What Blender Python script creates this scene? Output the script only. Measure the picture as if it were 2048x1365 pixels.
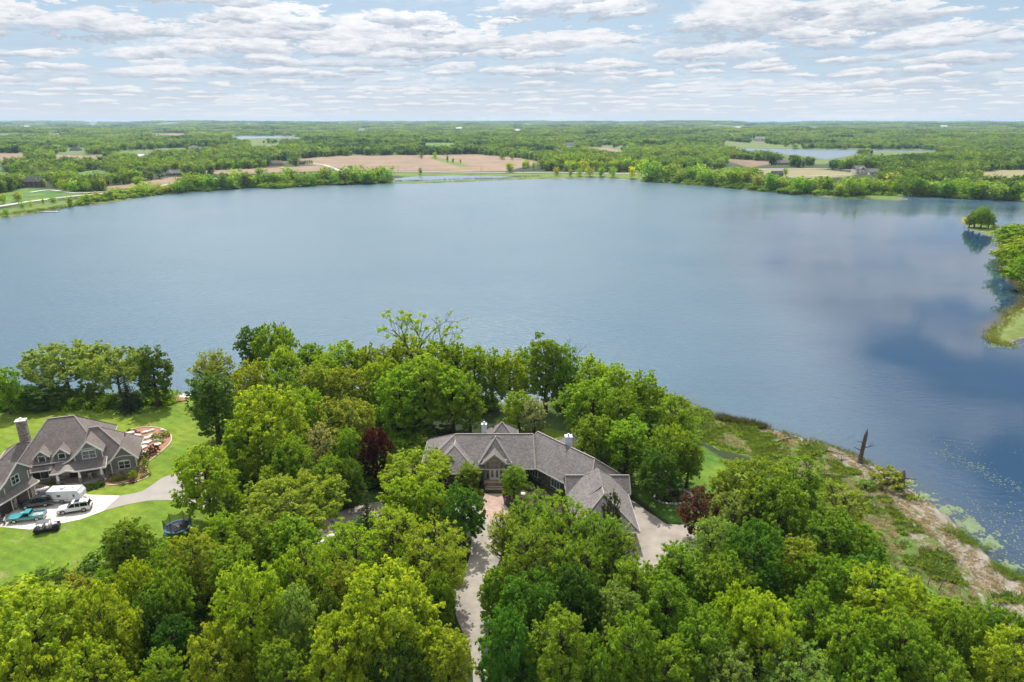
import bpy, bmesh, math, random
import numpy as np
from mathutils import Vector, Matrix, Euler

for o in list(bpy.data.objects):
    bpy.data.objects.remove(o)
SC = bpy.context.scene
COL = SC.collection
R = math.radians
random.seed(7)
rng = np.random.default_rng(11)

# ------------------------------------------------------------------ camera
CAMH = 70.0
FPX = 1365.0                       # focal length in photo pixels (photo is 2048 wide)
PITCH = math.atan((682.5 - 243.0) / FPX)
SP, CP = math.sin(PITCH), math.cos(PITCH)
cam_data = bpy.data.cameras.new('camera')
cam_data.sensor_width = 36.0
cam_data.lens = FPX / 2048.0 * 36.0
cam_data.clip_start = 1.0
cam_data.clip_end = 80000.0
cam = bpy.data.objects.new('camera', cam_data)
COL.objects.link(cam)
cam.location = (0, 0, CAMH)
cam.rotation_euler = (math.pi / 2 - PITCH, 0, 0)
SC.camera = cam

# ------------------------------------------------------------------ world: daylight sky with fair-weather clouds
SUN_EL, SUN_AZ = R(57), R(-8)       # azimuth clockwise from +Y (straight ahead)
world = bpy.data.worlds.new('World')
SC.world = world
world.use_nodes = True
wt = world.node_tree
for n in list(wt.nodes):
    wt.nodes.remove(n)


class NT:
    """tiny helper for writing node trees"""
    def __init__(s, tree):
        s.t = tree

    def n(s, typ, ins=None, **props):
        nd = s.t.nodes.new(typ)
        for k, v in props.items():
            setattr(nd, k, v)
        for k, v in (ins or {}).items():
            sock = nd.inputs[k]
            if isinstance(v, bpy.types.NodeSocket):
                s.t.links.new(v, sock)
            elif isinstance(v, bpy.types.Node):
                s.t.links.new(v.outputs[0], sock)
            else:
                sock.default_value = v
        return nd

    def m(s, op, a, b=None, c=None, clamp=False):
        ins = {0: a}
        if b is not None:
            ins[1] = b
        if c is not None:
            ins[2] = c
        nd = s.n('ShaderNodeMath', ins, operation=op)
        nd.use_clamp = clamp
        return nd.outputs[0]

    def ss(s, v, lo, hi, a=0.0, b=1.0):
        return s.n('ShaderNodeMapRange', {0: v, 1: lo, 2: hi, 3: a, 4: b}, interpolation_type='SMOOTHSTEP').outputs[0]

    def lin(s, v, lo, hi, a=0.0, b=1.0):
        return s.n('ShaderNodeMapRange', {0: v, 1: lo, 2: hi, 3: a, 4: b}).outputs[0]

    def noise(s, vec, scale, detail=3, rough=0.55, dim='3D', w=None):
        ins = {'Scale': scale, 'Detail': detail, 'Roughness': rough}
        if vec is not None:
            ins['Vector'] = vec
        nd = s.n('ShaderNodeTexNoise', noise_dimensions=dim)
        for k, v in ins.items():
            if isinstance(v, bpy.types.Node):
                v = v.outputs[0]
            if isinstance(v, (bpy.types.NodeSocket,)):
                s.t.links.new(v, nd.inputs[k])
            else:
                nd.inputs[k].default_value = v
        if w is not None:
            nd.inputs['W'].default_value = w
        return nd.outputs[0]

    def xyz(s, x, y, z):
        return s.n('ShaderNodeCombineXYZ', {0: x, 1: y, 2: z}).outputs[0]

    def mix(s, f, a, b, blend='MIX'):
        nd = s.n('ShaderNodeMix', data_type='RGBA', blend_type=blend)
        for i, v in ((0, f), (6, a), (7, b)):
            if isinstance(v, bpy.types.Node):
                v = v.outputs[0]
            if isinstance(v, bpy.types.NodeSocket):
                s.t.links.new(v, nd.inputs[i])
            else:
                if i and len(v) == 3:
                    v = (*v, 1)
                nd.inputs[i].default_value = v
        return nd.outputs[2]

    def link(s, a, b):
        s.t.links.new(a, b)


W = NT(wt)
sky = W.n('ShaderNodeTexSky', sky_type='NISHITA', sun_disc=False, sun_elevation=SUN_EL, sun_rotation=SUN_AZ,
          altitude=300.0, air_density=1.0, dust_density=1.6, ozone_density=1.2)
tc = W.n('ShaderNodeTexCoord').outputs['Generated']
sx = W.n('ShaderNodeSeparateXYZ', {0: tc})
dx, dy, dz = sx.outputs[0], sx.outputs[1], sx.outputs[2]
az = W.m('ARCTAN2', dx, dy)
warp = W.noise(W.xyz(W.m('MULTIPLY', az, 1.0), W.m('MULTIPLY', dz, 4.0), 0.0), 24.0, 8, 0.68)
warp2 = W.noise(W.xyz(W.m('MULTIPLY', az, 1.0), W.m('MULTIPLY', dz, 4.0), 5.3), 8.0, 3, 0.5)


def cumulus(su, sv, seed, zlo, zhi, fade, thr):
    """flat-bottomed cloud cells: su, sv = cells per radian across / up; returns (density, height within the cloud)"""
    wu = W.m('MULTIPLY', W.m('SUBTRACT', warp, 0.5), 1.0)
    wv = W.m('MULTIPLY', W.m('SUBTRACT', warp2, 0.5), 0.9)
    u = W.m('ADD', W.m('ADD', W.m('MULTIPLY', az, su), W.m('MULTIPLY', wu, 1.5)), seed)
    v = W.m('ADD', W.m('ADD', W.m('MULTIPLY', dz, sv), W.m('MULTIPLY', wv, 0.6)), W.m('MULTIPLY', wu, 0.75))
    vec = W.xyz(u, v, seed * 1.7)
    vor = W.n('ShaderNodeTexVoronoi', {'Vector': vec, 'Scale': 1.0, 'Randomness': 0.85}, voronoi_dimensions='2D', feature='F1')
    pos = W.n('ShaderNodeSeparateXYZ', {0: vor.outputs['Position']})
    colr = W.n('ShaderNodeSeparateColor', {0: vor.outputs['Color']})
    ddx = W.m('SUBTRACT', u, pos.outputs[0])
    ddy = W.m('SUBTRACT', v, pos.outputs[1])
    up = W.m('GREATER_THAN', ddy, 0.0)
    size = W.m('MULTIPLY_ADD', colr.outputs[0], 0.46, 0.22)
    b = W.m('MULTIPLY', size, W.m('MULTIPLY_ADD', up, 0.50, 0.30))
    qx = W.m('POWER', W.m('ABSOLUTE', W.m('DIVIDE', ddx, size)), 2.0)
    qy = W.m('POWER', W.m('ABSOLUTE', W.m('DIVIDE', ddy, b)), 2.0)
    dens = W.m('SUBTRACT', 1.0, W.m('ADD', qx, qy))
    win = W.m('MULTIPLY', W.ss(dz, zlo, zlo + fade), W.m('SUBTRACT', 1.0, W.ss(dz, zhi - fade, zhi)))
    dens = W.ss(dens, thr, thr + 0.46)
    hgt = W.m('DIVIDE', ddy, size)
    return W.m('MULTIPLY', dens, win), W.lin(hgt, -0.20, 0.36)


mask = None
shade = None
for args in ((5.0, 10.5, 3.1, 0.075, 0.36, 0.03, -0.10), (7.5, 16.5, 17.3, 0.055, 0.28, 0.04, -0.08), (11.0, 27.0, 41.3, 0.04, 0.20, 0.04, -0.06), (13.0, 42.0, 8.7, 0.035, 0.115, 0.03, -0.08),
             (17.0, 60.0, 30.9, 0.02, 0.09, 0.025, -0.15), (26.0, 120.0, 22.1, 0.0, 0.055, 0.02, -0.15)):
    d_, h_ = cumulus(*args)
    if mask is None:
        mask, shade = d_, h_
    else:
        shade = W.m('ADD', W.m('MULTIPLY', shade, W.m('SUBTRACT', 1.0, d_)), W.m('MULTIPLY', h_, d_))
        mask = W.m('MAXIMUM', mask, d_)
# high sky (outside the frame, seen in the lake): the same cloud field carried overhead
zc = W.m('ADD', W.m('MAXIMUM', dz, 0.0), 0.12)
pv = W.xyz(W.m('DIVIDE', dx, zc), W.m('DIVIDE', dy, zc), 0.0)
ov = W.noise(pv, 1.7, 7, 0.56)
hi = W.m('MULTIPLY', W.ss(ov, 0.475, 0.525), W.ss(dz, 0.13, 0.21))
shade = W.m('ADD', W.m('MULTIPLY', shade, W.m('SUBTRACT', 1.0, hi)), W.m('MULTIPLY', W.ss(ov, 0.95, 0.58), hi))
mask = W.m('MAXIMUM', mask, hi)
# thin streaky veil low on the horizon
veil = W.noise(W.xyz(W.m('MULTIPLY', az, 5.0), W.m('MULTIPLY', dz, 90.0), 1.0), 1.0, 5, 0.6)
veil = W.m('MULTIPLY', W.ss(veil, 0.40, 0.66), W.m('SUBTRACT', 1.0, W.ss(dz, 0.03, 0.12)))
mask = W.m('MAXIMUM', mask, W.m('MULTIPLY', veil, 0.85))
small = W.noise(W.xyz(az, W.m('MULTIPLY', dz, 3.0), 9.0), 55.0, 4, 0.6)
lum = W.m('ADD', W.m('MULTIPLY', shade, 0.9), W.m('MULTIPLY', W.m('SUBTRACT', small, 0.5), 1.3), clamp=True)
SKYK = 0.085
cl = W.mix(lum, (0.42, 0.48, 0.57), (0.80, 0.81, 0.83))
cl = W.n('ShaderNodeVectorMath', {0: cl, 'Scale': 1.0 / SKYK}, operation='SCALE').outputs[0]
# milky low air in front of the sky and of the far clouds
base = W.mix(W.m('MULTIPLY', W.m('SUBTRACT', 1.0, W.ss(dz, 0.0, 0.30)), 0.80), sky.outputs[0], (0.45 / SKYK, 0.61 / SKYK, 0.79 / SKYK, 1))
# clouds nearer the sun are brighter, thin edges most of all
sund = W.n('ShaderNodeVectorMath', {0: tc, 1: (math.sin(SUN_AZ) * math.cos(SUN_EL), math.cos(SUN_AZ) * math.cos(SUN_EL), math.sin(SUN_EL))}, operation='DOT_PRODUCT').outputs['Value']
glow = W.m('MULTIPLY_ADD', W.ss(sund, 0.62, 0.90), 3.4, 1.0)
cl = W.n('ShaderNodeVectorMath', {0: cl, 'Scale': glow}, operation='SCALE').outputs[0]
out = W.mix(mask, base, cl)
hz = W.m('MULTIPLY', W.m('SUBTRACT', 1.0, W.ss(dz, 0.0, 0.075)), 0.60)
out = W.mix(hz, out, (0.68 / SKYK, 0.715 / SKYK, 0.755 / SKYK, 1))
bg = W.n('ShaderNodeBackground', {'Color': out, 'Strength': SKYK})
wo = W.n('ShaderNodeOutputWorld', {'Surface': bg})

sun_l = bpy.data.lights.new('sun', 'SUN')
sun_l.energy = 4.6
sun_l.angle = R(0.53)
sun_l.color = (1.0, 0.955, 0.88)
sun = bpy.data.objects.new('sun', sun_l)
COL.objects.link(sun)
sdir = Vector((math.sin(SUN_AZ) * math.cos(SUN_EL), math.cos(SUN_AZ) * math.cos(SUN_EL), math.sin(SUN_EL)))
sun.rotation_euler = sdir.to_track_quat('Z', 'Y').to_euler()
sun.location = (0, 100, 300)

vs = SC.view_settings
vs.view_transform = 'Standard'
vs.look = 'None'
vs.exposure = 0.22
vs.gamma = 1.0
vs.use_curve_mapping = False
SC.cycles.max_bounces = 6
SC.cycles.diffuse_bounces = 4
SC.cycles.glossy_bounces = 2
SC.cycles.transmission_bounces = 2
SC.cycles.volume_bounces = 0
SC.cycles.use_denoising = True


# ------------------------------------------------------------------ object helpers
def tag(o, label=None, cat=None, group=None, kind=None):
    if label:
        o['label'] = label
    if cat:
        o['category'] = cat
    if group:
        o['group'] = group
    if kind:
        o['kind'] = kind
    return o


def thing(name, label, cat, loc=(0, 0, 0), rz=0.0, group=None):
    o = bpy.data.objects.new(name, None)
    COL.objects.link(o)
    o.location = loc
    o.rotation_euler = (0, 0, rz)
    o.empty_display_size = 0.5
    return tag(o, label, cat, group)


def link(name, me, parent=None):
    o = bpy.data.objects.new(name, me)
    COL.objects.link(o)
    if parent is not None:
        o.parent = parent
    return o


class MB:
    """collects faces and links them as one mesh object"""
    def __init__(s):
        s.v, s.f, s.mi = [], [], []

    def poly(s, pts, mi=0):
        b = len(s.v)
        s.v += [tuple(p) for p in pts]
        s.f.append(tuple(range(b, b + len(pts))))
        s.mi.append(mi)
        return s

    def mesh(s, vs_, fs, mi=0):
        b = len(s.v)
        s.v += [tuple(p) for p in vs_]
        for f in fs:
            s.f.append(tuple(b + i for i in f))
            s.mi.append(mi)
        return s

    def box(s, c, d, rz=0.0, mi=0, taper=1.0):
        x, y, z = d[0] / 2, d[1] / 2, d[2] / 2
        cs, sn = math.cos(rz), math.sin(rz)
        pts = []
        for sz in (-1, 1):
            t = taper if sz > 0 else 1.0
            for px, py in ((-1, -1), (1, -1), (1, 1), (-1, 1)):
                X, Y = px * x * t, py * y * t
                pts.append((c[0] + X * cs - Y * sn, c[1] + X * sn + Y * cs, c[2] + sz * z))
        return s.mesh(pts, [(3, 2, 1, 0), (4, 5, 6, 7), (0, 1, 5, 4), (1, 2, 6, 5), (2, 3, 7, 6), (3, 0, 4, 7)], mi)

    def bar(s, a, b, w, h=None, mi=0):
        """square bar from a to b"""
        a, b = Vector(a), Vector(b)
        h = h or w
        d = (b - a)
        if d.length < 1e-6:
            return s
        d.normalize()
        up = Vector((0, 0, 1)) if abs(d.z) < 0.95 else Vector((0, 1, 0))
        sd = d.cross(up).normalized() * w / 2
        u = sd.cross(d).normalized() * h / 2
        pts = [p + i * sd + j * u for p in (a, b) for i, j in ((-1, -1), (1, -1), (1, 1), (-1, 1))]
        return s.mesh(pts, [(0, 1, 2, 3), (7, 6, 5, 4), (0, 4, 5, 1), (1, 5, 6, 2), (2, 6, 7, 3), (3, 7, 4, 0)], mi)

    def tube(s, pts, rad, n=6, mi=0):
        """tapered tube through points, rad = list of radii"""
        pts = [Vector(p) for p in pts]
        b = len(s.v)
        for i, p in enumerate(pts):
            d = (pts[min(i + 1, len(pts) - 1)] - pts[max(i - 1, 0)]).normalized()
            up = Vector((0, 0, 1)) if abs(d.z) < 0.9 else Vector((1, 0, 0))
            e1 = d.cross(up).normalized()
            e2 = d.cross(e1)
            for k in range(n):
                a = 2 * math.pi * k / n
                s.v.append(tuple(p + (e1 * math.cos(a) + e2 * math.sin(a)) * rad[i]))
        for i in range(len(pts) - 1):
            for k in range(n):
                k2 = (k + 1) % n
                s.f.append((b + i * n + k, b + i * n + k2, b + (i + 1) * n + k2, b + (i + 1) * n + k))
                s.mi.append(mi)
        s.f.append(tuple(b + (len(pts) - 1) * n + k for k in range(n)))
        s.mi.append(mi)
        return s

    def cyl(s, c, r, h, n=16, axis='z', mi=0, r2=None):
        r2 = r if r2 is None else r2
        pts = []
        for t, rr in ((-h / 2, r), (h / 2, r2)):
            for k in range(n):
                a = 2 * math.pi * k / n
                x, y = rr * math.cos(a), rr * math.sin(a)
                p = {'z': (x, y, t), 'y': (x, t, y), 'x': (t, x, y)}[axis]
                pts.append((c[0] + p[0], c[1] + p[1], c[2] + p[2]))
        fs = [(k, (k + 1) % n, n + (k + 1) % n, n + k) for k in range(n)]
        fs += [tuple(range(n))[::-1], tuple(range(n, 2 * n))]
        return s.mesh(pts, fs, mi)

    def xf(s, M):
        s.v = [tuple(M @ Vector(p)) for p in s.v]
        return s

    def build(s, name, mats, parent=None, smooth=False):
        me = bpy.data.meshes.new(name)
        me.from_pydata(s.v, [], s.f)
        if not isinstance(mats, (list, tuple)):
            mats = [mats]
        for m_ in mats:
            me.materials.append(m_)
        me.polygons.foreach_set('material_index', s.mi)
        bm = bmesh.new()
        bm.from_mesh(me)
        bmesh.ops.recalc_face_normals(bm, faces=bm.faces)
        bm.to_mesh(me)
        bm.free()
        if smooth:
            me.polygons.foreach_set('use_smooth', [True] * len(me.polygons))
        me.update()
        return link(name, me, parent)


def fast_mesh(name, verts, quads, mats, smooth=False, nper=4):
    me = bpy.data.meshes.new(name)
    nv, nf = len(verts), len(quads)
    me.vertices.add(nv)
    me.vertices.foreach_set('co', np.asarray(verts, np.float32).ravel())
    me.loops.add(nf * nper)
    me.loops.foreach_set('vertex_index', np.asarray(quads, np.int32).ravel())
    me.polygons.add(nf)
    me.polygons.foreach_set('loop_start', np.arange(0, nf * nper, nper, dtype=np.int32))
    for m_ in (mats if isinstance(mats, (list, tuple)) else [mats]):
        me.materials.append(m_)
    me.update(calc_edges=True)
    if smooth:
        me.polygons.foreach_set('use_smooth', np.ones(nf, dtype=bool))
    return me


def new_mat(name):
    m_ = bpy.data.materials.new(name)
    m_.use_nodes = True
    t = m_.node_tree
    for n in list(t.nodes):
        t.nodes.remove(n)
    return m_, NT(t)


def finish(T, bsdf, disp=None):
    T.n('ShaderNodeOutputMaterial', {'Surface': bsdf})


def simple(name, col, rough=0.6, metal=0.0, var=0.12, scale=3.0, bump=0.0, bscale=20.0, coat=0.0, spec=0.5):
    """a plain painted / natural surface with a little uneven wear in it"""
    m_, T = new_mat(name)
    co = T.n('ShaderNodeTexCoord').outputs['Object']
    nz = T.noise(co, scale, 4, 0.6)
    f = T.lin(nz, 0.3, 0.7, 1 - var, 1 + var)
    c = T.n('ShaderNodeVectorMath', {0: (*col,), 'Scale': f}, operation='SCALE').outputs[0]
    b = T.n('ShaderNodeBsdfPrincipled', {'Base Color': c, 'Roughness': rough, 'Metallic': metal, 'Coat Weight': coat,
                                         'Specular IOR Level': spec})
    if bump:
        bp = T.n('ShaderNodeBump', {'Strength': bump, 'Distance': 0.03, 'Height': T.noise(co, bscale, 3, 0.6)})
        T.link(bp.outputs[0], b.inputs['Normal'])
    finish(T, b)
    return m_


# ------------------------------------------------------------------ shape of the land
def ray(px, py):
    a = (px - 1024.0) / FPX
    b = (py - 682.5) / FPX
    return np.array([a, CP - b * SP, -SP - b * CP])


def at(px, py, z=0.0):
    """point of the level z that the photo pixel (px, py) shows"""
    d = ray(px, py)
    t = (z - CAMH) / d[2]
    return (d[0] * t, d[1] * t, z)


def poly0(pts, z=0.0):
    return np.array([at(x, y, z)[:2] for x, y in pts])


LAKE = poly0([(-40, 446), (0, 438), (90, 424), (150, 412), (200, 409), (240, 402), (290, 393), (330, 389), (400, 384), (460, 380),
              (500, 376), (560, 377), (620, 373), (690, 370), (780, 368), (840, 367), (930, 364), (1000, 361), (1090, 358),
              (1200, 356), (1260, 360), (1300, 365), (1340, 366), (1380, 371), (1430, 374), (1500, 381), (1580, 389),
              (1640, 394), (1690, 397), (1740, 399), (1790, 401), (1818, 400), (1800, 395), (1740, 392), (1800, 392), (1850, 394), (1950, 399),
              (2048, 404), (2150, 409), (2300, 420)])
LAKE = np.vstack([LAKE, poly0([(2300, 462), (2080, 460), (2005, 458), (1988, 450), (1966, 439), (1942, 432), (1927, 435),
                               (1922, 441), (1927, 450), (1944, 460), (1972, 470), (1994, 476), (1997, 490),
                               (1993, 508), (1998, 523), (2016, 543), (2040, 566), (2062, 590), (2052, 610), (2036, 619), (2020, 632), (2006, 644),
                               (1990, 655), (1981, 668), (1980, 680), (2016, 690), (2048, 678), (2120, 664), (2300, 640)])])
LAKE = np.vstack([LAKE, poly0([(2600, 1000), (2500, 1300), (2180, 1215), (2048, 1165), (2000, 1140), (1960, 1095), (1925, 1060), (1900, 1035), (1870, 1014),
                               (1830, 985), (1812, 972), (1798, 950), (1770, 942), (1740, 932), (1700, 912), (1640, 888),
                               (1560, 865), (1500, 850), (1430, 834), (1410, 824), (1380, 803), (1345, 792), (1300, 788),
                               (1220, 790), (1140, 800), (1040, 806), (960, 806), (880, 800), (800, 798), (700, 798), (600, 797),
                               (520, 790), (440, 790), (395, 792), (345, 796), (300, 802), (200, 806), (100, 806), (0, 806), (-150, 808), (-420, 812),
                               (-700, 760), (-700, 520)])])
POND = poly0([(783, 365.5), (790, 357), (830, 353), (900, 351), (1000, 352), (1045, 356), (1000, 359), (930, 361.5), (860, 364)])
LAKE2 = poly0([(1430, 303), (1453, 298.5), (1500, 297.5), (1560, 298.5), (1640, 299.5), (1740, 300), (1880, 300.5), (1890, 303), (1790, 303.5), (1714, 305.5),
               (1700, 312), (1651, 320), (1616, 313), (1573, 310), (1500, 306)])
LAKE3 = poly0([(440, 274), (500, 272.5), (590, 273.0), (602, 276), (520, 277), (479, 279)])


def seg_dist(px, py, P):
    """distance to polygon outline and inside flag"""
    n = len(P)
    best = np.full(px.shape, 1e9)
    ins = np.zeros(px.shape, bool)
    for i in range(n):
        ax, ay = P[i]
        bx, by = P[(i + 1) % n]
        ex, ey = bx - ax, by - ay
        L = ex * ex + ey * ey + 1e-9
        t = np.clip(((px - ax) * ex + (py - ay) * ey) / L, 0, 1)
        d = (px - ax - t * ex) ** 2 + (py - ay - t * ey) ** 2
        best = np.minimum(best, d)
        c = ((ay > py) != (by > py))
        with np.errstate(divide='ignore', invalid='ignore'):
            xi = ex * (py - ay) / (ey if abs(ey) > 1e-9 else 1e-9) + ax
        ins ^= (c & (px < xi))
    return np.sqrt(best), ins


def sst(x, a, b):
    t = np.clip((x - a) / (b - a), 0, 1)
    return t * t * (3 - 2 * t)


_w = []
for L_, A_ in ((3800, 9), (2600, 7), (1700, 5), (1150, 3.2), (820, 2.2), (560, 1.3), (390, 0.8)):
    for k in range(3):
        th = rng.uniform(0, math.pi * 2)
        _w.append((math.cos(th) / L_ * 2 * math.pi, math.sin(th) / L_ * 2 * math.pi, rng.uniform(0, 6.28), A_))
MARSH = poly0([(1335, 786), (1420, 810), (1700, 905), (1860, 1000), (1990, 1130), (2200, 1200), (2500, 1290), (2300, 1500), (2040, 1330), (1830, 1190), (1700, 1090), (1560, 960),
               (1500, 918), (1440, 905), (1405, 885), (1385, 850), (1345, 830)], 1.0)


def height(x, y):
    x = np.asarray(x, float)
    y = np.asarray(y, float)
    sh = x.shape
    x = x.ravel()
    y = y.ravel()
    r = np.hypot(x, y)
    hills = np.zeros_like(x)
    for kx, ky, ph, A_ in _w:
        hills += A_ * np.sin(kx * x + ky * y + ph)
    out = np.full(x.shape, 1e9)
    wob = 1.6 * np.sin(x * 0.21 + 1.3 * np.sin(y * 0.13)) + 1.1 * np.sin(y * 0.37 + x * 0.11) + 0.5 * np.sin(x * 0.9) * np.sin(y * 0.8)
    ins = np.zeros(x.shape, bool)
    for P, wk in ((LAKE, 1.0), (POND, 0.3), (LAKE2, 0.3), (LAKE3, 0.3)):
        d, i_ = seg_dist(x, y, P)
        far = np.clip(r / 500.0, 0.35, 1.4) * wk
        s = np.where(i_, -d, d) + wob * far * 0.7
        out = np.minimum(out, s)
    md, mi_ = seg_dist(x, y, MARSH)
    marsh = sst(np.where(mi_, md, -md), -7, 5)
    d = out
    near = (y < 260) & (np.abs(x) < 400)
    bank_near = 3.0 * sst(d, -1.5, 13.0)
    bank_near = bank_near * (1 - marsh) + marsh * (0.25 + 0.75 * sst(d, 0, 20) + 0.16 * wob * 0.4) * sst(d, -2, 1.5)
    bank_far = 1.6 * sst(d, -2, 10) + 2.5 * sst(d, 15, 160)
    hh = bank_far + (hills * 0.5 + 6.0) * sst(d, 30, 420) * sst(r, 1000, 2400) + (24 + hills * 0.6) * sst(r, 3200, 11000)
    # keep the far country between the lake level and low hills
    hh = np.where(hh > 48, 48 + 16 * np.tanh((hh - 48) / 16), hh)
    hh = np.where(hh < 5, np.where(d > 160, np.maximum(hh, 2.0 + 0.02 * hh), hh), hh)
    h = np.where(near, bank_near, hh)
    under = -0.35 - 1.6 * sst(-d, 0.5, 14)
    h = np.where(d < -0.0, np.minimum(h, under + (-under) * sst(d, -1.5, 0)), h)
    return h.reshape(sh)


def h1(x, y):
    return float(height(np.array([x]), np.array([y]))[0])


def ground(px, py):
    """point of the land that the photo pixel shows"""
    z = 3.0
    for _ in range(7):
        x, y, _z = at(px, py, z)
        z2 = max(h1(x, y), 0.0)
        z = z * 0.35 + z2 * 0.65
    return (x, y, h1(x, y))


def gpoly(pts):
    return np.array([ground(x, y)[:2] for x, y in pts])


def prism_roof(m, x0, x1, y0, y1, ze, zr, axis='x', over=0.5, hip=(0, 0), th=0.22, mi=0):
    """pitched roof with eaves overhang; hip = how far the ridge ends are pulled in"""
    sl = (zr - ze) / (((y1 - y0) if axis == 'x' else (x1 - x0)) / 2)
    X0, X1, Y0, Y1 = x0 - over, x1 + over, y0 - over, y1 + over
    e = ze - sl * over
    if axis == 'x':
        c = (y0 + y1) / 2
        ra, rb = (X0 + hip[0], c, zr), (X1 - hip[1], c, zr)
        A, B, Cc, D = (X0, Y0, e), (X1, Y0, e), (X1, Y1, e), (X0, Y1, e)
        top = [A, B, Cc, D, ra, rb]
        fs = [(0, 1, 5, 4), (2, 3, 4, 5), (3, 0, 4), (1, 2, 5)]
    else:
        c = (x0 + x1) / 2
        ra, rb = (c, Y0 + hip[0], zr), (c, Y1 - hip[1], zr)
        A, B, Cc, D = (X0, Y0, e), (X1, Y0, e), (X1, Y1, e), (X0, Y1, e)
        top = [A, B, Cc, D, ra, rb]
        fs = [(0, 1, 4), (1, 2, 5, 4), (2, 3, 5), (3, 0, 4, 5)]
    low = [(p[0], p[1], p[2] - th) for p in top[:4]]
    n0 = len(top)
    m.mesh(top + low, fs + [(0, n0, n0 + 1, 1), (1, n0 + 1, n0 + 2, 2), (2, n0 + 2, n0 + 3, 3), (3, n0 + 3, n0, 0), (n0 + 3, n0 + 2, n0 + 1, n0)], mi)
    return m



# ------------------------------------------------------------------ ground
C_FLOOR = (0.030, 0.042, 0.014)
C_LAWN = (0.110, 0.185, 0.016)
C_SHADELAWN = (0.070, 0.150, 0.018)  # lawn with the cloud shade put into its colour
C_SOIL = (0.250, 0.180, 0.120)
C_TAN = (0.250, 0.210, 0.120)
C_GRASS = (0.110, 0.170, 0.035)
C_ROUGH = (0.120, 0.160, 0.050)
C_FARM = (0.060, 0.150, 0.030)
C_SAND = (0.200, 0.170, 0.120)
C_MULCH = (0.300, 0.085, 0.035)
C_DARKMULCH = (0.045, 0.028, 0.020)

COVERS = []          # (polygon, colour, lawn mask, furrow mask)


def cover(pts, col, lawn=0.0, furrow=0.0, edge=1.0):
    COVERS.append((gpoly(pts), col, lawn, furrow, edge))


# left garden lawn, in front of the grey house and round to the lake
cover([(-200, 822), (0, 818), (60, 808), (200, 818), (300, 796), (345, 798), (420, 800), (470, 900), (430, 960), (440, 1010), (470, 1060), (420, 1120), (230, 1130),
       (150, 1150), (40, 1185), (-60, 1200), (-500, 1250), (-700, 1000), (-500, 840)], C_LAWN, 1.0)
# lawn behind and right of the central house
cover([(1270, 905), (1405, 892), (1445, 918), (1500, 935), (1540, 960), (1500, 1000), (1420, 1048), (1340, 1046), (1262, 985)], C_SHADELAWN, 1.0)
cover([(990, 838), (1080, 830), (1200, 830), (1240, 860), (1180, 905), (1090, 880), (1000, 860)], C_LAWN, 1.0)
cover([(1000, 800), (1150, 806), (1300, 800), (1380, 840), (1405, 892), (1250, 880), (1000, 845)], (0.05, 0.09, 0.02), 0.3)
cover([(700, 985), (960, 975), (960, 1010), (700, 1010)], (0.05, 0.10, 0.02), 0.5)
# far side
cover([(0, 307), (58, 307), (48, 320), (0, 325), (-80, 326), (-80, 308)], C_SOIL, 0, 1)
cover([(106, 310), (215, 313), (205, 318), (112, 318)], C_SOIL, 0, 1)
cover([(294, 267), (376, 267), (376, 273), (300, 272)], C_SOIL, 0, 1)
cover([(60, 296), (110, 294), (112, 300), (70, 302)], C_FARM, 1)
cover([(212, 373), (263, 366), (342, 355), (376, 353), (355, 365), (287, 375), (219, 382)], C_SOIL, 0, 1)
cover([(386, 343), (513, 337), (533, 336), (650, 331), (667, 339), (633, 343), (547, 346), (444, 349)], C_SOIL, 0, 1)
cover([(592, 318), (679, 312), (762, 311), (860, 310), (957, 309), (1048, 318), (1095, 326), (1012, 343), (777, 342.5), (690, 341), (667, 335), (592, 327)], C_SOIL, 0, 1)
cover([(868, 313), (943, 333), (918, 334), (858, 316)], C_GRASS, 0.5)
cover([(1167, 294), (1210, 296), (1268, 304), (1210, 306)], C_SOIL, 0, 1)
cover([(838, 286), (918, 286), (896, 294), (871, 296)], C_FARM, 1)
cover([(1418, 316), (1523, 322), (1562, 324), (1500, 336), (1468, 326)], (0.20, 0.14, 0.09), 0, 1)
cover([(1500, 337), (1640, 339), (1714, 347), (1702, 353), (1640, 357), (1540, 356)], C_TAN, 0.4)
cover([(1928, 349), (2006, 340), (2120, 341), (2120, 361), (1990, 358)], C_TAN, 0.5)
cover([(1445, 283), (1570, 291), (1560, 296), (1452, 295)], C_ROUGH, 0.5)
cover([(1580, 320), (1700, 318), (1720, 325), (1600, 330)], C_ROUGH, 0.5)
cover([(-60, 391), (0, 387), (51, 376), (154, 383), (170, 392), (61, 407), (0, 413), (-60, 420)], C_FARM, 1)
cover([(150, 345), (200, 340), (230, 346), (160, 352)], C_FARM, 1)
cover([(-60, 340), (10, 338), (14, 352), (-60, 358)], C_FARM, 1)
cover([(300, 300), (420, 302), (430, 308), (310, 307)], (0.09, 0.09, 0.06), 0, 1)
cover([(700, 343), (1330, 346), (1330, 356), (1040, 352), (780, 352), (620, 352)], C_GRASS, 0.6)
cover([(1060, 306), (1180, 309), (1150, 313), (1060, 311)], C_ROUGH, 0.5)
# right-hand point and its shore
cover([(1975, 690), (1990, 650), (2040, 612), (2120, 600), (2200, 690), (2060, 690)], C_ROUGH, 0.6)

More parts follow.
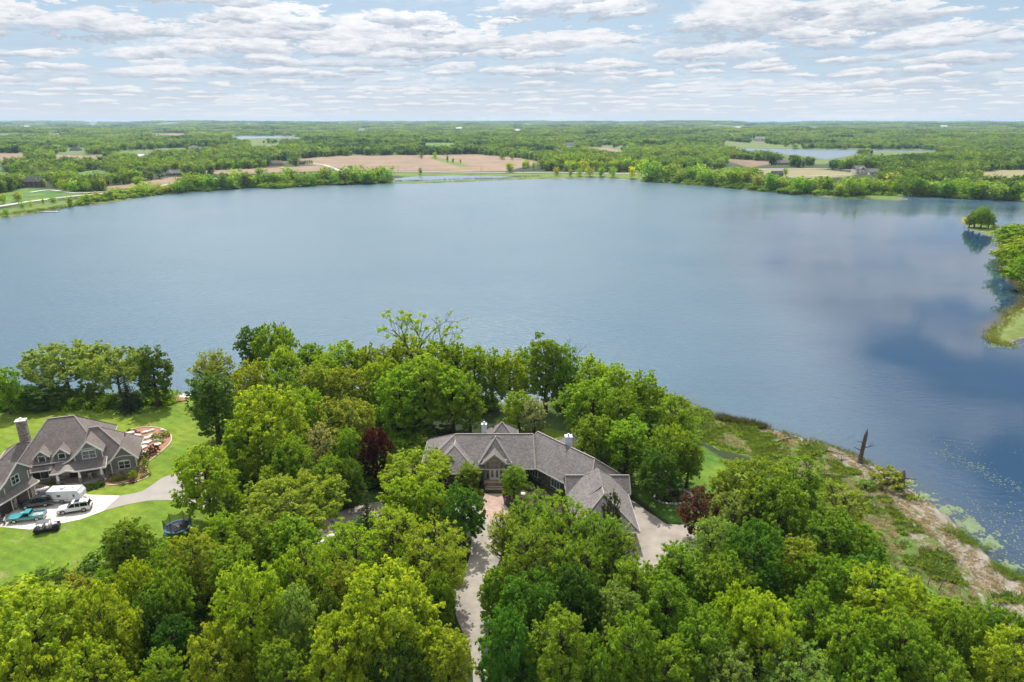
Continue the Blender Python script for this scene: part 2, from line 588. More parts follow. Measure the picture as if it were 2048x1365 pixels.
radii = [28.0]
while radii[-1] < 260:
    radii.append(radii[-1] * 1.0068)
while radii[-1] < 24000:
    radii.append(radii[-1] * 1.0125)
radii = np.array(radii)
angs = np.radians(np.arange(-62, 62.01, 0.24))
RR, AA = np.meshgrid(radii, angs, indexing='ij')
GX, GY = RR * np.sin(AA), RR * np.cos(AA)
GZ = height(GX, GY)
nr, na = GX.shape
gcol = np.empty((nr, na, 3))
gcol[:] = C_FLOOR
gmask = np.zeros((nr, na, 3))          # r lawn, g furrow, b marsh
lake_d, lake_in = seg_dist(GX, GY, LAKE)
sd = np.where(lake_in, -lake_d, lake_d)
farside = (GY > 300) | (np.abs(GX) > 170)
k = ((sst(sd, -3, 1) * (1 - sst(sd, 25, 45))) * farside)[..., None]
gcol = gcol * (1 - k) + np.array(C_GRASS) * k
gmask[..., 0] = np.maximum(gmask[..., 0], k[..., 0] * 0.5)
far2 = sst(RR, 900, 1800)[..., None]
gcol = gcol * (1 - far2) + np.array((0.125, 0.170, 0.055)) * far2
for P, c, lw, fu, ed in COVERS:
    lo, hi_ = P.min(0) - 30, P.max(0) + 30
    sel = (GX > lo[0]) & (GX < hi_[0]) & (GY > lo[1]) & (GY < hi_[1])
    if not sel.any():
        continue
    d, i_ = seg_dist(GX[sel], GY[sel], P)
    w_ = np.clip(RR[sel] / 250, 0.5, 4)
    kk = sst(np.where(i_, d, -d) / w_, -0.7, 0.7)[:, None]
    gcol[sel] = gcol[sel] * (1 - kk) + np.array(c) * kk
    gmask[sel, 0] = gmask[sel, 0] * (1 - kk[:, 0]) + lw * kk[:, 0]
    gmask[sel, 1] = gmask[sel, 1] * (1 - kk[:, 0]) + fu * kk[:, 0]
md, mi_ = seg_dist(GX, GY, MARSH)
k = sst(np.where(mi_, md, -md), -3, 1.5)
gmask[..., 2] = k
gmask[..., 0] *= 1 - k
gcol = gcol * (1 - k[..., None]) + np.array((0.07, 0.12, 0.03)) * k[..., None]
# wet strip at the waterline
k = ((1 - sst(np.abs(sd), 0.6, 2.6)))[..., None] * 0.8
gcol = gcol * (1 - k) + np.array(C_SAND) * k
# lake bed
k = (1 - sst(GZ, -0.5, -0.02))[..., None]
gcol = gcol * (1 - k) + np.array((0.06, 0.055, 0.03)) * k

idx = np.arange(nr * na).reshape(nr, na)
quads = np.stack([idx[:-1, :-1], idx[:-1, 1:], idx[1:, 1:], idx[1:, :-1]], -1).reshape(-1, 4)

g_mat, T = new_mat('ground')
co = T.n('ShaderNodeNewGeometry').outputs['Position']
colA = T.n('ShaderNodeAttribute', attribute_name='cover').outputs['Color']
mk = T.n('ShaderNodeSeparateColor', {0: T.n('ShaderNodeAttribute', attribute_name='mask').outputs['Color']})
n_big = T.noise(co, 0.045, 4, 0.6)
n_mid = T.noise(co, 0.35, 5, 0.65)
n_fine = T.noise(co, 2.6, 4, 0.7)
# mown lawn: faint stripes, patches of yellow and clover
sp_ = T.n('ShaderNodeSeparateXYZ', {0: co})
stripe = T.m('SINE', T.m('MULTIPLY', T.m('ADD', T.m('MULTIPLY', sp_.outputs[0], 0.55), T.m('ADD', sp_.outputs[1], T.m('MULTIPLY', n_big, 14.0))), 2.4))
f_l = T.m('ADD', T.m('MULTIPLY', stripe, 0.08), T.lin(n_mid, 0.25, 0.75, 0.74, 1.26))
f_l = T.m('MULTIPLY', f_l, T.lin(n_fine, 0.2, 0.8, 0.75, 1.25))
lawn_c = T.mix(T.ss(n_big, 0.42, 0.62), colA, T.mix(0.45, colA, (0.21, 0.25, 0.025)))
dry = T.noise(co, 0.16, 6, 0.75)
lawn_c = T.mix(T.m('MULTIPLY', T.ss(dry, 0.55, 0.67), 0.65), lawn_c, (0.24, 0.22, 0.09))
lawn_c = T.mix(T.m('MULTIPLY', T.ss(T.noise(co, 1.3, 5, 0.8), 0.655, 0.72), 0.6), lawn_c, (0.34, 0.34, 0.16))
lawn_c = T.n('ShaderNodeVectorMath', {0: lawn_c, 'Scale': f_l}, operation='SCALE').outputs[0]
# furrowed soil: rows bending with the slope, wet and dry patches
row = T.m('SINE', T.m('MULTIPLY', T.m('ADD', sp_.outputs[1], T.m('MULTIPLY', T.noise(co, 0.004, 2, 0.5), 500.0)), 0.55))
f_s = T.m('ADD', T.m('MULTIPLY', row, 0.10), T.lin(T.noise(co, 0.02, 4, 0.6), 0.3, 0.7, 0.80, 1.20))
soil_c = T.n('ShaderNodeVectorMath', {0: colA, 'Scale': f_s}, operation='SCALE').outputs[0]
# marsh: green sedge broken by straw and mud
m1 = T.noise(T.n('ShaderNodeMapping', {'Vector': co, 'Rotation': (0, 0, 0.85), 'Scale': (1.0, 0.45, 1.0)}), 0.55, 8, 0.72)
m2 = T.noise(co, 0.13, 3, 0.5)
m3 = T.noise(T.n('ShaderNodeMapping', {'Vector': co, 'Rotation': (0, 0, 0.6), 'Scale': (1.0, 0.35, 1.0)}), 2.4, 6, 0.75)
thr = T.n('ShaderNodeAttribute', attribute_name='straw').outputs['Fac']
v_ = T.m('ADD', T.m('MULTIPLY', m1, 0.62), T.m('ADD', T.m('MULTIPLY', m2, 0.22), T.m('MULTIPLY', m3, 0.22)))
sel = T.ss(T.m('ADD', v_, thr), 0.58, 0.70)
gr = T.mix(T.lin(m3, 0.3, 0.7), (0.055, 0.110, 0.018), (0.140, 0.215, 0.045))
st = T.mix(T.lin(m3, 0.3, 0.7), (0.165, 0.145, 0.115), (0.37, 0.335, 0.28))
marsh_c = T.mix(sel, gr, st)
f_w = T.m('MULTIPLY', T.lin(n_mid, 0.25, 0.75, 0.6, 1.4), T.lin(n_fine, 0.2, 0.8, 0.7, 1.3))
base_c = T.n('ShaderNodeVectorMath', {0: colA, 'Scale': f_w}, operation='SCALE').outputs[0]
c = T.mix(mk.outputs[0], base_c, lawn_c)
c = T.mix(mk.outputs[1], c, soil_c)
c = T.mix(T.ss(T.m('ADD', mk.outputs[2], T.m('MULTIPLY', T.m('SUBTRACT', m1, 0.5), 1.2)), 0.4, 0.6), c, marsh_c)
hb_ = T.m('ADD', T.m('MULTIPLY', n_mid, 0.5), T.m('ADD', T.m('MULTIPLY', n_fine, 0.25), T.m('MULTIPLY', m3, mk.outputs[2])))
bp = T.n('ShaderNodeBump', {'Strength': 0.7, 'Distance': 0.35, 'Height': hb_})
b = T.n('ShaderNodeBsdfPrincipled', {'Base Color': c, 'Roughness': 0.9, 'Specular IOR Level': 0.15, 'Normal': bp})
finish(T, b)

# small tussocks and ruts as relief near the camera
relief = 0.12 * np.sin(GX * 1.9 + 2 * np.sin(GY * 0.7)) * np.sin(GY * 2.3 + GX * 0.4)
GZ2 = GZ + relief * gmask[..., 2]
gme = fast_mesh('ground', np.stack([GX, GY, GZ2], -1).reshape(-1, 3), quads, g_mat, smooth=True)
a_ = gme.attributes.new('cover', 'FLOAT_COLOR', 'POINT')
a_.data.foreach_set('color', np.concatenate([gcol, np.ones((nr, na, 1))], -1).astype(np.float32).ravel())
a_ = gme.attributes.new('mask', 'FLOAT_COLOR', 'POINT')
a_.data.foreach_set('color', np.concatenate([gmask, np.ones((nr, na, 1))], -1).astype(np.float32).ravel())
straw = 0.026 + 0.19 * sst(GX, 62, 88) * (1 - 0.6 * sst(sd, 8, 26)) + 0.10 * (1 - sst(sd, 1, 7)) * sst(GX, 45, 60) + 0.08 * sst(GX, 78, 100)
a_ = gme.attributes.new('straw', 'FLOAT', 'POINT')
a_.data.foreach_set('value', straw.astype(np.float32).ravel())
tag(link('ground', gme), kind='structure')

# ------------------------------------------------------------------ lake water: one level sheet, wind ripples on the open part, calm in the lee of the right shore
w_mat, T = new_mat('lake_water')
co = T.n('ShaderNodeNewGeometry').outputs['Position']
calm = T.n('ShaderNodeAttribute', attribute_name='calm').outputs['Fac']
shal = T.n('ShaderNodeAttribute', attribute_name='shallow').outputs['Fac']
mp = T.n('ShaderNodeMapping', {'Vector': co, 'Rotation': (0, 0, R(-28)), 'Scale': (0.45, 1.0, 1.0)})
r1 = T.noise(mp, 0.75, 4, 0.6)
r2 = T.noise(T.n('ShaderNodeMapping', {'Vector': co, 'Rotation': (0, 0, R(20)), 'Scale': (0.6, 1.0, 1.0)}), 2.2, 3, 0.6)
gust = T.noise(T.n('ShaderNodeMapping', {'Vector': co, 'Scale': (0.45, 1.0, 1.0)}), 0.016, 5, 0.6)
cw = T.ss(T.m('ADD', calm, T.m('MULTIPLY', T.m('SUBTRACT', gust, 0.5), 0.9)), 0.05, 1.05)
amp = T.lin(cw, 0, 1, 1.0, 0.018)
amp = T.m('MULTIPLY', amp, T.lin(gust, 0.3, 0.7, 0.75, 1.2))
hgt = T.m('MULTIPLY', T.m('ADD', r1, T.m('MULTIPLY', r2, 0.25)), amp)
bp = T.n('ShaderNodeBump', {'Strength': 1.0, 'Distance': 0.34, 'Height': hgt})
body = T.mix(T.m('MULTIPLY', cw, 0.85), (0.062, 0.120, 0.162), (0.008, 0.032, 0.075))
body = T.mix(T.ss(T.noise(co, 0.012, 3, 0.5), 0.42, 0.62), body, T.mix(1.0, body, (0.85, 0.95, 0.98), 'MULTIPLY'))
body = T.mix(shal, body, (0.075, 0.060, 0.020))
rough = T.lin(cw, 0, 1, 0.26, 0.03)
b = T.n('ShaderNodeBsdfPrincipled', {'Base Color': body, 'Roughness': rough, 'IOR': 1.333, 'Specular IOR Level': 0.5, 'Normal': bp})
finish(T, b)


def water_sheet(name, P, z=0.0, step=None):
    """a water surface reaching a few metres under its banks"""
    lo, hi_ = P.min(0) - 12, P.max(0) + 12
    n_ = step or 120
    xs = np.linspace(lo[0], hi_[0], n_)
    ys = np.linspace(lo[1], hi_[1], n_)
    X, Y = np.meshgrid(xs, ys, indexing='ij')
    d, i_ = seg_dist(X, Y, P)
    ix = np.arange(n_ * n_).reshape(n_, n_)
    q = np.stack([ix[:-1, :-1], ix[1:, :-1], ix[1:, 1:], ix[:-1, 1:]], -1).reshape(-1, 4)
    cell = max(xs[1] - xs[0], ys[1] - ys[0])
    keep = (i_ | (d < cell * 1.6 + 8)).ravel()
    q = q[keep[q].any(1)]
    me = fast_mesh(name, np.stack([X, Y, np.full_like(X, z)], -1).reshape(-1, 3), q, w_mat)
    s_ = np.where(i_, d, -d)
    sh = 1 - sst(s_, 0.5, 7)
    cl_ = np.zeros_like(X)
    # sheltered water towards the right shore and the near right bank
    cl_ = np.maximum(sst(X - 0.25 * (Y - 150), 25, 120) * (1 - sst(Y, 450, 760)), 0)
    cl_ = cl_ ** 0.8
    sh = sh * (0.25 + 0.75 * sst(X, 140, 160) * (1 - sst(Y, 330, 360)) * sst(Y, 215, 240))
    for nm, vv in (('calm', cl_), ('shallow', np.clip(sh, 0, 1))):
        a = me.attributes.new(nm, 'FLOAT', 'POINT')
        a.data.foreach_set('value', vv.astype(np.float32).ravel())
    return tag(link(name, me), kind='structure')


water_sheet('lake_water', LAKE, 0.0, 340)
water_sheet('pond_water', POND, 0.02, 50)
water_sheet('far_lake_water', LAKE2, 0.0, 90)
water_sheet('far_lake_water', LAKE3, 0.0, 50)

# ------------------------------------------------------------------ roads and drives
asphalt = simple('pale_asphalt', (0.30, 0.27, 0.24), 0.9, var=0.10, scale=0.3, bump=0.3, bscale=6)
concrete = simple('concrete', (0.56, 0.51, 0.44), 0.85, var=0.10, scale=0.5, bump=0.2, bscale=5)
old_conc = simple('weathered_concrete', (0.285, 0.25, 0.21), 0.9, var=0.22, scale=0.35, bump=0.3, bscale=5)
gravel_m = simple('far_road', (0.46, 0.43, 0.38), 0.95, var=0.12, scale=0.05)


def catmull(pts, n=8):
    out_ = []
    P = [pts[0]] + list(pts) + [pts[-1]]
    for i in range(1, len(P) - 2):
        p0, p1, p2, p3 = [np.array(P[j], float) for j in (i - 1, i, i + 1, i + 2)]
        for k in range(n):
            t = k / n
            out_.append(tuple(0.5 * ((2 * p1) + (-p0 + p2) * t + (2 * p0 - 5 * p1 + 4 * p2 - p3) * t * t + (-p0 + 3 * p1 - 3 * p2 + p3) * t ** 3)))
    out_.append(tuple(P[-2]))
    return out_


def ribbon(name, pix, width, mat, lift=0.12, label=None, dens=10):
    pts = catmull([ground(x, y)[:2] for x, y in pix], dens)
    P = np.array(pts)
    d = np.gradient(P, axis=0)
    d /= np.linalg.norm(d, axis=1)[:, None] + 1e-9
    nrm = np.stack([-d[:, 1], d[:, 0]], 1)
    rows = []
    for t in (-0.5, 0, 0.5):
        q = P + nrm * width * t
        rows.append(q)
    rows = np.stack(rows, 1)
    z = height(rows[..., 0], rows[..., 1]) + lift
    z = np.maximum(z, z.mean(1, keepdims=True))
    n = len(P)
    ix = np.arange(n * 3).reshape(n, 3)
    q = np.stack([ix[:-1, :-1], ix[:-1, 1:], ix[1:, 1:], ix[1:, :-1]], -1).reshape(-1, 4)
    me = fast_mesh(name, np.concatenate([rows, z[..., None]], -1).reshape(-1, 3), q, mat)
    return tag(link(name, me), kind='structure')


def slab(name, pix, mat, lift, world_pts=False, edge=0.3, z0=None):
    """a flat paved sheet with a turned-down edge, laid on the level ground"""
    P = [tuple(p) for p in (pix if world_pts else [at(x, y, 3.0)[:2] for x, y in pix])]
    m = MB()
    z = (3.0 if z0 is None else z0) + lift
    m.poly([(x, y, z) for x, y in P])
    n = len(P)
    for i in range(n):
        a, b_ = P[i], P[(i + 1) % n]
        m.poly([(a[0], a[1], z), (b_[0], b_[1], z), (b_[0], b_[1], z - edge), (a[0], a[1], z - edge)])
    return tag(m.build(name, mat), kind='structure')


ribbon('far_road', [(-120, 432), (0, 413.5), (60, 404), (140, 394), (230, 385), (300, 376), (345, 368), (380, 361), (460, 356), (560, 350), (690, 346.5)], 7, gravel_m, 0.35)
ribbon('far_road', [(690, 346.5), (780, 345), (900, 345.5), (1040, 346), (1160, 346.5), (1260, 348), (1330, 347), (1400, 344), (1480, 341), (1540, 339), (1600, 338.5), (1650, 338.5), (1720, 342)], 9, gravel_m, 0.5)
ribbon('farm_lane', [(560, 325), (600, 326), (640, 329.5), (662, 335), (676, 341), (690, 346)], 6, gravel_m, 0.4)
ribbon('farm_lane', [(1560, 354.5), (1620, 353), (1680, 351), (1700, 352)], 5, gravel_m, 0.4)
ribbon('farm_lane', [(60, 386), (100, 381), (150, 387), (200, 385), (225, 385.5)], 5, gravel_m, 0.4)

# drive of the left house: pale concrete apron, then grey asphalt
slab('concrete_apron', [(-60, 1062), (-10, 1054), (60, 1060), (120, 1048), (160, 1040), (206, 1023), (240, 992), (176, 990), (150, 975), (100, 972), (70, 968), (62, 990), (40, 1000), (20, 1022), (-30, 1040)], concrete, 0.05)
slab('asphalt_drive', catmull([(240, 992), (280, 984), (305, 970), (322, 958), (340, 951), (380, 940), (430, 950), (470, 980), (500, 1030), (470, 1040),
                               (420, 1020), (384, 1009), (350, 1002), (320, 1001), (290, 1003), (240, 1013), (206, 1023)], 5)[:-1] + [(206, 1023)], asphalt, 0.035)
# central drive through the wood to the entry, and the turning court of the garage
slab('wood_drive', catmull([(948, 1400), (946, 1360), (940, 1300), (915, 1240), (905, 1190), (925, 1150), (940, 1110), (945, 1060), (950, 1030)], 5)
     + catmull([(1010, 1030), (1012, 1060), (1005, 1110), (985, 1150), (985, 1190), (980, 1240), (975, 1300), (985, 1360), (990, 1400)], 5), old_conc, 0.03)
slab('garage_court', [(1245, 1090), (1257, 1010), (1262, 1000), (1275, 1008), (1290, 1020), (1333, 1049), (1395, 1051), (1440, 1060), (1400, 1120), (1290, 1160), (1220, 1150)], old_conc, 0.035)
slab('turning_circle', catmull([(640, 1040), (690, 1020), (780, 1000), (860, 1000), (950, 1010), (1010, 1010), (1010, 1040), (950, 1040), (860, 1028), (780, 1028), (700, 1050), (660, 1075), (620, 1110), (590, 1100)], 4), old_conc, 0.026)

# ------------------------------------------------------------------ foliage
def leaf_material(name, instanced):
    m_, T = new_mat(name)
    if instanced:
        colr = T.n('ShaderNodeAttribute', attribute_name='tint', attribute_type='INSTANCER').outputs['Color']
    else:
        colr = T.n('ShaderNodeObjectInfo').outputs['Color']
    v = T.n('ShaderNodeAttribute', attribute_name='leaf').outputs['Color']
    sep = T.n('ShaderNodeSeparateColor', {0: v})
    f = T.lin(sep.outputs[0], 0, 1, 0.62, 1.42)
    c1 = T.n('ShaderNodeVectorMath', {0: colr, 'Scale': f}, operation='SCALE').outputs[0]
    # young shoots yellower, older leaves bluer
    young = T.mix(1.0, c1, (1.38, 1.14, 0.75), 'MULTIPLY')
    old = T.mix(1.0, c1, (0.74, 0.92, 1.08), 'MULTIPLY')
    c = T.mix(sep.outputs[1], old, young)
    d = T.n('ShaderNodeBsdfDiffuse', {'Color': c, 'Roughness': 0.5})
    tcol = T.mix(1.0, c, (1.45, 1.30, 0.5), 'MULTIPLY')
    t = T.n('ShaderNodeBsdfTranslucent', {'Color': tcol})
    mx = T.n('ShaderNodeMixShader', {0: 0.50, 1: d, 2: t})
    g = T.n('ShaderNodeBsdfGlossy', {'Color': (0.8, 0.85, 0.8, 1), 'Roughness': 0.45})
    mx2 = T.n('ShaderNodeMixShader', {0: 0.012, 1: mx, 2: g})
    finish(T, mx2)
    return m_


LEAF = leaf_material('leaf', False)
LEAFI = leaf_material('leaf_scattered', True)
BARK = simple('bark', (0.090, 0.066, 0.048), 0.95, var=0.35, scale=2.5, bump=0.6, bscale=9)
DEADWOOD = simple('weathered_wood', (0.23, 0.19, 0.155), 0.95, var=0.35, scale=3.0, bump=0.6, bscale=12)


def leaf_cloud(rg, centres, rads, counts, size, flat=0.75, upbias=0.35, shell=0.5, droop=0.0):
    """little leaf faces spread through the given clumps; returns verts, quads, per-vertex leaf data"""
    tot = int(sum(counts))
    ci = np.repeat(np.arange(len(counts)), counts)
    C = np.asarray(centres)[ci]
    Rr = np.asarray(rads)[ci]
    d = rg.normal(size=(tot, 3))
    d /= np.linalg.norm(d, axis=1)[:, None]
    rad = np.abs(rg.normal(size=tot)) * 0.30 + shell
    rad = np.where(rg.random(tot) < 0.35, rad * rg.random(tot) ** 0.5, rad)
    off = d * rad[:, None] * Rr[:, None]
    off[:, 2] *= flat
    off[:, 2] -= droop * (np.hypot(off[:, 0], off[:, 1]) / (Rr + 1e-6)) ** 2 * Rr
    p = C + off
    nrm = d * 0.75 + rg.normal(size=(tot, 3)) * 0.8
    nrm[:, 2] += upbias
    nrm /= np.linalg.norm(nrm, axis=1)[:, None] + 1e-9
    t1 = np.cross(nrm, rg.normal(size=(tot, 3)))
    t1 /= np.linalg.norm(t1, axis=1)[:, None] + 1e-9
    t2 = np.cross(nrm, t1)
    s = size * (rg.uniform(0.65, 1.3, tot) * rg.uniform(0.7, 1.35, len(counts))[ci])[:, None]
    a = t1 * s
    b = t2 * s * 0.62
    V = np.stack([p - a, p - b * 1.0, p + a, p + b], 1).reshape(-1, 3)
    Q = np.arange(tot * 4).reshape(-1, 4)
    clump = rg.random(len(counts))[ci]
    br = np.clip(0.35 + 0.30 * clump + rg.normal(size=tot) * 0.16, 0, 1)
    zrel = off[:, 2] / (Rr * flat + 1e-6)
    yg = np.clip(0.42 + 0.22 * zrel + 0.30 * (clump - 0.5) + rg.normal(size=tot) * 0.15, 0, 1)
    dat = np.stack([br, yg, np.zeros(tot), np.ones(tot)], 1)
    return V, Q, np.repeat(dat, 4, axis=0)


def crown_mesh(name, V, Q, D, mat):
    me = fast_mesh(name, V, Q, mat)
    a = me.attributes.new('leaf', 'FLOAT_COLOR', 'POINT')
    a.data.foreach_set('color', D.astype(np.float32).ravel())
    return me


def tree_proto(seed, kind, nleaf=15000, size=0.2, height_=12.0, width=9.0):
    """crown mesh and trunk mesh of one tree, base at the origin, height_ high and about width wide"""
    rg = np.random.default_rng(seed)
    rd = random.Random(seed)
    H, Wd = height_, width / 2
    tb = MB()
    centres, rads = [], []
    if kind == 'spruce':
        tb.tube([(0, 0, 0), (0, 0, H * 0.5), (0, 0, H * 0.97)], [0.26, 0.15, 0.03], 7)
        nl = 17
        for i in range(nl):
            z = H * (0.08 + 0.90 * i / nl)
            rr = Wd * (1 - i / nl) ** 0.85 + 0.15
            nb = max(5, int(11 * (1 - i / nl)) + 3)
            a0 = rd.random() * 6
            for k in range(nb):
                a = a0 + 6.283 * k / nb + rd.uniform(-.2, .2)
                L = rr * rd.uniform(0.78, 1.12)
                tip = (L * math.cos(a), L * math.sin(a), z - 0.22 * L)
                if i % 2 == 0:
                    tb.tube([(0, 0, z), tip], [0.045, 0.012], 4)
                for q in np.linspace(0.2, 1.0, max(2, int(L / 0.42))):
                    centres.append((tip[0] * q, tip[1] * q, z - 0.22 * L * q ** 1.5 + rd.uniform(-.05, .05)))
                    rads.append(0.34 * (1.15 - 0.55 * q) + 0.06)
        w_ = np.array(rads) ** 2
        counts = np.maximum(4, (w_ / w_.sum() * nleaf)).astype(int)
        V, Q, D = leaf_cloud(rg, centres, rads, counts, size * 0.9, flat=0.42, upbias=0.1, shell=0.2, droop=0.35)
        return V, Q, D, tb
    # deciduous: trunk, limbs and branchlets ending in clumps
    P = dict(round=(0.13, 1.0, 0.80, 1.0, 90), tall=(0.12, 0.72, 0.92, 1.0, 90), column=(0.04, 0.5, 1.0, 0.9, 80), airy=(0.10, 0.9, 0.9, 0.70, 90),
             shrub=(0.02, 1.0, 0.95, 1.0, 30), spread=(0.20, 1.15, 0.62, 0.9, 80), fan=(0.10, 0.85, 0.95, 0.75, 46))[kind]
    zb, _, roundness, dens, ncl = P
    zc0 = H * (zb + (1 - zb) * 0.46)
    vh = H * (1 - zb) * 0.5
    lean = (rd.uniform(-.4, .4), rd.uniform(-.4, .4))
    nst = {'fan': 4, 'airy': 2, 'shrub': 4}.get(kind, 1)
    tops = []
    for s_ in range(nst):
        a = s_ / nst * 6.283 + rd.random()
        sp = Wd * (0.30 if nst > 1 else 0.0)
        tp = (lean[0] + sp * math.cos(a), lean[1] + sp * math.sin(a), H * 0.80)
        r0 = 0.030 * H / (nst ** 0.5)
        tb.tube([(0.12 * math.cos(a) * (nst > 1), 0.12 * math.sin(a) * (nst > 1), 0), (tp[0] * 0.35, tp[1] * 0.35, H * 0.3), (tp[0] * 0.7, tp[1] * 0.7, H * 0.55), tp],
                [r0 * 1.25, r0 * 0.8, r0 * 0.5, r0 * 0.15], 7)
        tops.append(tp)
    lobes = [(rd.uniform(0, 6.28), rd.uniform(0.75, 1.25)) for _ in range(7)]

    def lob(a, e):
        s_ = 1.0
        for i, (ph, k) in enumerate(lobes):
            s_ += 0.055 * math.sin(a * (i + 1) + ph + e * 2.3 * k)
        return s_
    tries = 0
    golden = 2.39996
    n_in = int(ncl * 0.25)
    for i in range(ncl):
        if i < ncl - n_in:
            u = (i + 0.5) / (ncl - n_in)
            cz = 1 - 1.72 * u
            e = math.acos(max(-1, min(1, cz)))
            a = i * golden + rd.uniform(-.3, .3)
            k = rd.uniform(0.72, 0.98)
        else:
            e = math.acos(rd.uniform(-0.5, 0.8))
            a = rd.uniform(0, 6.28)
            k = rd.uniform(0.25, 0.6)
        rr = math.sin(e) ** (0.8 if kind != 'round' else 0.9)
        zz = math.cos(e)
        if kind == 'spread':
            zz = zz * 0.62 + 0.25
        if kind == 'tall' and zz < 0:
            rr *= 0.86
        if kind in ('fan',):
            rr *= 0.55 + 0.5 * (zz + 1) / 2
        s_ = lob(a, e) * k
        x, y, z = Wd * rr * math.cos(a) * s_, Wd * rr * math.sin(a) * s_, zc0 + vh * zz * (0.5 + 0.5 * s_)
        x += lean[0] * z / H
        y += lean[1] * z / H
        cr = (0.175 if kind != 'column' else 0.25) * (Wd * vh * Wd) ** (1 / 3) * rd.uniform(0.75, 1.35)
        centres.append((x, y, z))
        rads.append(cr)
        if i % 2 == 0 or dens < 0.8:
            tp = min(tops, key=lambda t: (t[0] - x) ** 2 + (t[1] - y) ** 2)
            zb_ = max(H * zb * 0.7, min(z - 0.28 * math.hypot(x, y) - 0.5, H * 0.7))
            f = zb_ / (H * 0.8)
            st_ = (tp[0] * f, tp[1] * f, zb_)
            md_ = ((st_[0] + x) / 2 + rd.uniform(-.3, .3), (st_[1] + y) / 2 + rd.uniform(-.3, .3), (zb_ + z) / 2 - 0.2)
            tb.tube([st_, md_, (x, y, z)], [0.0085 * H, 0.006 * H, 0.0022 * H], 5)
            if dens < 0.8:
                for _ in range(4):
                    q = (x + rd.uniform(-1, 1) * cr, y + rd.uniform(-1, 1) * cr, z + rd.uniform(0, 1) * cr)
                    tb.tube([md_, q], [0.0035 * H, 0.001 * H], 3)
    # secondary tufts on the surface of each clump break up the outline
    c2, r2 = [], []
    for (x, y, z), r_ in zip(centres, rads):
        c2.append((x, y, z))
        r2.append(r_ * 0.86)
        for _ in range(9):
            d = Vector((rd.gauss(0, 1), rd.gauss(0, 1), rd.gauss(0.45, 1))).normalized()
            k = rd.uniform(0.75, 1.3)
            c2.append((x + d.x * r_ * k, y + d.y * r_ * k, z + d.z * r_ * k * 0.9))
            r2.append(r_ * rd.uniform(0.22, 0.42))
    w_ = np.array(r2) ** 2
    counts = np.maximum(3, (w_ / w_.sum() * nleaf * dens)).astype(int)
    V, Q, D = leaf_cloud(rg, c2, r2, counts, size, flat=0.80, upbias=0.55, shell=0.35, droop=0.15 if kind == 'airy' else 0.05)
    return V, Q, D, tb


class Proto:
    def __init__(s, seed, kind, nleaf, size, H, Wd, inst=False):
        V, Q, D, tb = tree_proto(seed, kind, nleaf, size, H, Wd)
        s.H, s.W, s.kind = H, Wd, kind
        nm = 'crown_' + kind
        s.crown = crown_mesh(nm, V, Q, D, LEAF)
        t = tb.build('trunk', BARK)
        s.trunk = t.data
        bpy.data.objects.remove(t)


PRO = {
    'round': [Proto(1, 'round', 42000, 0.140, 12, 10.0), Proto(2, 'round', 42000, 0.140, 12, 10.5), Proto(3, 'round', 42000, 0.140, 12, 9.5), Proto(21, 'round', 42000, 0.135, 12, 10.5), Proto(22, 'round', 38000, 0.145, 12, 9.0)],
    'tall': [Proto(4, 'tall', 40000, 0.132, 14, 8.0), Proto(5, 'tall', 40000, 0.132, 14, 8.0), Proto(6, 'tall', 40000, 0.132, 14, 7.5), Proto(23, 'tall', 36000, 0.130, 14, 8.5)],
    'column': [Proto(7, 'column', 20000, 0.135, 12, 5.0)],
    'airy': [Proto(24, 'airy', 30000, 0.115, 12, 8.5), Proto(8, 'airy', 30000, 0.115, 12, 9.0), Proto(9, 'airy', 30000, 0.115, 12, 9.0)],
    'spread': [Proto(10, 'spread', 38000, 0.135, 10, 11.0)],
    'fan': [Proto(11, 'fan', 18000, 0.125, 10, 7.5)],
    'spruce': [Proto(12, 'spruce', 12000, 0.14, 13, 6.5)],
    'shrub': [Proto(13, 'shrub', 5000, 0.10, 2.6, 3.2), Proto(14, 'shrub', 5000, 0.10, 2.6, 3.2)],
}
_used = {}


def plant_tree(name, kind, x, y, z, H, Wd, col, label, cat='tree', group=None, rz=None, dens=None):
    i = _used.get(kind, 0)
    _used[kind] = i + 1
    pr = PRO[kind][i % len(PRO[kind])]
    rz = random.uniform(0, 6.28) if rz is None else rz
    t = thing(name, label, cat, (x, y, z), rz, group)
    t.scale = (Wd / pr.W, Wd / pr.W, H / pr.H)
    c = link('crown' if cat == 'tree' else 'foliage', pr.crown, t)
    jit = [random.uniform(0.94, 1.06) for _ in range(3)]
    c.color = (col[0] * jit[0], col[1] * jit[1], col[2] * jit[2], 1)
    link('trunk' if cat == 'tree' else 'stem', pr.trunk, t)
    return t


COLS = dict(yg=(0.365, 0.475, 0.034), lime=(0.335, 0.475, 0.030), mid=(0.245, 0.385, 0.034), fresh=(0.280, 0.440, 0.030), forest=(0.205, 0.350, 0.032), dark=(0.130, 0.235, 0.030),
            olive=(0.320, 0.400, 0.050), pale=(0.38, 0.42, 0.20), red=(0.085, 0.018, 0.018), brownred=(0.14, 0.055, 0.042), gold=(0.58, 0.56, 0.01),
            spruce=(0.070, 0.105, 0.050), sage=(0.290, 0.415, 0.100), deep=(0.075, 0.170, 0.026), emerald=(0.115, 0.265, 0.030))


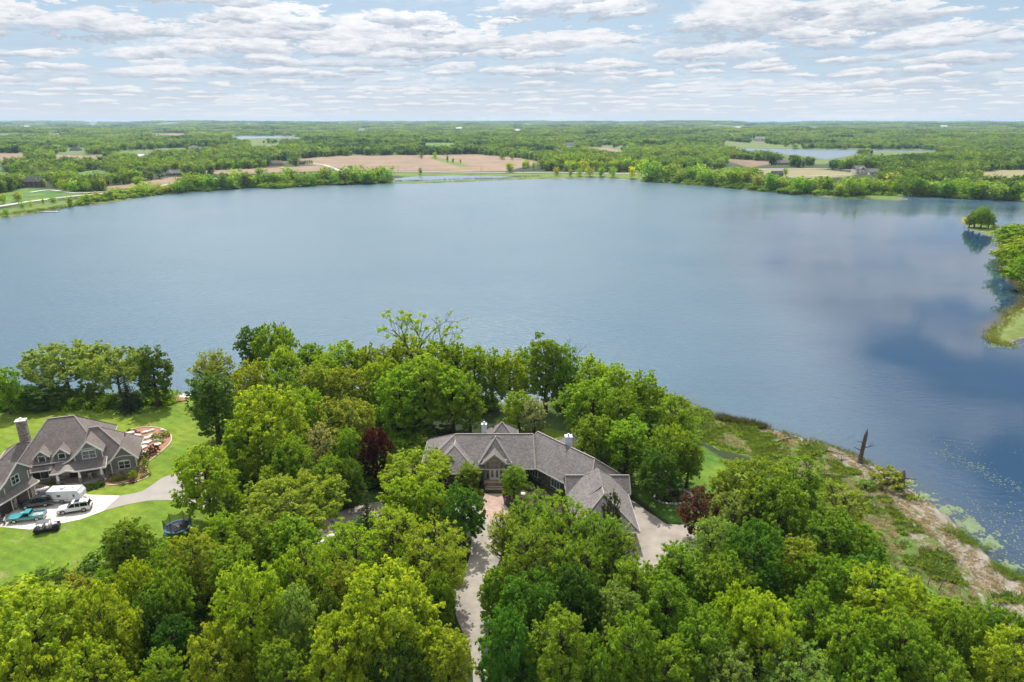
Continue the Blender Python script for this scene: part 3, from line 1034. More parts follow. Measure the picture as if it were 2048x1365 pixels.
def tree(px, py, wpx, H, kind, col, label, name=None, cat='tree', group=None, frac=0.58):
    """px, py: middle of the crown in the photo; wpx: crown width there; H: height in metres"""
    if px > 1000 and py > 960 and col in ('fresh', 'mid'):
        col = {'fresh': 'mid', 'mid': 'forest'}[col]      # cloud shade over the right wood painted into the leaf colour
    H *= 1.0 if kind == 'shrub' or H < 7.5 else 1.10
    wpx *= 1.03
    z = 3.0
    for _ in range(4):
        x, y, _q = at(px, py, z + H * frac)
        z = max(h1(x, y), 0.02)
    depth = y * CP + (CAMH - z - H * frac) * SP
    Wd = wpx * depth / FPX
    nm = name or {'spruce': 'spruce_tree', 'shrub': 'shrub'}.get(kind, 'deciduous_tree')
    return plant_tree(nm, kind, x, y, z - 0.1, H, Wd, COLS[col], label, cat, group)

# ------------------------------------------------------------------ house materials
def shingle_mat(name, col, var=0.22):
    m_, T = new_mat(name)
    co = T.n('ShaderNodeTexCoord').outputs['Object']
    s_ = T.n('ShaderNodeSeparateXYZ', {0: co})
    tabs = T.n('ShaderNodeTexVoronoi', {'Vector': T.n('ShaderNodeMapping', {'Vector': co, 'Scale': (3.2, 3.2, 7.0)}), 'Scale': 1.0})
    f = T.lin(T.n('ShaderNodeSeparateColor', {0: tabs.outputs['Color']}).outputs[0], 0, 1, 1 - var, 1 + var)
    f = T.m('MULTIPLY', f, T.lin(T.noise(co, 0.5, 4, 0.6), 0.3, 0.7, 0.88, 1.10))
    course = T.m('FRACT', T.m('MULTIPLY', s_.outputs[2], 6.5))
    f = T.m('MULTIPLY', f, T.ss(course, 0.0, 0.2, 0.82, 1.0))
    c = T.n('ShaderNodeVectorMath', {0: (*col,), 'Scale': f}, operation='SCALE').outputs[0]
    bp_ = T.n('ShaderNodeBump', {'Strength': 0.5, 'Distance': 0.03, 'Height': T.m('ADD', course, f)})
    b_ = T.n('ShaderNodeBsdfPrincipled', {'Base Color': c, 'Roughness': 0.92, 'Specular IOR Level': 0.2, 'Normal': bp_})
    finish(T, b_)
    return m_


def stone_mat(name, cols, scale=2.6, mortar=(0.25, 0.22, 0.19)):
    m_, T = new_mat(name)
    co = T.n('ShaderNodeTexCoord').outputs['Object']
    mp_ = T.n('ShaderNodeMapping', {'Vector': co, 'Scale': (scale, scale, scale * 1.7)})
    v = T.n('ShaderNodeTexVoronoi', {'Vector': mp_, 'Scale': 1.0, 'Randomness': 0.9})
    e = T.n('ShaderNodeTexVoronoi', {'Vector': mp_, 'Scale': 1.0, 'Randomness': 0.9}, feature='DISTANCE_TO_EDGE')
    rnd = T.n('ShaderNodeSeparateColor', {0: v.outputs['Color']})
    c = T.mix(T.ss(rnd.outputs[0], 0.2, 0.6), cols[0], cols[1])
    c = T.mix(T.ss(rnd.outputs[1], 0.55, 0.75), c, cols[2])
    c = T.mix(T.ss(e.outputs['Distance'], 0.10, 0.03), c, mortar)
    c = T.n('ShaderNodeVectorMath', {0: c, 'Scale': T.lin(T.noise(co, 8, 3, 0.6), 0.3, 0.7, 0.8, 1.2)}, operation='SCALE').outputs[0]
    bp_ = T.n('ShaderNodeBump', {'Strength': 0.8, 'Distance': 0.06, 'Height': T.ss(e.outputs['Distance'], 0.0, 0.15)})
    b_ = T.n('ShaderNodeBsdfPrincipled', {'Base Color': c, 'Roughness': 0.9, 'Normal': bp_})
    finish(T, b_)
    return m_


def lap_mat(name, col, pitch=6.0):
    m_, T = new_mat(name)
    co = T.n('ShaderNodeTexCoord').outputs['Object']
    s_ = T.n('ShaderNodeSeparateXYZ', {0: co})
    l_ = T.m('FRACT', T.m('MULTIPLY', s_.outputs[2], pitch))
    f = T.m('MULTIPLY', T.ss(l_, 0.0, 0.15, 0.78, 1.0), T.lin(T.noise(co, 1.2, 3, 0.6), 0.3, 0.7, 0.93, 1.07))
    c = T.n('ShaderNodeVectorMath', {0: (*col,), 'Scale': f}, operation='SCALE').outputs[0]
    b_ = T.n('ShaderNodeBsdfPrincipled', {'Base Color': c, 'Roughness': 0.6, 'Normal': T.n('ShaderNodeBump', {'Strength': 0.4, 'Distance': 0.02, 'Height': l_})})
    finish(T, b_)
    return m_


SH_MAIN = shingle_mat('brown_grey_shingle', (0.190, 0.172, 0.163), 0.26)
SH_LEFT = shingle_mat('taupe_shingle', (0.190, 0.160, 0.145), 0.20)
SH_LIGHT = simple('ridge_cap', (0.27, 0.23, 0.21), 0.9, var=0.2)
STONE_L = stone_mat('mixed_fieldstone', ((0.30, 0.25, 0.20), (0.42, 0.37, 0.30), (0.16, 0.13, 0.12)), 2.2, (0.30, 0.27, 0.23))
STONE_D = stone_mat('dark_fieldstone', ((0.10, 0.070, 0.055), (0.16, 0.11, 0.085), (0.30, 0.23, 0.18)), 2.4, (0.11, 0.085, 0.07))
SIDING = lap_mat('slate_grey_siding', (0.160, 0.168, 0.163))
TRIM = simple('white_trim', (0.74, 0.72, 0.67), 0.5, var=0.05)
SOFFIT = simple('grey_trim', (0.36, 0.33, 0.29), 0.6, var=0.05)
GLASS = simple('window_glass', (0.025, 0.035, 0.045), 0.06, var=0.0, spec=0.8)
GLASSG = simple('green_window_glass', (0.05, 0.10, 0.10), 0.06, var=0.0, spec=0.8)
GLASSW = simple('warm_window_glass', (0.16, 0.10, 0.07), 0.08, var=0.3, scale=1.5, spec=0.8)
DOORW = simple('white_door_paint', (0.74, 0.74, 0.76), 0.4, var=0.04)
DOORD = simple('dark_wood_door', (0.030, 0.020, 0.017), 0.5, var=0.3, scale=2.0)
PORCHST = simple('porch_concrete', (0.36, 0.32, 0.28), 0.85, var=0.1)
METAL = simple('galvanised_metal', (0.45, 0.46, 0.47), 0.35, metal=0.8, var=0.1)
CHIMW = lap_mat('white_chimney_board', (0.66, 0.70, 0.78), 5.0)
m_, T = new_mat('brick_paving')
co = T.n('ShaderNodeTexCoord').outputs['Object']
bt = T.n('ShaderNodeTexBrick', {'Vector': co, 'Color1': (0.42, 0.27, 0.21, 1), 'Color2': (0.34, 0.24, 0.19, 1), 'Mortar': (0.25, 0.21, 0.17, 1), 'Scale': 4.0, 'Mortar Size': 0.02})
c = T.n('ShaderNodeVectorMath', {0: bt.outputs[0], 'Scale': T.lin(T.noise(co, 1.2, 4, 0.7), 0.3, 0.7, 0.75, 1.25)}, operation='SCALE').outputs[0]
finish(T, T.n('ShaderNodeBsdfPrincipled', {'Base Color': c, 'Roughness': 0.9}))
PAVER = m_


def ident():
    return Matrix.Identity(4)


def window(t, M, x, y, z, w, h, nv=2, nh=1, glass=None, frame=None, arch=0.0, name='window', label=None):
    """window on a wall facing -y of the frame M, its foot at height z; panes are its sub-parts"""
    f = MB()
    fw = 0.10
    f.box((x, y - 0.03, z - fw / 2), (w + 2 * fw + 0.1, 0.16, fw))
    f.box((x - w / 2 - fw / 2, y - 0.03, z + h / 2), (fw, 0.14, h))
    f.box((x + w / 2 + fw / 2, y - 0.03, z + h / 2), (fw, 0.14, h))
    if arch:
        n_ = 8
        pr = []
        for i in range(n_ + 1):
            a = math.pi * i / n_
            pr.append((x - (w / 2 + fw) * math.cos(a), z + h + arch * math.sin(a)))
        for i in range(n_):
            f.bar((pr[i][0], y - 0.03, pr[i][1]), (pr[i + 1][0], y - 0.03, pr[i + 1][1]), 0.14, 0.12)
        f.poly([(p[0], y - 0.005, p[1]) for p in pr][::-1])
    else:
        f.box((x, y - 0.03, z + h + fw / 2), (w + 2 * fw, 0.14, fw))
    for i in range(1, nv):
        f.box((x - w / 2 + w * i / nv, y - 0.05, z + h / 2), (0.07, 0.08, h))
    for j in range(1, nh):
        f.box((x, y - 0.04, z + h * j / nh), (w, 0.05, 0.05))
    fo = f.xf(M).build(name, frame or TRIM, t)
    if label:
        fo['label'] = label
    for i in range(nv):
        MB().box((x - w / 2 + w * (i + 0.5) / nv, y - 0.008, z + h / 2), (w / nv - 0.07, 0.03, h)).xf(M).build('pane', glass or GLASS, fo)
    return fo


def prism_gable(m, M, prof, y0, y1, th=0.2):
    """roof from a cross-profile [(x, z)...] carried from y0 to y1, with thickness; returns rake points"""
    n = len(prof)
    top = [(x, y, z) for y in (y0, y1) for x, z in prof]
    bot = [(x, y, z - th) for y in (y0, y1) for x, z in prof]
    fs = []
    for i in range(n - 1):
        fs += [(i, i + 1, n + i + 1, n + i), (2 * n + i, 3 * n + i, 3 * n + i + 1, 2 * n + i + 1),
               (i, 2 * n + i, 2 * n + i + 1, i + 1), (n + i, n + i + 1, 3 * n + i + 1, 3 * n + i)]
    fs += [(0, n, 3 * n, 2 * n), (n - 1, 3 * n - 1, 4 * n - 1, 2 * n - 1)]
    q = MB().mesh(top + bot, fs).xf(M)
    m.mesh(q.v, q.f)


def rake(t, M, prof, y, w=0.07, h=0.26, mat=None):
    b_ = MB()
    for (a, c), (d, e) in zip(prof[:-1], prof[1:]):
        b_.bar((a, y, c - 0.1), (d, y, e - 0.1), w, h)
    b_.xf(M).build('rake_board', mat or TRIM, t)


def hiproof(t, M, x0, x1, y0, y1, ze, zr, axis, hip, over=0.5, mat=None, fascia=None, caps=True):
    m = MB()
    prism_roof(m, x0, x1, y0, y1, ze, zr, axis, over, hip, th=0.12)
    top = [Vector(p) for p in m.v[:6]]
    o = m.xf(M).build('roof', mat, t)
    X0, X1, Y0, Y1, e = x0 - over, x1 + over, y0 - over, y1 + over, top[0].z
    b_ = MB()
    for a, c in (((X0, Y0), (X1, Y0)), ((X1, Y0), (X1, Y1)), ((X1, Y1), (X0, Y1)), ((X0, Y1), (X0, Y0))):
        b_.bar((*a, e - 0.10), (*c, e - 0.10), 0.07, 0.2)
    b_.xf(M).build('fascia', fascia or TRIM, o)
    if caps:
        k = MB()
        u = Vector((0, 0, 0.03))
        k.bar(top[4] + u, top[5] + u, 0.28, 0.06)
        pairs = ((0, 4), (3, 4), (1, 5), (2, 5)) if axis == 'x' else ((0, 4), (1, 4), (2, 5), (3, 5))
        for a, c in pairs:
            k.bar(top[a] + u, top[c] + u, 0.24, 0.05)
        k.xf(M).build('ridge_cap', SH_LIGHT, o)
    return o


def gabwall(m, M, prof, y, z0, th=0.2):
    """wall plane facing -y whose top follows prof"""
    pts = [(prof[0][0], z0)] + [(x, z) for x, z in prof] + [(prof[-1][0], z0)]
    n = len(pts)
    v = [(x, y, z) for x, z in pts] + [(x, y + th, z) for x, z in pts]
    fs = [tuple(range(n)), tuple(range(2 * n - 1, n - 1, -1))] + [(i, (i + 1) % n, n + (i + 1) % n, n + i) for i in range(n)]
    q = MB().mesh(v, fs).xf(M)
    m.mesh(q.v, q.f)


I4 = ident()
# ================================================================== the central brown-roofed house
H1 = thing('ranch_house', 'long brown-roofed stone house among trees with glazed gabled entry', 'house', (0, 118, 3.0))
walls = MB()
walls.box((-6.8, 5.8, 1.7), (19.8, 11.4, 3.9))
walls.box((-11.1, 2.0, 1.7), (8.4, 7.4, 3.9))
walls.box((15.4, -13.7, 1.7), (9.8, 14.6, 3.9))
walls.box((15.5, -7.3, 1.6), (10.4, 4.0, 3.8))
walls.box((-2.1, 12.3, 2.2), (5.6, 6.0, 4.6))
walls.box((12.5, 9.0, 1.7), (5.4, 5.4, 3.6))
MA = Matrix.Translation((5.5, 6.7, 0)) @ Matrix.Rotation(R(-48.7), 4, 'Z')
q = MB().box((7.2, 0, 1.7), (21.0, 9.2, 3.9)).xf(MA)
walls.mesh(q.v, q.f)
walls.build('wall', STONE_D, H1)
hiproof(H1, I4, -17.2, 4.0, -0.1, 11.7, 3.7, 7.7, 'x', (6.4, 0.3), mat=SH_MAIN)
hiproof(H1, I4, -15.6, -6.8, -2.0, 7.0, 3.72, 6.9, 'y', (4.9, 0.2), mat=SH_MAIN)
hiproof(H1, MA, -1.6, 17.9, -4.7, 4.7, 3.68, 7.62, 'x', (1.6, 3.6), mat=SH_MAIN)
hiproof(H1, I4, 10.4, 20.4, -21.2, -6.0, 3.66, 7.5, 'y', (4.8, 3.0), mat=SH_MAIN)
hiproof(H1, I4, 10.2, 20.8, -9.3, -5.2, 3.75, 5.7, 'x', (0.0, 0.0), mat=SH_MAIN)
pr = [(12.0, 4.6), (15.3, 7.72), (18.6, 4.6)]
g = MB()
prism_gable(g, I4, pr, -14.6, -8.0)
g.build('roof', SH_MAIN, H1)
rake(H1, I4, pr, -14.62, mat=SOFFIT)
w_ = MB()
gabwall(w_, I4, [(12.3, 4.7), (15.3, 7.5), (18.3, 4.7)], -14.2, 4.0)
w_.build('wall', STONE_D, H1)
hiproof(H1, I4, -5.0, 0.8, 9.4, 15.3, 4.5, 7.3, 'x', (3.3, 3.3), mat=SH_MAIN)
hiproof(H1, I4, 9.7, 15.3, 6.3, 11.7, 3.65, 6.3, 'x', (3.2, 3.2), mat=SH_MAIN)
# entry pavilion: steep hip, gable over tall glazing
hiproof(H1, I4, -6.0, -0.5, 0.2, 7.0, 4.85, 8.15, 'y', (3.55, 3.55), over=0.45, mat=SH_MAIN)
ew = MB()
ew.box((-3.25, 3.0, 2.4), (4.5, 5.9, 5.0))
gabwall(ew, I4, [(-5.2, 4.75), (-3.35, 6.35), (-1.5, 4.75)], -0.35, 0.9)
ew.build('wall', simple('taupe_entry_board', (0.46, 0.43, 0.38), 0.7, var=0.08), H1)
pr = [(-5.75, 4.55), (-3.35, 6.62), (-0.95, 4.55)]
g = MB()
prism_gable(g, I4, pr, -1.0, 3.4)
g.build('roof', SH_MAIN, H1)
rake(H1, I4, pr, -1.03, mat=SOFFIT)
window(H1, I4, -3.35, -0.36, 3.45, 1.5, 1.35, 2, 2, GLASSW, SOFFIT, arch=0.62, label='arched transom window over the entry doors')
for s in (-1, 1):
    window(H1, I4, -3.35 + s * 1.35, -0.36, 3.45, 0.5, 1.1, 1, 1, GLASS, SOFFIT)
    window(H1, I4, -3.35 + s * 1.35, -0.36, 1.15, 0.5, 1.7, 1, 1, GLASS, SOFFIT)
d_ = MB()
d_.box((-3.35, -0.42, 2.05), (1.95, 0.12, 2.3))
do = d_.build('door', DOORW, H1)
for s in (-1, 1):
    MB().box((-3.35 + s * 0.46, -0.495, 2.25), (0.44, 0.04, 1.5)).build('pane', GLASSW, do)
    MB().box((-3.35 + s * 0.06, -0.52, 1.95), (0.05, 0.08, 0.22)).build('handle', METAL, do)
for i in range(4):
    MB().box((-3.3, -0.95 - 0.5 * i - 0.25, 0.9 - 0.225 * i - 0.11), (3.6, 0.6 if i else 1.2, 0.22 + 0.02 * i)).build('step', PAVER, H1)
MB().box((-3.3, -1.0, 0.4), (3.8, 1.6, 0.9)).build('stoop', PAVER, H1)
for x in (-5.25, -1.45):
    m = MB()
    m.box((x, -1.75, 0.55), (0.35, 1.6, 1.1))
    m.build('step_wall', STONE_D, H1)
for x in (3.4, 9.4):
    window(H1, MA, x, -4.62, 0.95, 2.2, 1.5, 3, 1, GLASSG, TRIM)
for x in (-13.3, -9.2):
    window(H1, I4, x, -1.74, 1.1, 1.6, 1.4, 2, 1, GLASS, TRIM)
for (x, y, w, d, z0, z1) in ((-5.6, 7.3, 0.95, 0.9, 5.5, 9.1), (10.9, 1.8, 1.35, 1.2, 4.8, 9.1)):
    c = MB().box((x, y, (z0 + z1) / 2), (w, d, z1 - z0)).build('chimney', CHIMW, H1)
    k = MB().box((x, y, z1 + 0.05), (w + 0.15, d + 0.15, 0.1))
    k.cyl((x, y, z1 + 0.28), 0.14, 0.4, 10)
    k.cyl((x, y, z1 + 0.52), 0.22, 0.08, 10)
    k.build('cap', METAL, c)
    MB().box((x, y - 0.1, z0 + 1.1), (w + 0.3, d + 0.3, 0.12)).build('flashing', simple('dark_flashing', (0.05, 0.05, 0.05), 0.5), c)
m = MB().cyl((-3.9, 11.0, 6.9), 0.32, 0.08, 14, 'y')
m.bar((-3.9, 11.05, 6.2), (-3.9, 11.05, 6.9), 0.06)
m.build('satellite_dish', simple('dark_dish', (0.06, 0.06, 0.06), 0.4), H1)
for (x, y) in ((17.0, -4.3), (6.0, 3.4), (-1.2, 3.3)):
    pass

# brick walk and planting beds of the central house
slab('brick_walk', [(970, 988), (1004, 988), (1007, 1000), (1012, 1040), (950, 1040), (964, 1005)], PAVER, 0.045)
dark_mulch = simple('dark_mulch', (0.050, 0.030, 0.022), 0.95, var=0.5, scale=4, bump=0.8, bscale=10)
red_mulch = simple('red_mulch', (0.30, 0.150, 0.090), 0.95, var=0.35, scale=4, bump=0.8, bscale=10)
slab('mulch_bed', [(1006, 985), (1030, 985), (1064, 975), (1090, 985), (1120, 1000), (1150, 1015), (1120, 1030), (1060, 1018), (1010, 1008)], dark_mulch, 0.05)
slab('mulch_bed', [(880, 975), (968, 975), (966, 990), (962, 1005), (900, 1000), (870, 990)], dark_mulch, 0.05)

# ================================================================== the grey house on the left
H2 = thing('grey_house', 'grey gabled house with stone base, dormers and white-posted porch', 'house', (-84, 118, 3.0), R(20))
TH = thing
st = MB()
st.box((-3.0, 9.2, 1.6), (13.8, 13.6, 3.6))
st.box((5.1, 6.3, 0.5), (8.6, 9.6, 1.4))
gabwall(st, I4, [(5.4, 1.3), (10.1, 1.3)], 0.9, -0.2)
st.box((-12.2, 10.5, 1.6), (6.2, 6.4, 3.6))
st.build('stone_wall', STONE_L, H2)
sw = MB()
sw.box((-3.0, 9.2, 4.0), (13.7, 13.5, 1.4))
sw.box((5.1, 6.3, 2.2), (8.5, 9.5, 2.2))
PF = [(-2.6, 4.1), (-1.2, 4.75), (0.4, 6.1), (2.1, 8.15), (4.7, 5.7)]
gabwall(sw, I4, [(-0.4, 5.3), (0.4, 6.0), (2.1, 8.0), (4.4, 5.85)], 1.25, 3.6)
gabwall(sw, I4, [(-2.4, 4.05), (-1.2, 4.6), (-0.4, 5.3)], 1.45, 3.6)
gabwall(sw, I4, [(5.45, 3.3), (7.9, 6.0), (10.0, 3.6)], 0.92, 1.3)
sw.box((4.5, 3.6, 4.6), (0.2, 4.6, 2.4))
sw.build('wall', SIDING, H2)
hiproof(H2, I4, -10.2, 4.0, 2.2, 16.2, 4.75, 10.6, 'x', (5.0, 5.6), mat=SH_LEFT)
hiproof(H2, I4, 0.0, 9.5, 1.5, 11.2, 3.4, 8.7, 'x', (2.2, 6.6), mat=SH_LEFT)
hiproof(H2, I4, -15.2, -8.0, 7.4, 13.6, 3.4, 5.7, 'x', (3.6, 0.2), mat=SH_LEFT)
g = MB()
prism_gable(g, I4, PF, 0.85, 7.2)
g.build('roof', SH_LEFT, H2)
rake(H2, I4, PF, 0.82)
P2 = [(4.9, 2.95), (5.9, 3.75), (7.9, 6.25), (10.5, 3.25)]
g = MB()
prism_gable(g, I4, P2, 0.45, 5.6)
g.build('roof', SH_LEFT, H2)
rake(H2, I4, P2, 0.42)
# dormers
for x in (-6.0, -2.65):
    dm = MB()
    prism_gable(dm, I4, [(x - 1.45, 5.6), (x, 7.05), (x + 1.45, 5.6)], 1.75, 6.4, 0.14)
    dr = dm.build('dormer', SH_LEFT, H2)
    dw = MB()
    gabwall(dw, I4, [(x - 0.95, 5.85), (x, 6.75), (x + 0.95, 5.85)], 2.1, 4.0, 2.4)
    dw.build('wall', SIDING, dr)
    rb = MB()
    rb.bar((x - 1.45, 1.73, 5.53), (x, 1.73, 6.96), 0.06, 0.22)
    rb.bar((x, 1.73, 6.96), (x + 1.45, 1.73, 5.53), 0.06, 0.22)
    rb.build('rake_board', TRIM, dr)
    h_ = 1.6 if x < -4 else 0.95
    wf = window(dr, I4, x, 2.09, 5.75 - h_, 1.05, h_, 1, 1)
    for c_ in list(wf.children):
        wm = wf.matrix_world
    # keep three levels: pane joins the dormer beside its frame
    for c_ in [o for o in bpy.data.objects if o.parent == wf]:
        c_.parent = dr
# porch
p = MB()
p.mesh([(-4.4, -1.1, 3.15), (5.0, -1.1, 3.15), (5.0, 1.4, 4.35), (-3.6, 1.4, 4.35), (-4.4, -1.1, 2.97), (5.0, -1.1, 2.97), (5.0, 1.4, 4.17), (-3.6, 1.4, 4.17)],
       [(0, 1, 2, 3), (7, 6, 5, 4), (0, 4, 5, 1), (1, 5, 6, 2), (3, 7, 4, 0)])
p.mesh([(-9.8, 0.55, 3.45), (-4.2, 0.55, 3.45), (-4.2, 2.3, 4.1), (-9.8, 2.3, 4.1), (-9.8, 0.55, 3.27), (-4.2, 0.55, 3.27), (-4.2, 2.3, 3.92), (-9.8, 2.3, 3.92)],
       [(0, 1, 2, 3), (7, 6, 5, 4), (0, 4, 5, 1), (1, 5, 6, 2), (3, 7, 4, 0)])
pro = p.build('porch_roof', SH_LEFT, H2)
f = MB()
f.bar((-4.45, -1.13, 3.04), (-2.9, -1.13, 3.04), 0.08, 0.26)
arc = [(-2.9 + 2.6 * i / 10, 3.04 + 0.42 * math.sin(math.pi * i / 10) ** 1.5) for i in range(11)]
for (a, b_), (c, d) in zip(arc[:-1], arc[1:]):
    f.bar((a, -1.13, b_), (c, -1.13, d), 0.08, 0.3)
f.bar((-0.3, -1.13, 3.04), (5.05, -1.13, 3.04), 0.08, 0.26)
f.bar((5.05, -1.13, 3.04), (5.05, 1.3, 4.2), 0.08, 0.24)
f.bar((-9.85, 0.52, 3.35), (-4.4, 0.52, 3.35), 0.08, 0.22)
f.build('fascia', TRIM, pro)
MB().mesh([(a, -1.12, b_ + 0.12) for a, b_ in arc] + [(a, 0.3, b_ + 0.62) for a, b_ in arc], [(i, i + 1, 12 + i, 11 + i) for i in range(10)]).build('eyebrow_roof', SH_LIGHT, pro)
for x in (-3.3, 0.35, 4.1):
    m = MB().box((x, -0.75, 0.75), (0.62, 0.62, 1.5), taper=0.92).build('pier', STONE_L, H2)
    MB().box((x, -0.75, 2.25), (0.42, 0.42, 1.5), taper=0.78).build('post', TRIM, m)
MB().box((0.3, 0.4, 0.2), (9.0, 2.6, 0.44)).build('porch_floor', PORCHST, H2)
for i in range(2):
    MB().box((-1.5, -1.1 - 0.35 * i, 0.2 - 0.15 * i), (2.6, 0.4, 0.16)).build('step', PORCHST, H2)
dd = MB().box((-1.3, 2.33, 1.45), (1.5, 0.12, 2.1)).build('door', DOORD, H2)
MB().box((-0.8, 2.25, 1.4), (0.05, 0.06, 0.3)).build('handle', METAL, dd)
window(H2, I4, 2.2, 2.38, 1.25, 2.0, 1.4, 2, 1)
window(H2, I4, -6.9, 2.38, 1.0, 2.6, 1.5, 2, 1)
window(H2, I4, 2.1, 1.24, 4.45, 2.2, 1.45, 2, 2, arch=0.25, label='arched double window in the large gable')
window(H2, I4, 7.8, 0.90, 1.35, 1.9, 1.45, 2, 2, arch=0.25, label='arched double window in the right gable')
for x, za, zb_, y in ((-0.4, 3.9, 5.3, 1.2), (4.35, 3.9, 5.8, 1.2), (5.5, 0.4, 3.3, 0.87), (9.95, 1.3, 3.3, 0.87)):
    MB().box((x, y, (za + zb_) / 2), (0.16, 0.08, zb_ - za)).build('trim_board', TRIM, H2)
for x0, x1, z, y in ((0.55, 3.65, 6.2, 1.2), (6.2, 9.6, 3.75, 0.87)):
    tb = MB()
    for i in range(8):
        a0, a1 = x0 + (x1 - x0) * i / 8, x0 + (x1 - x0) * (i + 1) / 8
        tb.bar((a0, y, z + 0.3 * math.sin(math.pi * i / 8)), (a1, y, z + 0.3 * math.sin(math.pi * (i + 1) / 8)), 0.07, 0.13)
    tb.build('arched_trim', TRIM, H2)
c = MB().box((-11.0, 11.6, 4.9), (1.6, 1.25, 10.2)).build('chimney', STONE_L, H2)
k = MB().box((-11.0, 11.6, 10.07), (1.9, 1.5, 0.16))
k.cyl((-11.0, 11.6, 10.35), 0.25, 0.45, 10)
k.build('cap', TRIM, c)
for y in (6.6, 7.2):
    m = MB().cyl((7.6, y, 6.0), 0.07, 0.7, 8)
    m.build('vent_pipe', simple('dark_vent', (0.04, 0.04, 0.04), 0.5), H2)
for i, x in enumerate((1.6, 3.4)):
    ch = thing('porch_chair', ('left' if i == 0 else 'right') + ' pale wooden chair on the porch of the grey house', 'chair', tuple((Matrix.Translation((-84, 118, 3.42)) @ Matrix.Rotation(R(20), 4, 'Z') @ Vector((x, 0.6, 0)))), R(20), 'porch chairs')
    wood = simple('pale_chair_wood', (0.5, 0.42, 0.32), 0.7)
    MB().box((0, 0, 0.38), (0.6, 0.55, 0.06)).build('seat', wood, ch)
    MB().box((0, 0.3, 0.7), (0.6, 0.07, 0.7)).build('backrest', wood, ch)
    for s in (-1, 1):
        MB().box((s * 0.33, 0, 0.56), (0.08, 0.6, 0.05)).build('armrest', wood, ch)
        for e in (-1, 1):
            MB().box((s * 0.27, e * 0.24, 0.17), (0.06, 0.06, 0.36)).build('leg', wood, ch)

# garage wing (part of the same house), its doors facing right
MG0 = Matrix.Translation((-84, 118, 3.0)) @ Matrix.Rotation(R(20), 4, 'Z')
MGw = Matrix.Translation((-89.4, 112.3, 3.0)) @ Matrix.Rotation(R(80.4), 4, 'Z')
MG = MG0.inverted() @ MGw
q = MB().box((-6.0, 4.5, 1.6), (13.4, 9.0, 3.4)).xf(MG)
w2 = MB().mesh(q.v, q.f)
PG = [(-10.2, 3.9), (-7.4, 4.7), (-4.8, 6.1), (-1.8, 8.45), (0.9, 6.1)]
w2.build('stone_wall', STONE_L, H2)
w2 = MB()
gabwall(w2, MG, [(-9.8, 3.9), (-7.4, 4.55), (-4.8, 5.9), (-1.8, 8.25), (0.7, 6.15)], 0.15, 3.2)
q = MB().box((0.6, 4.5, 4.7), (0.2, 8.5, 3.0)).xf(MG)
w2.mesh(q.v, q.f)
w2.build('wall', SIDING, H2)
g = MB()
prism_gable(g, MG, PG, -0.35, 9.6)
g.build('roof', SH_LEFT, H2)
rake(H2, MG, PG, -0.38)
g = MB()
q = MB().mesh([(-12.8, -1.0, 3.1), (1.1, -1.0, 3.1), (1.1, 0.35, 3.95), (-12.8, 0.35, 3.95), (-12.8, -1.0, 2.93), (1.1, -1.0, 2.93), (1.1, 0.35, 3.78), (-12.8, 0.35, 3.78)],
              [(0, 1, 2, 3), (7, 6, 5, 4), (0, 4, 5, 1), (1, 5, 6, 2), (3, 7, 4, 0)]).xf(MG)
g.mesh(q.v, q.f)
ko = g.build('skirt_roof', SH_LEFT, H2)
MB().bar((-12.8, -1.03, 2.99), (1.15, -1.03, 2.99), 0.08, 0.24).bar((1.15, -1.03, 2.99), (1.15, 1.2, 3.9), 0.08, 0.22).xf(MG).build('fascia', TRIM, ko)
window(H2, MG, -2.5, 0.12, 4.55, 1.5, 1.5, 2, 2, label='tall double window in the garage gable')
for x in (-2.1, -5.7, -9.3):
    dg = MB().box((x, -0.03, 1.15), (2.5, 0.1, 2.3)).xf(MG).build('garage_door', DOORD, H2)
    fr = MB()
    for s in (-1, 1):
        fr.box((x + s * 1.33, -0.06, 1.15), (0.16, 0.14, 2.3))
    pr = [(x - 1.4 + 2.8 * i / 8, 2.3 + 0.35 * math.sin(math.pi * i / 8)) for i in range(9)]
    for (a, b_), (c, d) in zip(pr[:-1], pr[1:]):
        fr.bar((a, -0.06, b_), (c, -0.06, d), 0.14, 0.16)
    fr.xf(MG).build('frame', TRIM, dg)
    for j in range(1, 4):
        MB().box((x, -0.09, 0.575 * j), (2.45, 0.03, 0.05)).xf(MG).build('panel_groove', simple('door_groove', (0.012, 0.01, 0.01), 0.6), dg) if False else None
    for j in range(4):
        MB().box((x, -0.085, 0.30 + 0.575 * j), (2.3, 0.03, 0.47)).xf(MG).build('panel', DOORD, dg)
for x in (-0.2, -3.9, -7.5):
    MB().box((x, -0.25, 1.3), (0.5, 0.35, 2.6)).xf(MG).build('pier', STONE_L, H2)
for bb in (((0.75, -0.03, 1.6), (0.14, 0.12, 3.0)), ((0.2, 0.08, 4.9), (0.14, 0.1, 1.7)), ((-5.0, 0.08, 4.3), (0.14, 0.1, 1.2))):
    MB().box(*bb).xf(MG).build('trim_board', TRIM, H2)

# ------------------------------------------------------------------ vehicles on the apron
def paint(name, col, rough=0.25):
    return simple(name, col, rough, var=0.04, scale=1.5, coat=0.6)


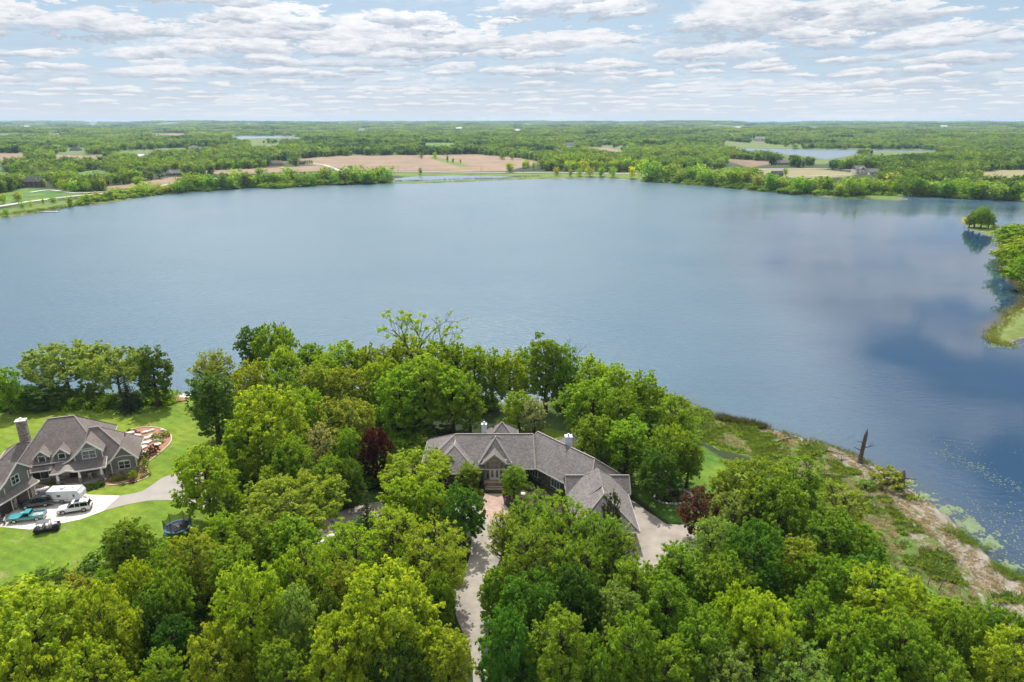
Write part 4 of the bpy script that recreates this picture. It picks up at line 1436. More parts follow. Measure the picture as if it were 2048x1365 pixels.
RUBBER = simple('tyre_rubber', (0.018, 0.018, 0.018), 0.9, var=0.2)
RIM = simple('wheel_rim', (0.35, 0.35, 0.36), 0.3, metal=0.7, var=0.1)
CARGLASS = simple('car_glass', (0.012, 0.014, 0.018), 0.05, var=0.0, spec=0.8)
LAMPW = simple('clear_lamp', (0.7, 0.7, 0.72), 0.15, var=0.0)
LAMPR = simple('red_lamp', (0.35, 0.01, 0.01), 0.2, var=0.0)
BLACKP = simple('black_plastic', (0.02, 0.02, 0.022), 0.6, var=0.1)
CHROME = simple('chrome', (0.6, 0.6, 0.62), 0.15, metal=1.0, var=0.02)


def wheel(t, x, y, r, w, rim=None):
    o = MB().cyl((x, y, r), r, w, 20, 'y').build('wheel', RUBBER, t)
    s = 1 if y > 0 else -1
    MB().cyl((x, y + s * (w / 2 + 0.005), r), r * 0.62, 0.03, 14, 'y').build('rim', rim or RIM, o)
    MB().cyl((x, y + s * (w / 2 + 0.03), r), r * 0.16, 0.03, 8, 'y').build('hub', BLACKP, o)


def loft(stations, closed=True):
    """stations: (x, [(y, z)...]) rings joined along the length"""
    m = MB()
    n = len(stations[0][1])
    v = [(x, y, z) for x, ring in stations for y, z in ring]
    fs = []
    for i in range(len(stations) - 1):
        for k in range(n):
            fs.append((i * n + k, i * n + (k + 1) % n, (i + 1) * n + (k + 1) % n, (i + 1) * n + k))
    fs.append(tuple(range(n)))
    fs.append(tuple(range((len(stations) - 1) * n, len(stations) * n)))
    return m.mesh(v, fs)


def ring(w, z0, z1, crown=0.04, tuck=0.90):
    return [(-w * tuck, z0), (-w, z0 + 0.18), (-w, z1 - 0.22), (-w * 0.955, z1 - 0.04), (-w * 0.80, z1 + crown * 0.6), (0, z1 + crown),
            (w * 0.80, z1 + crown * 0.6), (w * 0.955, z1 - 0.04), (w, z1 - 0.22), (w, z0 + 0.18), (w * tuck, z0)]


def suv(name, label, cat, px, py, col, heading, L=5.3, black_roof=False, lower=None):
    x, y, z = ground(px, py)
    t = thing(name, label, cat, (x, y, z + 0.06), heading)
    P = paint(name + '_paint', col)
    h = L / 2
    W_ = 1.0
    b_ = loft([(-h, ring(W_ * .86, .45, .98)), (-h + .12, ring(W_ * .95, .34, 1.08)), (-h + .5, ring(W_, .30, 1.13)), (-h + 2.2, ring(W_, .28, 1.15)), (h - 1.75, ring(W_, .28, 1.15)),
               (h - 1.45, ring(W_, .28, 1.12)), (h - .5, ring(W_ * .98, .30, 1.04)), (h - .15, ring(W_ * .93, .34, .96)), (h, ring(W_ * .84, .42, .82))])
    b_.build('body', P, t, smooth=False)
    # greenhouse
    def gr(w0, w1, z0, z1):
        return [(-w0, z0), (-w1, z1), (0, z1 + .03), (w1, z1), (w0, z0)]
    g_ = loft([(-h + .10, gr(.86, .80, 1.08, 1.12)), (-h + .38, gr(.93, .78, 1.10, 1.78)), (h - 2.45, gr(.93, .76, 1.10, 1.80)), (h - 1.55, gr(.92, .80, 1.08, 1.13))])
    g_.build('window', CARGLASS, t)
    r_ = loft([(-h + .28, gr(.80, .74, 1.74, 1.82)), (-h + .5, gr(.82, .76, 1.76, 1.87)), (h - 2.7, gr(.82, .74, 1.78, 1.88)), (h - 2.38, gr(.78, .70, 1.76, 1.83))])
    ro = r_.build('roof', P, t)
    MB().box((h - 3.2, 0, 1.905), (0.8, 1.0, 0.03)).build('sunroof', CARGLASS, ro)
    for s in (-1, 1):
        MB().bar((-h + .5, s * .72, 1.90), (h - 2.8, s * .72, 1.90), 0.05, 0.06).build('roof_rail', BLACKP, ro)
        for a, b2 in ((-h + .30, -h + .42), (-h + 1.55, -h + 1.6), (h - 2.95, h - 2.9)):
            MB().bar((a, s * .945, 1.12), (b2, s * .80, 1.78), 0.07, 0.03).build('pillar', P, t)
        MB().bar((h - 1.62, s * .91, 1.12), (h - 2.45, s * .76, 1.79), 0.07, 0.05).build('pillar', P, t)
        wheel(t, -h + 1.05, s * .93, .40, .26)
        wheel(t, h - .98, s * .93, .40, .26)
        MB().box((h - .13, s * .66, .82), (.16, .36, .17)).build('headlight', LAMPW, t)
        MB().box((-h + .05, s * .80, .95), (.12, .16, .42)).build('taillight', LAMPR, t)
        MB().box((h - 1.85, s * 1.06, 1.17), (.14, .18, .15)).build('mirror', P, t)
        MB().box((0, s * .99, .33), (2.2, .14, .09)).build('running_board', BLACKP, t)
        MB().box((-h + 1.05, s * .955, .62), (.98, .06, .38)).build('wheel_arch', BLACKP, t)
        MB().box((h - .98, s * .955, .62), (.98, .06, .38)).build('wheel_arch', BLACKP, t)
    MB().box((h + .0, 0, .66), (.06, 1.1, .28)).build('grille', BLACKP, t)
    MB().box((h - .02, 0, .42), (.14, 1.7, .2)).build('bumper', lower or BLACKP, t)
    MB().box((-h + .0, 0, .48), (.14, 1.75, .22)).build('bumper', lower or BLACKP, t)
    MB().box((-h + .03, 0, 1.42), (.05, 1.3, .1)).build('rear_wiper_shelf', BLACKP, t) if False else None
    return t


HD = math.atan2(1.9, 5.0) + math.pi
suv('suv', 'white sport utility car with dark sunroof on the concrete apron', 'car', 151, 1022, (0.72, 0.72, 0.72), R(199), 5.3)
suv('suv', 'black sport utility car parked between garage and camper', 'car', 76, 1012, (0.012, 0.014, 0.018), R(197), 5.2, lower=CHROME)

# turquoise pickup
x, y, z = ground(56, 1040)
t = thing('pickup_truck', 'turquoise two-tone pickup truck with open bed', 'truck', (x, y, z + 0.06), R(194))
P = paint('turquoise_paint', (0.05, 0.30, 0.33))
PL = paint('pale_lower_paint', (0.34, 0.40, 0.36))
h = 2.75
loft([(.1, ring(.96, .55, 1.05)), (.8, ring(.97, .55, 1.06)), (h - .3, ring(.95, .55, 1.02)), (h, ring(.9, .6, .95))]).build('hood', P, t)
loft([(-h, ring(.95, .42, .80)), (h - .05, ring(.95, .42, .80))]).build('body', PL, t)
gr_ = lambda w0, w1, z0, z1: [(-w0, z0), (-w1, z1), (0, z1 + .03), (w1, z1), (w0, z0)]
loft([(-.75, ring(.97, .55, 1.06)), (.15, ring(.97, .55, 1.06))]).build('cab', P, t)
loft([(-.74, gr_(.9, .84, 1.05, 1.2)), (-.66, gr_(.9, .76, 1.05, 1.62)), (.15, gr_(.9, .76, 1.05, 1.62)), (.75, gr_(.88, .82, 1.04, 1.10))]).build('window', CARGLASS, t)
loft([(-.72, gr_(.80, .74, 1.60, 1.70)), (.22, gr_(.80, .74, 1.60, 1.70))]).build('roof', P, t)
for s in (-1, 1):
    MB().bar((-.70, s * .9, 1.05), (-.66, s * .78, 1.62), .14, .04).bar((.75, s * .87, 1.06), (.17, s * .78, 1.62), .07, .05).build('pillar', P, t)
    MB().box((-1.78, s * .92, .92), (1.95, .09, .42)).build('bed_side', P, t)
    wheel(t, -1.75, s * .86, .37, .24, TRIM)
    wheel(t, 1.75, s * .86, .37, .24, TRIM)
    MB().box((h + .0, s * .68, .82), (.08, .28, .2)).build('headlight', LAMPW, t)
    MB().box((-h - .0, s * .86, .85), (.08, .14, .3)).build('taillight', LAMPR, t)
    MB().box((.72, s * 1.03, 1.12), (.1, .16, .22)).build('mirror', BLACKP, t)
MB().box((-1.78, 0, .80), (1.95, 1.75, .06)).build('bed_floor', simple('worn_bed', (0.42, 0.42, 0.40), 0.6, var=0.3), t)
MB().box((-.80, 0, .95), (.08, 1.8, .45)).build('bed_front', P, t)
MB().box((-h + .0, 0, .93), (.08, 1.78, .42)).build('tailgate', P, t)
MB().box((-h - .08, 0, .52), (.12, 1.85, .18)).build('bumper', CHROME, t)
MB().box((h + .05, 0, .55), (.12, 1.8, .18)).build('bumper', CHROME, t)
MB().box((h + .01, 0, .82), (.06, 1.0, .2)).build('grille', CHROME, t)
MB().cyl((-2.3, .3, .93), .32, .2, 14).build('spare_wheel', simple('pale_cover', (0.45, 0.62, 0.68), 0.5), t)

# camper trailer
x, y, z = ground(137, 1002)
t = thing('camper_trailer', 'white box camper trailer with roof vents parked before the porch', 'trailer', (x, y, z + 0.06), R(4))
t.scale = (0.95, 0.92, 0.92)
WH = simple('camper_white', (0.66, 0.67, 0.69), 0.45, var=0.06)
b_ = MB()
side = [(-3.1, .55), (2.55, .55), (3.0, 1.1), (3.05, 2.0), (2.6, 2.72), (-3.0, 2.72), (-3.12, 2.55)]
v = [(a, -1.2, c) for a, c in side] + [(a, 1.2, c) for a, c in side]
n = len(side)
b_.mesh(v, [tuple(range(n)), tuple(range(2 * n - 1, n - 1, -1))] + [(i, (i + 1) % n, n + (i + 1) % n, n + i) for i in range(n)])
b_.build('body', WH, t)
MB().box((-.2, 0, 2.76), (5.7, 2.44, .06)).build('roof', simple('camper_roof', (0.52, 0.56, 0.60), 0.5, var=0.12), t)
MB().box((-.6, 0, 2.93), (.75, .75, .28)).build('roof_vent', TRIM, t)
MB().box((1.2, .3, 2.86), (.4, .4, .16)).build('roof_vent', TRIM, t)
for xx, zz, w, h_ in ((-.9, 1.75, .7, .5), (-2.5, 1.2, .7, .28), (1.9, 1.7, .35, .6)):
    f = MB().box((xx, -1.215, zz), (w + .1, .05, h_ + .1)).build('window', TRIM, t)
    MB().box((xx, -1.245, zz), (w, .03, h_)).build('pane', CARGLASS, f)
dd = MB().box((1.1, -1.215, 1.5), (.7, .04, 1.7)).build('door', TRIM, t)
MB().box((.85, -1.25, 1.4), (.06, .05, .12)).build('handle', BLACKP, dd)
MB().box((0, -1.22, .95), (6.0, .03, .1)).build('trim_stripe', simple('camper_stripe', (0.35, 0.36, 0.38), 0.5), t)
for s in (-1, 1):
    wheel(t, -.5, s * 1.08, .34, .22)
    MB().box((-.5, s * 1.20, .72), (1.0, .05, .2)).build('wheel_arch', BLACKP, t)
m = MB().bar((2.6, -.5, .5), (4.1, 0, .5), .1).bar((2.6, .5, .5), (4.1, 0, .5), .1).bar((4.0, 0, 0), (4.0, 0, .8), .08)
m.build('hitch', BLACKP, t)

# side-by-side utility vehicle on the lawn edge
x, y, z = ground(95, 1062)
t = thing('utility_vehicle', 'black six-seat utility buggy with flat roof on the lawn edge', 'buggy', (x, y, z), R(200))
BK = simple('black_body', (0.015, 0.016, 0.018), 0.4, var=0.1)
loft([(-1.95, ring(.72, .35, .78)), (1.1, ring(.75, .32, .70)), (1.5, ring(.72, .35, .95)), (1.95, ring(.62, .42, .70))]).build('body', BK, t)
MB().box((.35, 0, 1.90), (1.9, 1.35, .06)).build('roof', simple('buggy_roof', (0.10, 0.105, 0.11), 0.4), t)
for xx in (1.15, .35, -.6):
    for s in (-1, 1):
        MB().bar((xx + (.25 if xx > 1 else 0), s * .68, .75), (xx, s * .62, 1.88), .06).build('roof_post', BK, t)
for xx in (.55, -.35):
    sm = simple('pale_seat', (0.55, 0.50, 0.48), 0.7)
    o = MB().box((xx, 0, .88), (.5, 1.2, .18)).build('seat', sm, t)
    MB().box((xx - .25, 0, 1.18), (.12, 1.2, .5)).build('seat_back', sm, o)
MB().box((-1.45, 0, .85), (.95, 1.3, .08)).build('bed_floor', BK, t)
for s in (-1, 1):
    MB().box((-1.45, s * .64, 1.03), (.95, .05, .3)).build('bed_side', BK, t)
    wheel(t, 1.35, s * .70, .34, .26, BLACKP)
    wheel(t, -1.4, s * .70, .34, .26, BLACKP)
    MB().box((1.9, s * .4, .78), (.08, .2, .12)).build('headlight', LAMPW, t)
MB().box((-1.93, 0, 1.03), (.05, 1.3, .3)).build('tailgate', BK, t)
MB().cyl((-1.6, .3, 1.1), .22, .4, 10).build('bucket', simple('purple_pail', (0.14, 0.06, 0.32), 0.5), t)
MB().box((-1.3, -.25, 1.0), (.45, .5, .28)).build('cargo_box', simple('pink_cargo', (0.55, 0.42, 0.42), 0.6), t)
MB().cyl((.95, .3, 1.15), .17, .04, 12, 'x').build('steering_wheel', BLACKP, t)

# small machines beside the garage
x, y, z = ground(53, 988)
t = thing('garden_tractor', 'brown and yellow garden tractor standing behind the garage corner', 'tractor', (x, y, z + 0.05), R(70))
BR = simple('rust_brown_paint', (0.16, 0.06, 0.03), 0.5, var=0.3)
YE = simple('yellow_paint', (0.60, 0.40, 0.03), 0.4)
loft([(-.2, ring(.32, .4, .95)), (.9, ring(.3, .4, .9)), (1.05, ring(.24, .45, .8))]).build('hood', BR, t)
MB().box((-.6, 0, .55), (.9, .8, .3)).build('body', BR, t)
o = MB().box((-.65, 0, .95), (.5, .5, .12)).build('seat', YE, t)
MB().box((-.9, 0, 1.2), (.1, .5, .5)).build('seat_back', YE, o)
MB().box((-.5, 0, 1.85), (1.1, 1.0, .06)).build('canopy', YE, t)
for s in (-1, 1):
    MB().bar((-.95, s * .42, .6), (-.95, s * .42, 1.85), .05).build('canopy_post', BLACKP, t)
    wheel(t, -.65, s * .52, .42, .26, YE)
    wheel(t, .75, s * .42, .26, .18, YE)
MB().cyl((-.15, 0, 1.15), .18, .04, 12, 'x').build('steering_wheel', BLACKP, t)

x, y, z = ground(84, 985)
t = thing('personal_watercraft', 'white and red jet ski on a small trailer beside the camper', 'jet ski', (x, y, z + 0.05), R(15))
loft([(-1.3, ring(.5, .55, .85)), (.2, ring(.55, .5, .9)), (1.0, ring(.4, .6, .9)), (1.45, ring(.12, .78, .88))]).build('hull', paint('jetski_white', (0.7, 0.7, 0.72)), t)
MB().box((-.35, 0, 1.02), (1.2, .35, .2), taper=.8).build('seat', simple('dark_red_seat', (0.22, 0.03, 0.05), 0.5), t)
MB().bar((.45, -.35, 1.2), (.45, .35, 1.2), .05).bar((.5, 0, .9), (.45, 0, 1.2), .08).build('handlebar', BLACKP, t)
MB().bar((-1.5, -.5, .35), (1.2, -.5, .35), .07).bar((-1.5, .5, .35), (1.2, .5, .35), .07).bar((1.2, -.5, .35), (2.3, 0, .35), .07).bar((1.2, .5, .35), (2.3, 0, .35), .07).bar((-1.0, -.6, .35), (-1.0, .6, .35), .07).build('trailer_frame', METAL, t)
for s in (-1, 1):
    wheel(t, -.4, s * .68, .25, .16)

x, y, z = ground(9, 1044)
t = thing('snow_plough', 'grey snow plough blade with black frame by the third garage door', 'plough', (x, y, z + 0.05), R(25))
b_ = MB()
n = 8
arc = [(0.42 * math.cos(a), 0.45 + 0.42 * math.sin(a)) for a in [R(-70 + 140 * i / n) for i in range(n + 1)]]
b_.mesh([(a, -1.2, c) for a, c in arc] + [(a, 1.2, c) for a, c in arc], [(i, i + 1, n + 2 + i, n + 1 + i) for i in range(n)])
b_.build('blade', METAL, t)
MB().bar((.3, -.5, .3), (-.9, -.2, .4), .09).bar((.3, .5, .3), (-.9, .2, .4), .09).bar((-.9, -.4, .4), (-.9, .4, .4), .12).bar((-.9, 0, .4), (-.6, 0, 1.0), .1).bar((-.6, 0, 1.0), (.2, 0, .7), .07).build('frame', BLACKP, t)

# trampoline
x, y, z = ground(357, 1062)
t = thing('trampoline', 'round trampoline with blue pad and black safety net on the lower lawn', 'trampoline', (x, y, z), 0.2)
TR_ = 2.15
pad = MB()
n = 40
for r0, r1, zz in ((TR_ - .32, TR_ + .05, .92),):
    v = []
    for k in range(n):
        a = 6.28318 * k / n
        for rr_, dz_ in ((r0, 0), (r1, 0), (r1, -.07), (r0, -.07)):
            v.append((rr_ * math.cos(a), rr_ * math.sin(a), zz + dz_))
    fs = []
    for k in range(n):
        k2 = (k + 1) % n
        for j in range(4):
            fs.append((k * 4 + j, k * 4 + (j + 1) % 4, k2 * 4 + (j + 1) % 4, k2 * 4 + j))
    pad.mesh(v, fs)
pad.build('pad', simple('blue_pad', (0.07, 0.22, 0.50), 0.5, var=0.12), t)
MB().cyl((0, 0, .88), TR_ - .30, .03, 40).build('mat', simple('black_mat', (0.02, 0.022, 0.03), 0.6), t)
star = MB()
for k in range(5):
    a, a2, a3 = [6.283 * (k + q) / 5 for q in (0, .5, -.5)]
    star.poly([(0, 0, .902), (.16 * math.cos(a3), .16 * math.sin(a3), .902), (.42 * math.cos(a), .42 * math.sin(a), .902), (.16 * math.cos(a2), .16 * math.sin(a2), .902)])
star.build('star_emblem', TRIM, t)
nm, T = new_mat('safety_net')
finish(T, T.n('ShaderNodeMixShader', {0: 0.62, 1: T.n('ShaderNodeBsdfTransparent'), 2: T.n('ShaderNodeBsdfDiffuse', {'Color': (0.012, 0.014, 0.014, 1)})}))
for k in range(6):
    a = 6.283 * k / 6 + .3
    a2 = 6.283 * (k + 1) / 6 + .3
    cx_, cy_ = (TR_ + .02) * math.cos(a), (TR_ + .02) * math.sin(a)
    MB().tube([(cx_, cy_, .1), (cx_, cy_, 2.6), (cx_ * .96, cy_ * .96, 2.75)], [.035, .035, .03], 6).build('net_pole', BLACKP, t)
    MB().bar((cx_, cy_, 0.04), ((TR_) * math.cos(a2) * .97, TR_ * math.sin(a2) * .97, 0.04), .05).build('leg', METAL, t)
    nt = MB()
    s_ = 7
    for j in range(s_):
        f0, f1 = j / s_, (j + 1) / s_
        p0 = ((1 - f0) * math.cos(a) + f0 * math.cos(a2), (1 - f0) * math.sin(a) + f0 * math.sin(a2))
        p1 = ((1 - f1) * math.cos(a) + f1 * math.cos(a2), (1 - f1) * math.sin(a) + f1 * math.sin(a2))
        sag0, sag1 = 2.7 - .55 * math.sin(math.pi * f0), 2.7 - .55 * math.sin(math.pi * f1)
        rn = TR_ - .02
        nt.poly([(p0[0] * rn, p0[1] * rn, .92), (p1[0] * rn, p1[1] * rn, .92), (p1[0] * rn, p1[1] * rn, sag1), (p0[0] * rn, p0[1] * rn, sag0)])
    nt.build('net', nm, t)

# bench under the bank trees
x, y, z = ground(163, 812)
t = thing('garden_bench', 'pale metal garden bench in the shade below the largest bank oak', 'bench', (x, y, z), R(20))
gm = simple('pale_bench_metal', (0.42, 0.48, 0.48), 0.5)
for i in range(4):
    MB().box((0, -.3 + .17 * i, .48), (1.9, .12, .05)).build('seat_slat', gm, t)
for i in range(3):
    MB().box((0, .34, .68 + .17 * i), (1.9, .05, .12)).build('back_slat', gm, t)
for s in (-1, 1):
    MB().bar((s * .9, -.35, 0), (s * .9, -.3, .5), .07).bar((s * .9, .35, 0), (s * .9, .36, 1.1), .07).bar((s * .9, -.35, .68), (s * .9, .35, .72), .07).build('end_frame', gm, t)

# ------------------------------------------------------------------ the trees one can tell apart near the camera
NEAR = [
    # shore row behind the grey house
    (8, 775, 60, 11, 'round', 'fresh', 'round green tree cut by the left edge, on the bank beyond the grey house'),
    (128, 735, 150, 15, 'spread', 'sage', 'largest wide spreading oak on the lake bank behind the grey house'),
    (232, 742, 118, 14, 'spread', 'sage', 'light green spreading oak with bare dark limbs, right of the largest bank oak'),
    (304, 745, 66, 14, 'tall', 'dark', 'tall narrow dark green tree at the right end of the bank row'),
    (252, 778, 56, 9, 'spruce', 'spruce', 'dark evergreen standing in front of the light oak on the lake bank'),
    (46, 790, 60, 6, 'round', 'mid', 'low bushy tree between the left edge and the largest bank oak'),
    (98, 790, 80, 6, 'round', 'dark', 'low dark bushy tree under the left side of the largest bank oak'),
    (178, 785, 60, 6, 'round', 'mid', 'low green bushy tree at the foot of the largest bank oak'),
    (428, 745, 84, 12, 'airy', 'olive', 'thin half-leafed willow standing over the water beside the boulders'),
    (428, 805, 78, 15, 'column', 'dark', 'tall dark green column of a tree at the lawn edge below the thin willow'),
    # headland, back row over the lake
    (506, 700, 56, 15, 'tall', 'dark', 'ragged dark tree, left one of the pair rising above the headland'),
    (548, 700, 78, 17, 'spread', 'mid', 'tall open dark green tree, right one of the pair rising above the headland'),
    (572, 745, 74, 14, 'round', 'yg', 'yellow-green tree just below the open dark pair on the headland'),
    (502, 768, 70, 13, 'round', 'yg', 'yellow-green tree between the dark column tree and the open dark pair'),
    (620, 728, 66, 13, 'tall', 'mid', 'mid green tree on the headland just right of the open dark pair'),
    (648, 745, 60, 12, 'round', 'lime', 'small lime tree in the headland back row left of the bright pointed one'),
    (690, 728, 80, 14, 'tall', 'lime', 'bright pointed lime tree in the back row of the headland'),
    (735, 735, 60, 13, 'round', 'lime', 'lime green tree between the bright pointed tree and the sparse high oak'),
    (775, 735, 60, 13, 'tall', 'olive', 'olive-tinted tree at the left foot of the sparse high oak'),
    (815, 722, 80, 15, 'round', 'lime', 'bright domed tree right below the left limbs of the sparse high oak'),
    (874, 735, 84, 15, 'round', 'lime', 'bright lime tree right below the right limbs of the sparse high oak'),
    (912, 735, 56, 15, 'tall', 'lime', 'slim lime tree, first of the slim row right of the sparse high oak'),
    (948, 740, 56, 15, 'tall', 'lime', 'slim lime tree, second of the slim row right of the sparse high oak'),
    (984, 748, 54, 14, 'tall', 'fresh', 'slim tree with bare lower trunk, third of the slim row on the headland'),
    (1018, 752, 60, 14, 'tall', 'yg', 'slim yellow-tipped tree, fourth of the slim row on the headland'),
    (1050, 740, 50, 14, 'tall', 'fresh', 'narrow fresh green tree touching the tall dark green one on its left'),
    (1092, 735, 76, 18, 'tall', 'mid', 'tallest dark green tree behind the brown-roofed house, left of the bare twigs'),
    (1130, 748, 60, 16, 'tall', 'mid', 'dark green tree sharing its crown with the tallest one, right half'),
    (1180, 765, 74, 14, 'round', 'lime', 'lime tree right of the tall dark pair beside the lake'),
    (1222, 778, 74, 14, 'round', 'lime', 'second lime tree right of the tall dark pair, nearer the point'),
    (1284, 800, 84, 14, 'tall', 'fresh', 'fresh green tree ending the headland row at the lakeshore'),
    (1188, 812, 120, 13, 'round', 'fresh', 'wide fresh green tree behind the right chimney, in front of the lime pair'),
    (1240, 835, 90, 13, 'round', 'mid', 'mid green tree between the wide fresh one and the shore end tree'),
    (1352, 835, 84, 12, 'fan', 'fresh', 'feathery vase-shaped tree at the edge of the marsh'),
    # headland, middle
    (1038, 815, 56, 9, 'tall', 'lime', 'small lime tree on the lawn behind the roof, left of the silvery one'),
    (1068, 828, 62, 9, 'fan', 'pale', 'small silvery pale tree on the lawn behind the brown roof'),
    (1192, 880, 80, 11, 'round', 'mid', 'dark-based tree just behind the roof right of the second chimney'),
    (1257, 890, 84, 12, 'tall', 'fresh', 'yellowish green tree beside the right end of the brown roof'),
    (1345, 900, 96, 11, 'round', 'mid', 'mid green tree above the stone-edged island bed, left of the shaded lawn'),
    (1318, 940, 80, 10, 'round', 'dark', 'dark green tree beside the right end of the brown roof, nearest the island bed'),
    (1378, 915, 56, 10, 'tall', 'mid', 'slim tree with a leaning bare trunk on the shaded lawn'),
    (850, 775, 130, 16, 'round', 'fresh', 'huge bright green maple in the middle of the headland'),
    (800, 800, 100, 14, 'round', 'fresh', 'green tree joined to the left side of the huge maple'),
    (905, 790, 90, 14, 'round', 'fresh', 'green tree joined to the right side of the huge maple'),
    (765, 765, 80, 14, 'round', 'lime', 'lime tree behind the left shoulder of the huge maple'),
    (940, 810, 60, 12, 'tall', 'mid', 'shaded tree in front of the slim row, above the left chimney'),
    (630, 775, 74, 13, 'round', 'olive', 'olive tree in the middle of the wood below the back row'),
    (690, 785, 84, 13, 'round', 'olive', 'olive tree left of the huge maple, deeper in the wood'),
    (568, 785, 70, 13, 'fan', 'mid', 'feathery mid green tree right behind the great yellow-green tree'),
    (535, 860, 150, 18, 'round', 'yg', 'great yellow-green tree standing over the right edge of the lawn'),
    (478, 900, 70, 13, 'round', 'mid', 'mid green tree at the left foot of the great yellow-green tree'),
    (690, 850, 110, 13, 'round', 'olive', 'dull olive tree above the cream-flowered tree'),
    (612, 830, 80, 13, 'round', 'fresh', 'green tree right of the great yellow-green tree, above the cream one'),
    (644, 895, 74, 12, 'fan', 'pale', 'cream-coloured flowering tree in the middle of the wood'),
    (700, 905, 60, 11, 'round', 'mid', 'green tree between the cream tree and the dark red maple'),
    (585, 930, 80, 12, 'round', 'mid', 'shaded green tree below the great yellow-green tree'),
    (545, 955, 60, 9, 'round', 'dark', 'dark tree in the hollow below the great yellow-green tree'),
    (660, 955, 70, 10, 'round', 'mid', 'green tree at the right foot of the cream tree'),
    (700, 960, 60, 9, 'round', 'dark', 'dark green tree below the dark red maple, at its left'),
    (752, 905, 64, 11, 'round', 'red', 'dark red maple left of the brown-roofed house'),
    (830, 945, 136, 8, 'spread', 'lime', 'flat-topped bright green tree in front of the left end of the brown roof'),
    (412, 960, 118, 13, 'round', 'lime', 'round bright tree leaning over the grey drive'),
    (536, 972, 34, 9, 'column', 'lime', 'small pointed lime tree above the broad dome at the drive end'),
    (585, 1022, 190, 12, 'spread', 'olive', 'broad low yellow-green dome of a tree between the drive and the spruce'),
    (455, 1010, 56, 9, 'tall', 'fresh', 'slender tree at the end of the grey drive, right of the leaning bright tree'),
    (735, 1035, 74, 12, 'spruce', 'spruce', 'grey-green spruce in front of the turning circle'),
    (940, 950, 44, 6, 'tall', 'mid', 'small ornamental tree left of the entry steps'),
    (1028, 960, 50, 7, 'tall', 'mid', 'small ornamental tree right of the entry steps'),
    (810, 1000, 84, 9, 'round', 'lime', 'light green tree left of the dark rounded one, before the entry walk'),
    (925, 1022, 84, 10, 'round', 'emerald', 'dark rounded tree left of the paved entry walk'),
    (870, 1010, 70, 9, 'round', 'fresh', 'green tree between the light one and the dark rounded one at the entry walk'),
    (1222, 1025, 46, 9, 'fan', 'spruce', 'dull grey-green pine in front of the garage roof'),
    (1404, 1020, 104, 9, 'fan', 'brownred', 'brownish red ornamental tree beside the garage court'),
    # wood left of the drive
    (258, 1085, 84, 8, 'round', 'mid', 'low green tree left of the trampoline on the wood edge'),
    (335, 1132, 70, 8, 'round', 'fresh', 'green tree directly below the trampoline'),
    (448, 1085, 84, 11, 'tall', 'fresh', 'green tree right of the trampoline'),
    (505, 1095, 96, 12, 'tall', 'mid', 'dark-stemmed green tree below the broad dome, left part'),
    (585, 1105, 110, 12, 'round', 'mid', 'mid green tree below the broad low dome'),
    (395, 1135, 110, 13, 'round', 'olive', 'olive tree below the trampoline, inside the wood'),
    (205, 1175, 56, 6, 'round', 'mid', 'small blue-green tree on the lawn edge above the yellow masses'),
    (120, 1170, 66, 4.5, 'round', 'dark', 'low dark tree on the lower lawn edge'),
    (40, 1222, 110, 8, 'round', 'olive', 'olive tree on the left edge just below the lawn'),
    (165, 1222, 120, 11, 'round', 'olive', 'rounded olive tree below the low dark one of the lawn edge'),
    (275, 1190, 80, 12, 'round', 'lime', 'lime tree in the wood below the lower right corner of the lawn'),
    (470, 1160, 90, 13, 'tall', 'mid', 'green tree with visible stems in the middle of the left wood'),
    (610, 1165, 110, 13, 'airy', 'fresh', 'soft feathery green tree in the middle of the left wood'),
    (700, 1120, 120, 12, 'airy', 'lime', 'feathery lime tree below the spruce'),
    (790, 1085, 120, 12, 'airy', 'lime', 'large feathery light tree right below the spruce'),
    (870, 1120, 130, 12, 'airy', 'lime', 'feathery lime tree leaning over the wood drive from the left'),
    (880, 1195, 60, 9, 'round', 'mid', 'green tree on the left verge of the wood drive, mid way'),
    (80, 1290, 230, 16, 'round', 'yg', 'vast yellow-green tree filling the lower left corner'),
    (215, 1275, 120, 15, 'round', 'yg', 'yellow-green tree right of the corner giant'),
    (5, 1255, 90, 11, 'round', 'yg', 'yellow tree on the left edge above the corner giant'),
    (340, 1210, 90, 12, 'round', 'mid', 'mid green tree left above the shaded hollow of the left wood'),
    (350, 1300, 90, 10, 'round', 'deep', 'dark tree in the shaded hollow of the left wood'),
    (300, 1255, 80, 11, 'round', 'dark', 'dark green tree on the left rim of the shaded hollow'),
    (500, 1245, 150, 16, 'round', 'lime', 'large lime tree between the shaded hollow and the middle maple'),
    (595, 1260, 80, 14, 'tall', 'sage', 'grey-green tree joined to the right of the large lime tree'),
    (570, 1190, 70, 12, 'round', 'fresh', 'fresh green tree above the grey-green one'),
    (690, 1200, 80, 12, 'tall', 'olive', 'olive tree between the feathery trees and the yellow maple'),
    (655, 1250, 60, 11, 'tall', 'dark', 'narrow dark tree left of the big yellow maple'),
    (780, 1240, 190, 17, 'round', 'yg', 'big yellow-green maple left of the wood drive'),
    (680, 1330, 130, 14, 'round', 'yg', 'yellow-green tree on the bottom edge left of the wood drive maple'),
    (800, 1345, 100, 11, 'round', 'dark', 'shaded tree on the bottom edge under the big yellow maple'),
    (895, 1330, 90, 11, 'tall', 'yg', 'pointed yellow-green tree at the bottom beside the wood drive'),
    (440, 1335, 120, 12, 'round', 'yg', 'yellow tree on the bottom edge below the large lime tree'),
    (330, 1365, 80, 10, 'tall', 'fresh', 'small pointed green tree on the bottom edge beside the corner giants'),
    (560, 1355, 100, 11, 'round', 'mid', 'green tree on the bottom edge between two yellow ones'),
    (180, 1370, 140, 13, 'round', 'yg', 'yellow-green tree cut by the bottom edge right of the corner giant'),
    # right of the drive
